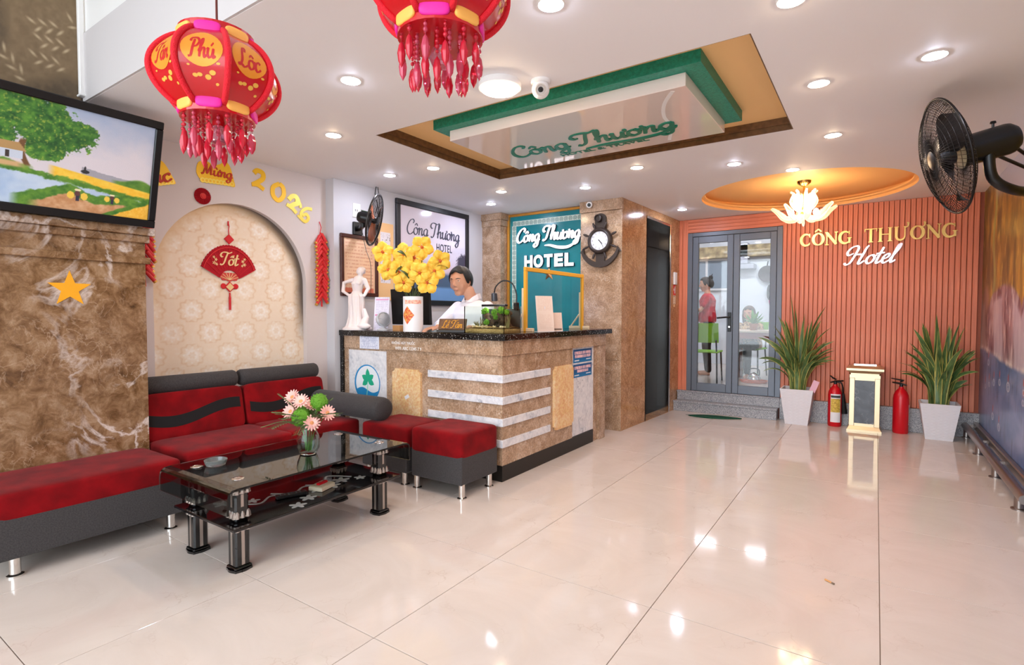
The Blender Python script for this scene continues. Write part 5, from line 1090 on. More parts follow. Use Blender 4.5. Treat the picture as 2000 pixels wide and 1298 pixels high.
lantern('red lantern with long coral bead strings cut off above the round ceiling lamp', (-.945, 1.062, 2.08), .185, .232, .2, 3.6, ["Ta^n", "Thu'"])

# ================================================================ CHANDELIER
ch = thing('chandelier', 'glowing glass swan-arm chandelier in the round peach recess', 'chandelier', (CC[0]+.03, CC[1]-.06, CZ+.1))
CRY = M('lit_crystal', (255, 244, 226), .1, emit=((255, 234, 204), 2.2), trans=.3); CLR = M('crystal', (255, 240, 216), .03, trans=.9, emit=((255, 226, 190), .12))
MB().lathe([(0, -.05), (.02, -.05), (.06, -.02), (.065, 0), (0, 0)], 32).build('ceiling_rose', GOLD, ch, True); MB().tube([(0, 0, -.04), (0, 0, -.30)], .009, 10).lathe([(0, -.36), (.02, -.35), (.035, -.32), (.02, -.29), (.012, -.26), (.01, -.2)], 20).build('stem', GOLD, ch, True)
for k in range(8):
    a = 2*PI*k/8+.3; c, s_ = math.cos(a), math.sin(a)
    P_ = lambda r, z: (r*c, r*s_, z)
    MB().tube(catmull([P_(.02, -.33), P_(.09, -.37), P_(.17, -.36), P_(.23, -.30), P_(.29, -.255)], 7), [.012+.016*math.sin(PI*i/28) for i in range(29)], 10).build('swan_arm', CLR, ch, 2)
    MB().tube(catmull([P_(.02, -.3), P_(.07, -.27), P_(.11, -.2), P_(.09, -.13), P_(.12, -.1)], 6), [.008+.01*math.sin(PI*i/24) for i in range(25)], 8).build('inner_scroll', CLR, ch, 2)
    if k % 2 == 0: MB(T(*P_(.11, -.31))).lathe([(0, -.03), (.02, -.018), (.027, .0), (.018, .03), (0, .04)], 12).build('lamp_bulb', emis('bulb_warm', (255, 226, 186), 26), ch, True)
    for j in range(3): MB(T(*P_(.05+.02*j, -.2+.02*j))).lathe([(0, -.05), (.007, -.03), (.008, .03), (0, .05)], 7).build('crystal_drop', CRY, ch)
MB(T(0, 0, -.40)).lathe([(0, -.05), (.012, -.03), (.014, 0), (.006, .03), (.004, .05)], 12).build('finial', CLR, ch, True)

# ================================================================ BACK WALL LETTERING
def arcp(cx, cy, rx, ry, a0, a1, n=24): return [(cx+rx*math.cos(math.radians(a0+(a1-a0)*i/n)), cy+ry*math.sin(math.radians(a0+(a1-a0)*i/n))) for i in range(n+1)]
def serif(ch):
    """stroked roman capital in a unit-high box: list of (points, widths)"""
    O = lambda: (arcp(.46, .5, .37, .44, 0, 360, 40), [.07+.11*abs(math.cos(2*PI*i/40)) for i in range(41)])
    bar = lambda x0, x1, y, w=.05: ([(x0, y), (x1, y)], [w, w]); stem = lambda x, w=.15: ([(x, .02), (x, .98)], [w, w])
    Cc = lambda: (arcp(.47, .5, .38, .44, 52, 318, 30), [.07+.11*abs(math.sin(PI*i/30)) for i in range(31)])
    if ch == 'C': return .92, [Cc(), ([(.74, .98), (.74, .7)], [.05, .05]), ([(.74, .28), (.74, .1)], [.04, .02])]
    if ch == 'O': return .95, [O()]
    if ch == 'Ô': return .95, [O(), ([(.22, 1.08), (.46, 1.28)], [.07, .09]), ([(.46, 1.28), (.7, 1.08)], [.09, .07])]
    if ch == 'Ơ': return .98, [O(), ([(.72, .84), (.9, .95), (.93, 1.15), (.84, 1.2)], [.06, .08, .12, .1])]
    if ch == 'N': return 1.0, [([(.16, .02), (.16, .98)], [.07, .07]), ([(.14, .95), (.84, .05)], [.17, .17]), ([(.82, .02), (.82, .98)], [.07, .07]), bar(.02, .3, .03), bar(.7, .95, .97), bar(.02, .2, .97)]
    if ch == 'G': return .98, [Cc(), stem(.78, .13)[:1] and ([(.78, .08), (.78, .45)], [.13, .13]), bar(.62, .95, .46), ([(.76, .98), (.76, .72)], [.05, .05])]
    if ch == 'T': return .9, [([(.45, .02), (.45, .98)], [.15, .15]), ([(.03, .96), (.87, .96)], [.06, .06]), ([(.05, .98), (.05, .76)], [.05, .03]), ([(.85, .98), (.85, .76)], [.05, .03]), bar(.28, .62, .03)]
    if ch == 'H': return 1.05, [stem(.2), stem(.84), bar(.2, .84, .52, .06), bar(.04, .36, .03), bar(.68, 1.0, .03), bar(.04, .36, .97), bar(.68, 1.0, .97)]
    if ch == 'Ư': return 1.1, [([(.2, .98), (.2, .35)]+arcp(.48, .35, .28, .3, 180, 360, 14)+[(.76, .98)], [.16, .15]+[.15-.08*i/14 for i in range(15)]+[.07]), bar(.04, .36, .97), bar(.66, .88, .97), ([(.78, .9), (.95, .98), (.98, 1.2), (.88, 1.25)], [.05, .08, .12, .1])]
wl_ = thing('wall_lettering', 'gold capital letters with silver script mounted on the slatted wall', 'sign', (-.05, YB-.024, 2.0)); GL2 = M('brushed_gold_letter', (226, 184, 108), .25, .9)
x = -.745+.05; 
def gold_word(word, x0, x1, z0, h):
    adv = [serif(c)[0] for c in word]; k = (x1-x0)/sum(adv); x = x0
    for c, a in zip(word, adv):
        mb = MB(face_ny(x+.05, 0, z0-2.0))
        for p_, w in serif(c)[1]: mb.ribbon([(q[0]*k, q[1]*h) for q in p_], [v*k*1.2 for v in w], .0, .022)
        mb.build('letter', GL2, wl_); x += a*k
gold_word('CÔNG', -.745, -.235, 2.015, .145); gold_word('THƯƠNG', -.125, .668, 2.015, .15)
script('script_lettering', 'Hotel', M('silver_letter', (226, 214, 218), .22, .7), wl_, face_ny(-.05+.05, 0, -.115), .51, .2, .3, .42, 0, .02)

# ================================================================ THINGS ALONG THE SLATTED WALL
LEAF = None
m, nt, b = newmat('snake_leaf'); a_ = nd(nt, 'ShaderNodeAttribute', attribute_name='Col'); nt.links.new(a_.outputs[0], b.inputs['Base Color']); b.inputs['Roughness'].default_value = .35; LEAF = m
POT = M('white_pot', (232, 228, 232), .45)
def leaf_mesh(L_, W_, bend, twist, seed):
    rs = random.Random(seed); n_ = 14; vs = []; col = []; ph = rs.uniform(0, 6)
    for i in range(n_+1):
        t = i/n_; ang = bend*t**1.6; 
        # centre line: integrate roughly
        if i == 0: px_, pz_ = 0, 0
        else: px_ += math.sin(ang)*L_/n_; pz_ += math.cos(ang)*L_/n_
        w = W_*(.62+.38*math.sin(PI*min(1, t*.85+.05)))*max(0, 1-max(0, t-.58)/.42)**.62*(1 if t < 1 else .02)+.0006; tw = twist*t
        for u in (-1, -.72, 0, .72, 1):
            lx = u*w*.5*math.cos(tw); dx = -abs(u)*-.12*w+u*w*.5*math.sin(tw)
            vs.append((px_+dx*math.cos(ang)*1, lx, pz_-dx*math.sin(ang)))
            band = .5+.5*math.sin(t*26+ph+u*1.5); e = abs(u)
            g = (70+30*band, 98+30*band, 56+16*band); c = (222, 206, 110) if e > .7 and (i > 0) and e > .9 else g
            col.append((*lin(c), 1))
    fs = [(i*5+k, i*5+k+1, (i+1)*5+k+1, (i+1)*5+k) for i in range(n_) for k in range(4)]
    me = bpy.data.meshes.new('leaf'); me.from_pydata(vs, [], fs); at = me.color_attributes.new('Col', 'FLOAT_COLOR', 'POINT'); at.data.foreach_set('color', [q for c in col for q in c]); me.polygons.foreach_set('use_smooth', [True]*len(fs)); me.materials.append(LEAF); me.update(); return me
def potted(label, loc, h, wt, wb_, leaves, seed, extra=()):
    t = thing('potted_snake_plant', label, 'plant', loc, 0, 'potted snake plants')
    mb = MB(); A = [(s_*wb_/2, q*wb_/2, 0) for s_, q in ((-1, -1), (1, -1), (1, 1), (-1, 1))]; B = [(s_*wt/2, q*wt/2, h) for s_, q in ((-1, -1), (1, -1), (1, 1), (-1, 1))]; C_ = [(x*.9, y*.9, h) for x, y, _ in B]; Dd = [(x*.86, y*.86, h-.06) for x, y, _ in B]
    mb.add(A+B+C_+Dd, [(3, 2, 1, 0)]+[(i, (i+1) % 4, 4+(i+1) % 4, 4+i) for i in range(4)]+[(4+i, 4+(i+1) % 4, 8+(i+1) % 4, 8+i) for i in range(4)]+[(8+i, 8+(i+1) % 4, 12+(i+1) % 4, 12+i) for i in range(4)])
    pt = mb.build('pot', POT, t); mb = MB()
    nr, nc = 22, 5         # woven relief: wavy courses on all four faces
    for f_ in range(4):
        mr = R(PI/2*f_, 'Z')
        for r in range(nr):
            z = (r+.5)/nr; w = (wb_+(wt-wb_)*z); y = -w/2
            for c in range(nc):
                x0 = -w/2+w*(c+.5*(r % 2)*.0)/nc; x1 = x0+w/nc; xm_ = (x0+x1)/2+(.01 if r % 2 else -.01)
                p_ = [(x0+.003, y, z*h-.004), (xm_, y-.0035, z*h+.003), (x1-.003, y, z*h-.001), (xm_, y-.001, z*h-.0075)]
                o = len(mb.v); mb.add([tuple(mr @ Vector(q)) for q in p_], [(0, 3, 2, 1)])
    mb.build('woven_relief', POT, pt)['kind'] = 'stuff'
    MB().box(-wt*.43, wt*.43, -wt*.43, wt*.43, h-.07, h-.045).build('soil', M('soil', (60, 44, 32), .95), t)
    rs = random.Random(seed)
    for i, (az, L_, W_, bend, r0) in enumerate(leaves):
        me = leaf_mesh(L_, W_, bend, rs.uniform(-1.5, 1.5), seed*100+i); o = piece('leaf', me, t, (r0*math.cos(az), r0*math.sin(az), h-.05)); o.rotation_euler = (0, 0, az)
    return t
def leafset(seed, n_, spread, Lm, wid=.042):
    rs = random.Random(seed); out = []
    for i in range(n_):
        az = rs.uniform(0, 2*PI); k = rs.random(); out.append((az, Lm*(1-.42*k)*rs.uniform(.8, 1.05), wid*rs.uniform(.75, 1.25), .12+spread*k*rs.uniform(.6, 1.1), .015+.07*rs.random()))
    # blades that touch the wall behind are turned to the room
    return [(az if math.sin(az)*L_*math.sin(b_*.6) < .12 else -az, L_, W_, b_, r0) for az, L_, W_, b_, r0 in out]
potted('tall snake plant in white woven pot beside the glass door', (-.72, 6.85, 0), .40, .33, .225, leafset(5, 58, 1.6, 1.0, .05)+[(PI*.98, .8, .075, 1.35, .05), (PI*1.05, .62, .07, 1.9, .05), (.1, .62, .05, 1.3, .06), (-.3, .86, .06, .55, .04), (2.6, 1.12, .045, .18, .03), (.1, 1.02, .05, .55, .03), (PI*.9, .6, .07, 2.2, .06), (PI*1.1, .5, .08, 2.3, .06)], 5)
potted('broad-leaved snake plant in white woven pot by the mural wall', (.535, 6.8, 0), .36, .315, .215, leafset(8, 38, 1.6, .95, .068)+[(PI*.95, .66, .09, 1.05, .04), (PI*1.02, .6, .075, 1.5, .05), (0.1, .36, .08, 1.3, .05), (-.15, .36, .07, 1.6, .06), (.0, .42, .075, .9, .05), (2.7, .82, .09, .3, .03), (.5, .84, .1, .12, .03), (-.4, .8, .1, .2, .02), (PI*1.1, .55, .065, 1.8, .05)], 9)
tg = tag(MB(face_ny(0, 0, 0) @ R(-.35, 'Z')).box(-.03, .03, -.07, .06, 0, .002).build('plant_tag', M('pink_tag', (232, 180, 196), .6)), 'small pink paper tag hanging on the snake plant by the door', 'tag'); tg.location = (-.545, 6.72, .45)
def extinguisher(label, loc, r, h, horn):
    t = thing('fire_extinguisher', label, 'extinguisher', loc, 0, 'red fire extinguishers')
    MB().lathe([(0, 0), (r*.9, 0), (r, .015), (r, h*.74), (r*.93, h*.82), (r*.7, h*.9), (r*.4, h*.95), (r*.3, h*.97), (r*.3, h), (0, h)], 32).build('cylinder', RED, t, True)
    MB(T(0, 0, h)).lathe([(.016, 0), (.016, .03), (.01, .035), (0, .036)], 16).build('valve', BLACK, t, True)
    s_ = -1 if horn else 1
    MB(T(0, 0, h+.03)).tube([(s_*.045, -.02, -.012), (0, 0, .0), (-s_*.075, .03, .008)], [.007, .011, .008], 8).build('lower_grip', BLACK, t, True); MB(T(0, 0, h+.05)).tube([(-s_*.01, 0, 0), (s_*.02, -.005, .015), (-s_*.085, .035, .028) if not horn else (s_*.05, -.02, .045)], [.008, .009, .006], 8).build('lever', BLACK, t, True)
    if horn:
        MB().tube(catmull([(.015, 0, h+.02), (.055, -.005, h+.018), (.072, -.005, h-.03), (.075, -.005, h-.1)], 6), .008, 8).build('hose', BLACK, t, True); MB().tube([(.075, -.005, h-.1), (.09, -.005, h-.32)], [.016, .03], 16).build('horn', BLACKM, t, True)
        lb = MB().add([((r+.0012)*math.cos(a), (r+.0012)*math.sin(a), z) for z in (.05, .36) for a in [-2.15+.1*i for i in range(16)]], [(i, i+1, 17+i, 16+i) for i in range(15)]).build('label', PAPER, t)
        MB().add([((r+.0018)*math.cos(a), (r+.0018)*math.sin(a), z) for z in (.16, .31) for a in [-2.1+.1*i for i in range(15)]], [(i, i+1, 16+i, 15+i) for i in range(14)]).build('yellow_print', M('label_yellow', (232, 200, 90), .5, noise=(60, (190, 150, 60))), lb); MB().add([((r+.0018)*math.cos(a), (r+.0018)*math.sin(a), z) for z in (.32, .345) for a in [-2.1+.1*i for i in range(15)]], [(i, i+1, 16+i, 15+i) for i in range(14)]).build('dark_band', M('label_dark', (60, 64, 60), .5), lb)
    else: MB().add([((r+.001)*math.cos(a), (r+.001)*math.sin(a), z) for z in (.09, .30) for a in [-.35+.1*i for i in range(10)]], [(i, i+1, 11+i, 10+i) for i in range(9)]).build('label', PAPER, t)
    return t
extinguisher('red fire extinguisher with black horn and printed label beside the ash bin', (-.36, 6.915, 0), .068, .465, True); extinguisher('plain red fire extinguisher beside the broad-leaved plant pot', (.232, 6.89, 0), .07, .485, False)
bn = thing('ash_bin', 'gold ash bin with dark veined marble panels by the slatted wall', 'bin', (-.085, 6.865, 0)); DM = stone('dark_veined_marble', [(.3, (52, 54, 60)), (.6, (78, 80, 88)), (.8, (100, 102, 110))], 6, (206, 202, 202), 9, .2, 0, vw=.03)
BGD = M('bin_gold', (206, 184, 150), .28, .8)
def frus(mb, w0, w1, z0, z1): mb.add([(s_*w0/2, q*w0/2, z0) for s_, q in ((-1, -1), (1, -1), (1, 1), (-1, 1))]+[(s_*w1/2, q*w1/2, z1) for s_, q in ((-1, -1), (1, -1), (1, 1), (-1, 1))], [(3, 2, 1, 0), (4, 5, 6, 7)]+[(i, (i+1) % 4, 4+(i+1) % 4, 4+i) for i in range(4)])
mb = MB(); frus(mb, .31, .31, 0, .02); frus(mb, .3, .265, .02, .055); mb.build('base', BGD, bn)
MB().box(-.122, .122, -.122, .122, .05, .57).build('core', BGD, bn)
for s_ in (-1, 1):
    for q in (-1, 1): MB().bbox(s_*.112-.024, s_*.112+.024, q*.112-.024, q*.112+.024, .055, .565, .003).build('corner_post', BGD, bn)
for f_ in range(4): MB(R(PI/2*f_, 'Z')).box(-.088, .088, -.1265, -.121, .085, .54).build('marble_panel', DM, bn)
mb = MB(); frus(mb, .272, .272, .565, .60); frus(mb, .25, .25, .60, .615); frus(mb, .26, .325, .615, .645); frus(mb, .33, .33, .645, .668); frus(mb, .325, .255, .668, .695); mb.build('cap', BGD, bn)
mb = MB(); frus(mb, .2, .2, .694, .712); mb.build('ash_tray', CHROME, bn)
# leaf shaped mat
mt = thing('leaf_mat', 'dark green leaf shaped mat before the granite steps', 'mat', (-1.58, 6.66, 0), .22); pts = [(-.30+.6*i/24, (.085*math.sin(PI*(i/24)**.85)+.004)*(1 if True else 1)) for i in range(25)]; MATG = M('mat_green', (18, 84, 60), .95, noise=(60, (10, 66, 46)), bump=(300, .6))
MB().prism(pts+[(x, -y*1.1) for x, y in pts[::-1][1:-1]], .0005, .012).build('pile', MATG, mt); MB().ribbon([(-.33, -.01), (0, .004), (.27, 0)], [.014, .01, .004], .012, .014).build('midrib', M('mat_rib', (12, 62, 44), .95), mt)
# low steel rails along the mural wall
for y0, y1, ftl, lb in ((4.35, 7.02, [7.0, 6.21, 5.4, 4.59], 'low steel tube rail on short posts along the mural wall'), (1.6, 4.05, [3.9, 3.1, 2.3, 1.75], 'second low steel tube rail further along the mural wall')):
    t = thing('floor_rail', lb, 'rail', (.78, (y0+y1)/2, 0)); o_ = (y0+y1)/2
    MB().tube([(-.02, y0-o_, .125), (-.02, y1-o_, .125)], .03, 20).build('tube', STEEL, t, True); MB().bbox(.045, .085, y0-o_-.1 if y0 > 4 else y0-o_, y1-o_, .10, .165, .008).build('wall_bar', STEEL, t)
    for y in ftl: MB(T(-.005, y-o_)).lathe([(.042, 0), (.042, .008), (.026, .012), (.026, .115)], 20).build('post', STEEL, t, True); MB(T(0, y-o_)).box(-.01, .06, -.01, .01, .11, .13).build('bracket', STEEL, t)
bt = thing('cigarette_butt', 'tan cigarette butt lying on the open floor tiles', 'litter', (-.154, 2.838, .0), -.6); MB().cyl((-.022, 0, .0045), (.012, 0, .0045), .0042, n=10).build('filter', M('butt_tan', (206, 150, 96), .8), bt); MB().cyl((.012, 0, .0045), (.024, 0, .0045), .004, n=10).build('ash_end', M('butt_ash', (120, 100, 84), .9), bt)
# ================================================================ PEOPLE
SKIN = M('skin_warm', (214, 158, 128), .5, sub=.08); HAIR = M('black_hair', (20, 17, 17), .45, bump=(200, .4)); EYEW = M('eye_white', (235, 232, 228), .3); IRIS = M('dark_iris', (34, 22, 18), .2); LIP = M('lip', (176, 104, 92), .5)
def head_mb(mb, m0):
    """head facing -Y, centre of the skull at the origin, 0.235 tall"""
    old = mb.m; mb.m = m0; nu, nv = 36, 28; vs = []; fs = []
    for j in range(nv+1):
        ph = -PI/2+PI*j/nv
        for i in range(nu):
            th = 2*PI*i/nu; x = math.cos(ph)*math.sin(th); y = -math.cos(ph)*math.cos(th); z = math.sin(ph); w = 1
            if z < .1: w = 1-.20*(min(1, .1-z))**1.6
            X = .08*x*w; Y = (.094 if y < 0 else .1)*y*(1 if z > -.1 else 1-.12*(-.1-z)) + (.01 if y > 0 and z > 0 else 0); Z = .117*z
            if y > 0 and z < -.3: Y *= 1-.5*min(1, (-.3-z))
            vs.append((X, Y, Z))
    for j in range(nv):
        for i in range(nu): fs.append((j*nu+i, j*nu+(i+1) % nu, (j+1)*nu+(i+1) % nu, (j+1)*nu+i))
    mb.add(vs, fs)
    mb.tube([(0, -.086, .018), (0, -.094, -.008), (0, -.1, -.022)], [.006, .008, .01], 10); mb.ball((0, -.098, -.024), .0105); mb.ball((.011, -.091, -.027), .007); mb.ball((-.011, -.091, -.027), .007)
    mb.tube([(-.05, -.072, .026), (-.022, -.086, .029), (.022, -.086, .029), (.05, -.07, .026)], .006, 8)
    mb.ball((0, -.05, -.09), (.032, .026, .024)); mb.ball((.036, -.052, -.03), (.03, .022, .03)); mb.ball((-.036, -.052, -.03), (.03, .022, .03))
    mb.tube([(-.02, -.078, -.058), (0, -.086, -.056), (.02, -.078, -.058)], [.004, .0065, .004], 8); mb.tube([(-.016, -.077, -.067), (0, -.083, -.068), (.016, -.077, -.067)], [.004, .0065, .004], 8)
    for s_ in (-1, 1): mb.ball((s_*.077, .01, -.008), (.009, .019, .03)); mb.ball((s_*.075, .005, -.03), (.007, .01, .012))
    mb.m = old
def face_parts(t, m0):
    hd = MB(m0)
    for s_ in (-1, 1):
        e = MB(m0).ball((s_*.032, -.0765, .010), (.0125, .008, .0045), 14, 8).build('eye', EYEW, t, 2); MB(m0).ball((s_*.031, -.0822, .009), (.005, .0035, .0042), 10, 6).build('iris', IRIS, e, 2)
        MB(m0).tube([(s_*.015, -.0905, .028), (s_*.032, -.0865, .032), (s_*.05, -.0735, .028)], [.0026, .0034, .0015], 6).build('eyebrow', HAIR, t, 2)
        MB(m0).tube([(s_*.019, -.0815, .0125), (s_*.032, -.0848, .0155), (s_*.045, -.0735, .012)], .0018, 6).build('eyelid', HAIR, t, 2)
    MB(m0).tube([(-.021, -.0805, -.0615), (0, -.0885, -.061), (.021, -.0805, -.0615)], [.0015, .0036, .0015], 8).build('lips', LIP, t, 2)
def hair(t, m0, mat, bun=False, long=False):
    mb = MB(m0); nu, nv = 60, 14; vs = []; fs = []
    for i in range(nu):
        th = 2*PI*i/nu; f_ = math.cos(th)                       # 1 = front
        low = .56+.07*math.sin(5*th+1) if f_ > .62 else (.56-(.62-f_)*2.6 if f_ > .35 else (-.14-(.35-f_)*.25 if f_ > .05 else (.12-(.05-f_)*1.6 if f_ > -.2 else -.34-.22*min(1, (-.2-f_)*2)))); low = max(low, -.62 if not long else -1)
        for j in range(nv+1):
            z = 1-(1-low)*(j/nv)**.9; c = math.sqrt(max(0, 1-z*z)); k = 1.08+.05*math.sin(9*th)*.3+(.10*math.sin(PI*j/nv) if f_ > 0 else .06*math.sin(PI*j/nv)); edge = 1 if j < nv else .96
            vs.append((.082*c*math.sin(th)*k*edge, (-.096*c*f_ if f_ > 0 else -.108*c*f_)*k*edge+.004, .119*z*(1.06 if z > 0 else 1)+.004))
    for i in range(nu):
        for j in range(nv):
            a = i*(nv+1)+j; b_ = ((i+1) % nu)*(nv+1)+j; fs.append((a, a+1, b_+1, b_))
    mb.add(vs, fs)
    if bun: mb.ball((0, .085, .1), (.04, .035, .04)); mb.tube([(0, .09, .12), (.01, .12, .16)], [.01, .003], 6)
    if long:
        for s_ in (-1, 1): mb.tube([(s_*.072, .0, .04), (s_*.086, .01, -.04), (s_*.085, .02, -.14), (s_*.075, .02, -.22)], [.02, .028, .03, .012], 10)
        mb.tube([(0, .09, .03), (0, .1, -.1), (0, .09, -.22)], [.05, .06, .03], 12)
    return mb.build('hair', mat, t, 2)
def hand_mb(mb, wrist, fwd, up, side, curl=.5):
    """palm and five fingers; fwd = finger direction, up = back of the hand, side = towards the thumb"""
    W = Vector(wrist); f = Vector(fwd).normalized(); u = Vector(up).normalized(); s_ = Vector(side).normalized()
    for k in range(4): mb.tube([tuple(W+s_*(.022-.015*k)*.6), tuple(W+f*.045+s_*(.027-.018*k)), tuple(W+f*.08+s_*(.03-.02*k))], [.014, .013, .0105], 8)
    for k, L_ in enumerate((.068, .076, .071, .055)):
        b_ = W+f*.08+s_*(.03-.02*k); p1 = b_+(f*math.cos(curl*.4)-u*math.sin(curl*.4))*L_*.45; p2 = p1+(f*math.cos(curl)-u*math.sin(curl))*L_*.32; p3 = p2+(f*math.cos(curl*1.6)-u*math.sin(curl*1.6))*L_*.25
        mb.tube([tuple(b_), tuple(p1), tuple(p2), tuple(p3)], [.0098, .0088, .008, .0066], 8); mb.ball(tuple(p3), .0066, 8, 6)
    b_ = W+f*.025+s_*.024; p1 = b_+f*.028+s_*.024-u*.006; p2 = p1+f*.028+s_*.008-u*.006; mb.tube([tuple(b_), tuple(p1), tuple(p2)], [.0125, .0105, .008], 8); mb.ball(tuple(p2), .008, 8, 6)
def limb(mb, pts, rad, n_=14):
    mb.tube(pts, rad, n_)
    for p_, r in zip(pts, rad): mb.ball(p_, r*.995, 14, 10)
def torso(mb, sh_z, hip_z, w, dpt, hipw):
    """lofted chest to hips, facing -Y"""
    secs = [(hip_z-.06, hipw*.5, dpt*.62), (hip_z+.02, hipw*.52, dpt*.64), (hip_z+.16, hipw*.46, dpt*.55), (hip_z+.28, w*.40, dpt*.6), (sh_z-.08, w*.44, dpt*.62), (sh_z-.02, w*.40, dpt*.5), (sh_z+.02, w*.26, dpt*.38), (sh_z+.045, .055, .055)]
    vs = []; n_ = 28
    for z, a, b_ in secs:
        for i in range(n_):
            t_ = 2*PI*i/n_; c, s_ = math.cos(t_), math.sin(t_); vs.append((a*math.copysign(abs(c)**.8, c), b_*math.copysign(abs(s_)**.8, s_), z))
    fs = [(k*n_+i, k*n_+(i+1) % n_, (k+1)*n_+(i+1) % n_, (k+1)*n_+i) for k in range(len(secs)-1) for i in range(n_)]+[tuple(range(n_-1, -1, -1)), tuple((len(secs)-1)*n_+i for i in range(n_))]
    mb.add(vs, fs)
# ---- receptionist, standing behind the counter, one hand on the keyboard
pr = thing('person', 'receptionist in a white shirt standing behind the counter typing', 'person', (-2.96, 3.74, 0))
HM = T(-.072, -.08, 1.523) @ R(.12, 'Z') @ R(.16, 'X') @ Matrix.Scale(1.08, 4)
mb = MB(); head_mb(mb, HM); limb(mb, [(-.02, -.03, 1.44), (-.005, 0, 1.34)], [.05, .056]); torso(mb, 1.31, .90, .37, .19, .32)
RW, LW = (-.06, -.385, 1.125), (.2, -.3, 1.12)
limb(mb, [(-.17, .0, 1.29), (-.24, -.17, 1.12), RW], [.045, .038, .026]); limb(mb, [(.17, .0, 1.29), (.25, -.12, 1.1), LW], [.045, .038, .026])
hand_mb(mb, RW, (-.35, -1, -.1), (0, 0, 1), (.9, -.35, 0), .45); hand_mb(mb, LW, (-.5, -1, -.1), (0, 0, 1), (-.9, .4, 0), .45)
for s_ in (-1, 1): limb(mb, [(s_*.08, 0, .88), (s_*.09, -.01, .48), (s_*.09, .02, .09)], [.075, .052, .036]); mb.tube([(s_*.09, .04, .04), (s_*.095, -.14, .03)], [.036, .03], 10)
mesh_obj('body', fuse(mb, .0048, 5), SKIN, pr); face_parts(pr, HM); hair(pr, HM, HAIR)
mb = MB(); torso(mb, 1.318, .90, .41, .225, .35)
limb(mb, [(-.165, .0, 1.29), (-.24, -.17, 1.125), (-.085, -.34, 1.128)], [.06, .052, .036]); limb(mb, [(.165, .0, 1.29), (.25, -.12, 1.105), (.21, -.26, 1.122)], [.06, .052, .036])
SHIRT = M('white_shirt', (240, 234, 238), .75, bump=(18, .5)); shr = mesh_obj('shirt', fuse(mb, .007, 3), SHIRT, pr)
mb = MB()
for s_ in (-1, 1): mb.add([(s_*.006, -.1, 1.335), (s_*.058, -.088, 1.34), (s_*.075, -.01, 1.365), (s_*.055, .06, 1.375), (s_*.0, .078, 1.378), (s_*.0, .068, 1.425), (s_*.05, .045, 1.42), (s_*.062, -.01, 1.41), (s_*.046, -.06, 1.385)], [(0, 1, 8), (1, 2, 7, 8), (2, 3, 6, 7), (3, 4, 5, 6)])
mb.build('collar', SHIRT, shr); mb = MB()
for z in (1.28, 1.2, 1.12, 1.04): mb.lathe([(0, 0), (.006, 0), (.006, .002), (0, .003)], 10, (0, 0, 0)); 
mb = MB(T(0, -.128, 0)); mb.box(-.012, .012, -.004, .004, .94, 1.3); mb.build('placket', SHIRT, shr)
mb = MB(); torso(mb, 1.0, .88, .2, .22, .36)
mb = MB()
for s_ in (-1, 1): limb(mb, [(s_*.085, 0, .9), (s_*.09, -.01, .48), (s_*.09, .02, .1)], [.093, .07, .058])
mb.ball((0, 0, .93), (.17, .115, .1)); mesh_obj('trousers', fuse(mb, .01, 2), M('navy_trousers', (30, 32, 44), .85), pr)
# ---- woman in a red t-shirt behind the glass door
pw_ = thing('person', 'woman in a red t-shirt with hair bun standing behind the glass door', 'person', (-2.27, 9.0, KZ), -1.25)
HM = T(0, -.03, 1.47) @ R(.1, 'X'); mb = MB(); head_mb(mb, HM); limb(mb, [(0, -.01, 1.40), (0, 0, 1.3)], [.045, .05]); torso(mb, 1.27, .88, .33, .18, .33)
a1, a2 = (-.03, -.2, .86), (.1, -.36, 1.05)
limb(mb, [(-.16, 0, 1.25), (-.24, .02, 1.02), (-.14, -.2, .9)], [.04, .034, .024]); limb(mb, [(.16, 0, 1.25), (.2, -.12, 1.05), a2], [.04, .034, .024]); hand_mb(mb, (-.14, -.2, .9), (.3, -1, -.3), (0, 0, 1), (.9, .3, 0)); hand_mb(mb, a2, (0, -1, .4), (0, 0, 1), (-1, 0, 0))
for s_ in (-1, 1): limb(mb, [(s_*.08, 0, .86), (s_*.085, -.01, .46), (s_*.085, .02, .08)], [.08, .052, .034]); mb.tube([(s_*.085, .04, .035), (s_*.09, -.13, .028)], [.034, .027], 10)
mesh_obj('body', fuse(mb, .008, 2), SKIN, pw_); face_parts(pw_, HM); hair(pw_, HM, M('dark_brown_hair', (34, 26, 24), .5), True)
mb = MB(); torso(mb, 1.278, .92, .365, .215, .36); limb(mb, [(-.15, 0, 1.25), (-.215, .012, 1.11)], [.058, .05]); limb(mb, [(.15, 0, 1.25), (.19, -.07, 1.13)], [.058, .05]); mesh_obj('t_shirt', fuse(mb, .009, 3), M('red_shirt', (204, 22, 44), .8, noise=(14, (176, 14, 34))), pw_)
mb = MB()
for s_ in (-1, 1): limb(mb, [(s_*.085, 0, .88), (s_*.09, -.01, .46), (s_*.09, .02, .09)], [.095, .065, .05])
mb.ball((0, 0, .9), (.175, .115, .1)); mesh_obj('trousers', fuse(mb, .012, 2), M('black_trousers', (26, 24, 28), .85), pw_)
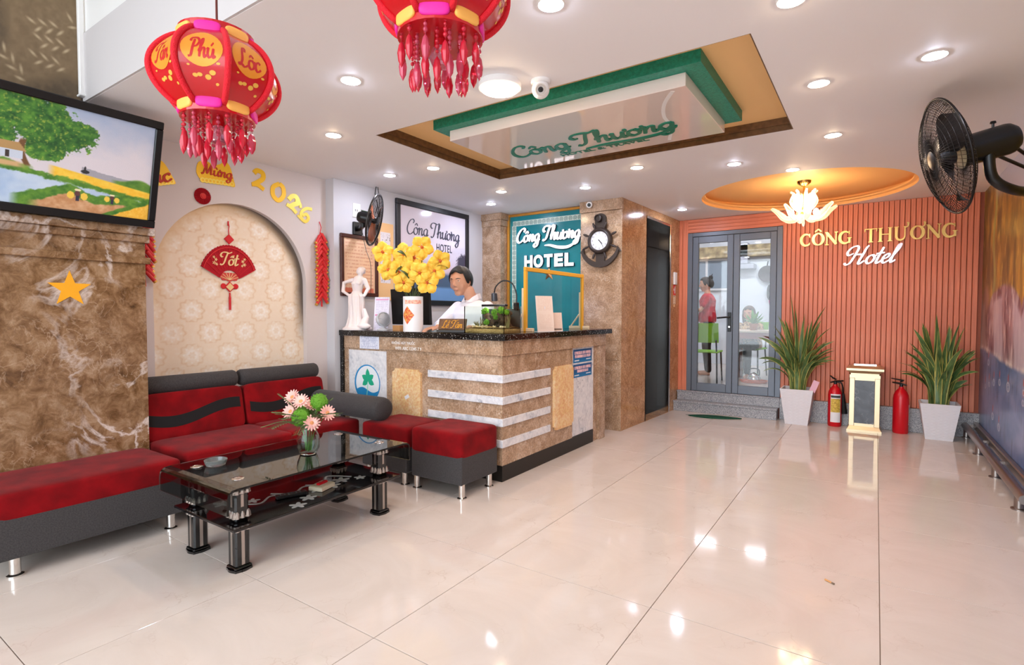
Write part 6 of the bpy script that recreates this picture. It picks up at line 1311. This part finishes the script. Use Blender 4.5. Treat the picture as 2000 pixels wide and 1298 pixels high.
# ---- seated woman at the table
ps = thing('person', 'brown-haired woman seated at the table behind the glass door', 'person', (-1.66, 9.18, KZ), -.15)
HM = T(0, -.04, 1.0) @ R(.2, 'X'); mb = MB(); head_mb(mb, HM); limb(mb, [(0, -.01, .93), (0, 0, .84)], [.045, .05]); torso(mb, .82, .50, .33, .18, .33)
for s_ in (-1, 1):
    limb(mb, [(s_*.16, 0, .8), (s_*.2, -.1, .62), (s_*.08, -.28, .66)], [.04, .034, .024]); hand_mb(mb, (s_*.08, -.28, .66), (-s_*.5, -1, .1), (0, 0, 1), (-s_, 0, .2)); limb(mb, [(s_*.08, 0, .5), (s_*.09, -.36, .48), (s_*.09, -.34, .08)], [.075, .055, .036]); mb.tube([(s_*.09, -.3, .035), (s_*.09, -.46, .028)], [.034, .027], 10)
mesh_obj('body', fuse(mb, .008, 2), SKIN, ps); face_parts(ps, HM); hair(ps, HM, M('brown_hair', (86, 56, 36), .5), False, True)
mb = MB(); torso(mb, .828, .50, .365, .215, .36)
for s_ in (-1, 1): limb(mb, [(s_*.15, 0, .8), (s_*.195, -.08, .67)], [.056, .048])
mesh_obj('blouse', fuse(mb, .009, 3), M('patterned_blouse', (206, 170, 120), .8, noise=(30, (120, 90, 60))), ps)
mb = MB()
for s_ in (-1, 1): limb(mb, [(s_*.085, 0, .5), (s_*.095, -.37, .48), (s_*.09, -.34, .1)], [.09, .068, .05])
mb.ball((0, 0, .5), (.17, .115, .09)); mesh_obj('trousers', fuse(mb, .012, 2), M('dark_trousers', (30, 32, 40), .85), ps)

# ================================================================ BEHIND THE GLASS DOOR
WT = M('red_brown_wood', (136, 64, 44), .4); kt = thing('dining_table', 'red-brown wooden table with pale top behind the glass door', 'table', (-1.2, 8.75, KZ))
MB().bbox(-.62, .4, -.4, .3, .72, .75, .004).build('top', M('table_top_pale', (206, 184, 160), .35), kt); MB().box(-.58, .36, -.36, .26, .63, .72).build('apron', WT, kt)
for x, y in ((-.56, -.34), (.1, -.34), (-.56, .24), (.34, .24)): MB().bbox(x-.04, x+.04, y-.04, y+.04, 0, .64, .004).build('leg', WT, kt)
GP = M('lime_plastic', (132, 196, 30), .4); TP = M('teal_plastic', (60, 170, 140), .4)
def kchair(label, loc, rz, mat):
    t = thing('plastic_chair', label, 'chair', loc, rz, 'chairs behind the glass door'); MB().bbox(-.2, .2, -.2, .2, .43, .455, .012).build('seat', mat, t)
    MB().grid(lambda u, v: ((u-.5)*.4, .19+.05*v-.05*(1-(2*u-1)**2)*-1, .58+.28*v), 12, 8).grid(lambda u, v: ((.5-u)*.4, .2+.05*v+.05*(1-(2*u-1)**2), .58+.28*v), 12, 8).build('backrest', mat, t, 2)
    for x in (-.17, .17):
        MB().tube([(x, -.17, .44), (x*1.1, -.2, 0)], .012, 8).build('leg', BLACK, t); MB().tube([(x, .17, .44), (x*1.1, .22, 0)], .012, 8).build('leg', BLACK, t); MB().tube([(x, .18, .43), (x, .225, .62)], .011, 8).build('back_post', BLACK, t)
kchair('lime green plastic chair in front of the woman in red', (-2.06, 8.15, KZ), PI*1.02, GP); kchair('teal plastic chair half hidden by the door stile', (-2.6, 8.62, KZ), PI*.8, TP); kchair('lime green chair under the seated woman', (-1.66, 9.25, KZ), PI-.15+PI, GP)
kpl = thing('table_plant', 'small green plant in clay pot on the table behind the glass door', 'plant', (-1.5, 8.6, KZ+.75)); MB().lathe([(0, 0), (.05, 0), (.065, .1), (.06, .1), (0, .09)], 20).build('pot', M('clay_pot', (176, 120, 88), .8), kpl, True); mb = MB(); rs = random.Random(2)
for k in range(40):
    a, el, L_ = rs.uniform(0, 6.28), rs.uniform(.3, 1.4), rs.uniform(.12, .24); d_ = flower_dir(a, el, L_); p_ = Vector((0, 0, .09)); sd = d_.cross(Vector((0, 0, 1))).normalized()*.02; mb.add([tuple(p_), tuple(p_+d_*.6+sd), tuple(p_+d_), tuple(p_+d_*.6-sd)], [(0, 1, 2, 3)])
mb.build('leaves', M('bright_leaf', (110, 160, 56), .5), kpl)['kind'] = 'stuff'
tpz = tag(MB().tube(catmull([(0, 0, 0), (0, 0, .22), (-.06, -.02, .27), (-.12, -.02, .2)], 6), .022, 12).lathe([(.05, 0), (.05, .02), (.03, .03)], 16).build('chrome_tap', CHROME, None, True), 'curved chrome tap on the table behind the glass door', 'tap'); tpz.location = (-.95, 8.6, KZ+.75)
wk = thing('hanging_wok', 'black wok hanging on the kitchen wall', 'wok', (-1.72, KY, 2.0)); MB(face_ny(0, -.0, 0)).lathe([(0, .03), (.08, .05), (.15, .1), (.155, .1), (.08, .04), (0, .02)][::-1], 28).build('bowl', M('iron_brown', (62, 40, 36), .5), wk, True); MB().tube([(0, -.09, .15), (0, -.01, .24)], .01, 8).build('handle', BLACK, wk)
bg = thing('hanging_bag', 'dark bag hanging on the kitchen wall beneath the wok', 'bag', (-1.58, KY, 1.48)); MB().pillow(-.14, .16, -.14, 0, 0, .34, 8, .6, .6).build('bag_body', M('bag_brown', (62, 50, 42), .9), bg, 2); MB().tube(catmull([(-.06, -.06, .3), (0, -.05, .42), (.06, -.06, .3)], 5), .008, 6).build('strap', BLACK, bg)
cl = tag(MB().grid(lambda u, v: ((u-.5)*.24+.05*v, -.03-.02*math.sin(u*14), -.32*v), 24, 10).build('hanging_cloth', M('magenta_cloth', (190, 20, 110), .9), None, 2), 'magenta cloth hanging under the dark bag in the kitchen', 'cloth'); cl.location = (-1.55, KY-.16, 1.5)
hd = tag(MB().bbox(-.2, .2, -.25, 0, 0, .1, .01).bbox(-.08, .08, -.2, 0, .1, .5, .01).build('cooker_hood', M('hood_grey', (170, 172, 180), .3, .5)), 'grey cooker hood on the kitchen wall', 'hood'); hd.location = (-2.12, KY, 2.1)
kb = thing('kettle', 'metal kettle standing on an orange tray under the table', 'kettle', (-1.45, 8.4, KZ)); MB().lathe([(0, 0), (.17, 0), (.19, .03), (.18, .03), (.16, .012), (0, .01)], 28).build('orange_tray', M('orange_tray', (226, 110, 70), .5), kb, True); MB().lathe([(0, .012), (.08, .012), (.09, .06), (.06, .12), (.02, .14), (0, .15)], 24).build('body', CHROME, kb, True); MB().tube(catmull([(-.07, 0, .1), (-.06, 0, .19), (.06, 0, .19), (.07, 0, .1)], 6), .008, 8).build('handle', BLACK, kb)

# ================================================================ ON THE RECEPTION COUNTER
K = 1.09
MARB = M('statue_white', (240, 228, 226), .4, sub=.1); stt = thing('venus_statue', 'white draped female figurine at the wall end of the counter', 'statue', (-3.89, 3.235, K), .35)
mb = MB(Matrix.Diagonal((.70, .62, .565, 1))); head_mb(mb, mb.m @ T(.05, 0, .93) @ R(.6, 'Z') @ Matrix.Scale(.62, 4)); limb(mb, [(.045, .01, .87), (.03, .01, .82)], [.028, .03]); mb.ball((.05, .035, .965), (.055, .06, .05)); mb.ball((.05, .09, .93), .03)
limb(mb, [(.03, 0, .80), (.01, 0, .72), (.0, .01, .62), (-.02, .01, .52)], [.075, .078, .062, .09]); mb.ball((.05, -.05, .745), .035); mb.ball((-.015, -.055, .74), .035)
limb(mb, [(-.065, .01, .8), (-.19, .0, .755), (-.19, -.02, .62), (-.09, -.04, .55)], [.034, .029, .025, .02]); limb(mb, [(.105, .0, .8), (.15, .02, .66), (.13, -.06, .54)], [.034, .028, .022])
n_ = 48; vs = []; secs = [(.03, .16), (.1, .135), (.2, .115), (.32, .11), (.44, .115), (.54, .112), (.58, .09)]
for z, r in secs:
    for i in range(n_): a = 2*PI*i/n_; q = r*(1+.10*math.sin(9*a+z*6)+.05*math.sin(17*a+3)); vs.append((q*math.cos(a)*.9-.01, q*math.sin(a)*.85, z))
mb.add(vs, [(k*n_+i, k*n_+(i+1) % n_, (k+1)*n_+(i+1) % n_, (k+1)*n_+i) for k in range(len(secs)-1) for i in range(n_)]+[tuple(range(n_-1, -1, -1)), tuple((len(secs)-1)*n_+i for i in range(n_))]); mb.lathe([(0, 0), (.19, 0), (.19, .035), (.16, .05), (0, .05)], 40, (0, 0, 0)); mb.tube([(.12, -.1, .05), (.16, -.06, .2), (.12, -.04, .34)], [.07, .04, .02], 10); mb.ball((.15, -.1, .06), (.09, .07, .05))
mesh_obj('figure', fuse(mb, .004, 1), MARB, stt)
def easel_sheet(name, label, cat, loc, rz, w, h, fn, nu=50, nv=80):
    t = thing(name, label, cat, loc, rz); MB(R(-.12, 'X')).box(-w/2, w/2, 0, .003, 0, h).build('board', M('acrylic_white', (236, 234, 240), .3), t); MB().box(-w/2, w/2, -.005, .05, 0, .003).tube([(0, .055, .003), (0, .02, h*.7)], .003, 6).build('stand', M('acrylic_white', (236, 234, 240), .3), t)
    print_sheet('sheet', PRINT, t, R(-.12, 'X') @ face_ny(0, -.001, h/2), w, h, nu, nv, fn); return t
easel_sheet('price_list', 'white price list with pink bands standing beside the statue', 'sheet', (-3.70, 3.34, K), .3, .15, .30, lines_sheet((234, 230, 244), (150, 130, 180), 20, [(.9, .94, (222, 150, 190)), (.43, .48, (222, 140, 180))]))
sd_ = thing('desk_fan', 'small silver round desk fan on the counter', 'fan', (-3.59, 3.27, K)); SLV = M('silver_plastic', (218, 219, 224), .3, .15); MB().lathe([(0, 0), (.05, 0), (.052, .008), (.03, .018), (.014, .03), (.012, .05)], 28).build('base', SLV, sd_, True)
mm = T(0, 0, .095) @ Vector((.8, -.2, .25)).normalized().to_track_quat('Z', 'Y').to_matrix().to_4x4(); MB(mm).lathe([(0, -.05), (.03, -.045), (.06, -.02), (.068, .005), (.066, .02)], 32).build('shell', SLV, sd_, True); MB(mm).lathe([(.066, .02), (.06, .026), (.058, .02), (0, .014)], 32).build('grille', M('silver_grille', (176, 178, 184), .35, .1), sd_, True)
kp = tag(MB().prism([(-.045, 0), (.05, -.01), (.06, .03), (.02, .05), (-.04, .04)], 0, .045).build('kraft_parcel', M('kraft_paper', (206, 150, 96), .8, bump=(30, .6))), 'small crumpled kraft paper parcel beside the desk fan', 'parcel'); kp.location = (-3.5, 3.34, K)
mo_ = thing('monitor', 'black computer monitor seen from behind on the counter', 'monitor', (-3.47, 3.50, K), -.12); MB(R(.06, 'X')).bbox(-.27, .27, -.012, .018, .05, .375, .004).bbox(-.12, .12, -.03, -.01, .13, .29, .01).build('case', BLACKM, mo_); MB().lathe([(0, 0), (.1, 0), (.1, .008), (.02, .014), (.018, .12)], 28).build('stand', BLACK, mo_, True)
MB(R(.06, 'X')).box(-.255, .255, .018, .0185, .065, .36).build('screen', M('screen_glow', (60, 90, 140), .2, emit=((120, 160, 220), .6)), mo_)
kbd = thing('keyboard', 'white keyboard under the receptionist hand', 'keyboard', (-2.9, 3.37, K), .05); MB().bbox(-.2, .2, -.065, .065, 0, .018, .004).build('case', WHITE, kbd); mb = MB()
for i in range(15):
    for j in range(5): mb.box(-.19+.0255*i, -.169+.0255*i, -.058+.0235*j, -.039+.0235*j, .018, .023)
mb.build('keys', M('key_grey', (226, 224, 226), .5), kbd)['kind'] = 'stuff'
# canister with artificial yellow flowers
cv_ = thing('flower_canister', 'white canister with red diamond print holding yellow artificial flowers', 'vase', (-3.19, 3.235, K)); CR_ = .082
MB().lathe([(0, 0), (CR_, 0), (CR_, .29), (CR_-.006, .29), (CR_-.006, .2), (0, .2)], 48).build('canister', M('canister_white', (240, 238, 240), .35), cv_, True, .6)
camA = math.atan2(-3.235, 3.19)
def wrap(fn, mat, name, par, k=.0012):
    vs = [((CR_+k)*math.cos(camA+x/CR_), (CR_+k)*math.sin(camA+x/CR_), z) for x, z in fn[0]]; return MB().add(vs, fn[1]).build(name, mat, par)
g = [(-.05+(a/10-b_/10)*.058, .135+(a/10+b_/10-1)*.075) for a in range(11) for b_ in range(11)]; qd = [(a*11+b_, a*11+b_+1, (a+1)*11+b_+1, (a+1)*11+b_) for a in range(10) for b_ in range(10)]
dm = wrap((g, qd), M('diamond_red', (214, 60, 44), .5, noise=(90, (240, 180, 90))), 'red_diamond', cv_)
g = [(-.075+.15*a/16, .228+.032*b_) for b_ in (0, 1) for a in range(17)]; wrap((g, [(a, a+1, 17+a+1, 17+a) for a in range(16)]), M('ribbon_print', (236, 150, 130), .5, noise=(60, (250, 226, 200))), 'festive_ribbon', cv_)
YF = M('petal_yellow', (252, 210, 84), .55, noise=(30, (248, 186, 52)), sub=.05); YC = M('petal_throat', (206, 96, 50), .6); DGL = M('dark_green_leaf', (40, 72, 44), .4)
fl_ = [(-3.40, 3.10, 1.745), (-3.36, 3.12, 1.60), (-3.255, 3.20, 1.725), (-3.13, 3.285, 1.79), (-3.005, 3.36, 1.675), (-3.275, 3.17, 1.585), (-3.165, 3.20, 1.59), (-3.22, 3.16, 1.495), (-3.065, 3.27, 1.49), (-3.04, 3.33, 1.59), (-3.20, 3.26, 1.70), (-3.10, 3.22, 1.57), (-3.30, 3.22, 1.66)]
rs = random.Random(21); mb = MB()
for x, y, z in fl_: mb.tube(catmull([(0, 0, .2), ((x+3.19)*.3, (y-3.235)*.3, .33), (x+3.19, y-3.235+.02, z-K-.02)], 5), .004, 6)
mb.build('stems', M('stem_dark', (70, 84, 46), .6), cv_, True)
for k, (x, y, z) in enumerate(fl_):
    nrm = Vector((3.1+rs.uniform(-1.4, 1.4), -3.1+rs.uniform(-1.2, 1.2), rs.uniform(-1.2, 1.2))).normalized(); m_ = T(x+3.19, y-3.235, z-K) @ nrm.to_track_quat('Z', 'Y').to_matrix().to_4x4() @ R(rs.uniform(0, 6), 'Z'); mb = MB(m_); S = rs.uniform(.088, .105)
    for i in range(5):
        a = 2*PI*i/5; w = 1.05; zoff = .005*(i % 2)+.001*i
        def pet(u, v, a=a, zoff=zoff): r = S*(.04+.96*v); hw = w*(.35+.75*math.sin(PI*min(1, .12+.72*v)))*(1-.75*max(0, v-.82)/.18); aa = a+(u-.5)*2*hw*.62; return (r*math.cos(aa), r*math.sin(aa), zoff+.035*math.sin(v*1.7)-.03*v*v+.010*math.sin(u*PI)+.006*math.sin(9*u+5*v))
        mb.grid(pet, 6, 7)
    f1 = mb.build('flower', YF, cv_, 2); MB(m_).lathe([(0, 0), (.012, .002), (.016, .012), (.006, .03), (0, .034)], 10).build('throat', YC, f1, True)
for k in range(12):
    x, y, z = rs.uniform(-.16, .16), rs.uniform(-.12, .1), rs.uniform(.40, .62); m_ = T(x, y, z) @ R(rs.uniform(0, 6), 'Z') @ R(rs.uniform(-.8, .8), 'X') @ R(rs.uniform(-.9, .9), 'Y'); MB(m_).grid(lambda u, v: ((u-.5)*.06*math.sin(PI*(.05+.93*v)), .11*v, .02*math.sin(PI*v)-.3*abs(u-.5)*.04), 4, 8).build('leaf', DGL, cv_, 2)
# name plate
npl = thing('desk_name_plate', 'dark wooden reception name plate with gilt lettering', 'name plate', (-2.765, 3.235, K), .35); MB().bbox(-.12, .12, -.035, .045, 0, .022, .003).build('plinth', M('plate_dark', (40, 30, 24), .4), npl); m_ = T(0, .0, .02) @ R(-.35, 'X'); MB(m_).bbox(-.115, .115, -.012, .0, 0, .09, .002).build('plate', M('plate_wood', (120, 84, 54), .35, noise=(20, (96, 64, 40))), npl)
script('lettering', 'Le^~ Ta^n', M('gilt', (226, 160, 60), .3, .6), npl, m_ @ face_ny(0, -.012, .045), .17, .066, .25, .25, 0, .002)
# aquarium
aq = thing('aquarium', 'small glass fish tank with mossy driftwood on the counter corner', 'aquarium', (-2.425, 3.31, K)); W2, D2, H2 = .185, .115, .205; TG = M('tank_glass', (240, 250, 248), .01, trans=1, ior=1.2)
[MB().box(*q, 0, H2).build('glass_wall', TG, aq) for q in ((-W2, W2, -D2, -D2+.005), (-W2, W2, D2-.005, D2), (-W2, -W2+.005, -D2+.005, D2-.005), (W2-.005, W2, -D2+.005, D2-.005))]; SND = M('tank_sand', (216, 176, 108), .9, noise=(120, (180, 136, 76)), bump=(150, 1))
MB().grid(lambda u, v: ((u-.5)*2*(W2-.006), (v-.5)*2*(D2-.006), .045+.008*math.sin(9*u+3)*math.sin(7*v)), 24, 16).box(-W2+.006, W2-.006, -D2+.006, D2-.006, .002, .036).build('sand', SND, aq, 2)
rs = random.Random(8); MOSS = M('moss', (120, 176, 30), .9, noise=(60, (76, 128, 16)), bump=(160, 1)); DW = M('driftwood', (92, 66, 42), .9, noise=(30, (60, 42, 28)), bump=(60, .8))
for pts, r in (([(-.06, .02, .04), (-.04, 0, .1), (-.07, .01, .15)], .022), ([(.06, .02, .04), (.08, .01, .1), (.05, 0, .165), (.1, .02, .18)], .028), ([(.0, -.02, .04), (.03, -.03, .09), (.08, -.02, .12)], .018), ([(.13, .03, .04), (.12, .02, .12), (.14, .03, .17)], .024)): MB().tube(catmull(pts, 5), [r*(1+.25*math.sin(i*1.7)) for i in range(len(catmull(pts, 5)))], 9).build('driftwood', DW, aq, True)
for x, y, z, r in ((-.07, -.0, .165, .032), (.04, -.02, .155, .032), (-.02, -.05, .085, .024), (.06, -.04, .12, .02), (.09, -.01, .175, .03), (.13, .0, .16, .022)):
    mb = MB(); mb.ball((x, y, z), r*.85, 12, 8)
    for i in range(46): d_ = Vector((rs.gauss(0, 1), rs.gauss(0, 1), rs.gauss(0, 1))).normalized(); mb.ball(tuple(Vector((x, y, z))+d_*r*.8), r*.24, 5, 4)
    mb.build('moss_ball', MOSS, aq, 2)
for k in range(26): x, y = rs.uniform(-.16, .16), rs.uniform(-.09, .06); MB().ball((x, y, .05), (rs.uniform(.006, .016),)*2+(rs.uniform(.005, .014),), 7, 5).build('pebble', M('pebble_pale', (222, 196, 150), .8), aq)
for x, y, h in ((-.12, .03, .09), (-.14, -.02, .06), (-.1, -.04, .05), (.16, -.03, .12)): mb = MB(); [mb.tube([(x+rs.uniform(-.02, .02), y, .04), (x+rs.uniform(-.02, .02), y+rs.uniform(-.02, .02), .04+h*rs.uniform(.6, 1))], [.004, .001], 5) for _ in range(9)]; mb.build('water_plant', M('plant_olive', (140, 130, 80), .8), aq)
MB().box(-W2+.006, W2-.006, D2-.008, D2-.006, .004, H2-.02).build('back_film', M('tank_back_film', (52, 62, 54), .5), aq)
for x, y, z, r in ((-.03, .06, .06, .035), (.02, .05, .1, .04), (-.05, .07, .12, .03), (.1, .05, .07, .035), (.06, .07, .15, .03), (-.11, .06, .055, .025)):
    mb = MB(); mb.ball((x, y, z), r*.8, 10, 7)
    for i in range(30): d_ = Vector((rs.gauss(0, 1), rs.gauss(0, 1)*.5, rs.gauss(0, 1))).normalized(); mb.ball(tuple(Vector((x, y-.01, z))+d_*r*.75), r*.25, 5, 4)
    mb.build('dark_moss', M('moss_dark', (96, 84, 44), .9, noise=(70, (54, 58, 30)), bump=(160, 1)), aq, 2)
MB().bbox(-W2+.01, .06, D2-.03, D2+.005, H2, H2+.018, .004).build('light_bar', BLACK, aq)
gl = thing('gooseneck_lamp', 'black gooseneck lamp arching over the fish tank', 'lamp', (-2.275, 3.41, K+H2)); MB().bbox(-.015, .015, -.02, .02, -.03, .03, .004).build('clip', BLACK, gl)
hp = Vector((-2.425+2.275, 3.33-3.41, .085)); MB().tube(catmull([(0, 0, .02), (.0, 0, .1), (-.03, -.015, .175), (-.09, -.045, .195), (-.14, -.072, .15), tuple(hp)], 7), .0055, 8).build('neck', BLACK, gl, True)
MB(T(*hp) @ R(.1, 'X')).lathe([(.008, .02), (.022, .014), (.025, -.03), (.024, -.045), (.02, -.045), (.018, 0), (0, 0)], 20).build('shade', M('lamp_grey', (70, 70, 76), .3, .4), gl, True); MB(T(*hp) @ R(.1, 'X')).lathe([(0, -.04), (.019, -.043)][::-1], 20).build('lamp_face', emis('aqua_led', (236, 244, 255), 40), gl)
# acrylic screen with yellow frame
ac = thing('counter_screen', 'clear acrylic counter screen in a yellow wooden frame', 'screen', (-2.4, 4.25, K)); YW = M('yellow_wood', (236, 172, 50), .5)
MB().bbox(-.012, .012, -.53, -.497, 0, .50, .003).build('frame_post', YW, ac); MB().bbox(-.012, .012, .497, .53, 0, .50, .003).build('frame_post', YW, ac); MB().bbox(-.012, .012, -.53, .53, .50, .535, .003).build('frame_rail', YW, ac); MB().box(-.002, .002, -.497, .497, .004, .50).build('acrylic_sheet', M('acrylic_clear', (236, 250, 252), .02, trans=1, ior=1.15), ac)
for y in (-.515, .515):
    MB().bbox(-.14, .08, y-.012, y+.012, 0, .03, .003).build('foot', M('cream_wood', (232, 206, 170), .5), ac); MB().tube([(-.12, y, .03), (-.012, y, .17)], .008, 6).build('brace', M('cream_wood', (232, 206, 170), .5), ac); MB().bbox(-.03, -.012, y-.014, y+.014, .0, .36, .002).build('stiffener', M('cream_wood', (232, 206, 170), .5), ac)
easel_sheet('leaflet_stand', 'cream leaflet stand against the yellow framed screen', 'sheet', (-2.275, 3.86, K), 1.15, .17, .30, lines_sheet((240, 218, 204), (216, 180, 160), 26))
easel_sheet('leaflet_stand', 'short cream leaflet with dark corner print beside the taller stand', 'sheet', (-2.265, 4.02, K), 1.15, .13, .16, lines_sheet((238, 212, 196), (216, 180, 160), 12, [(.06, .14, (120, 100, 90))]))
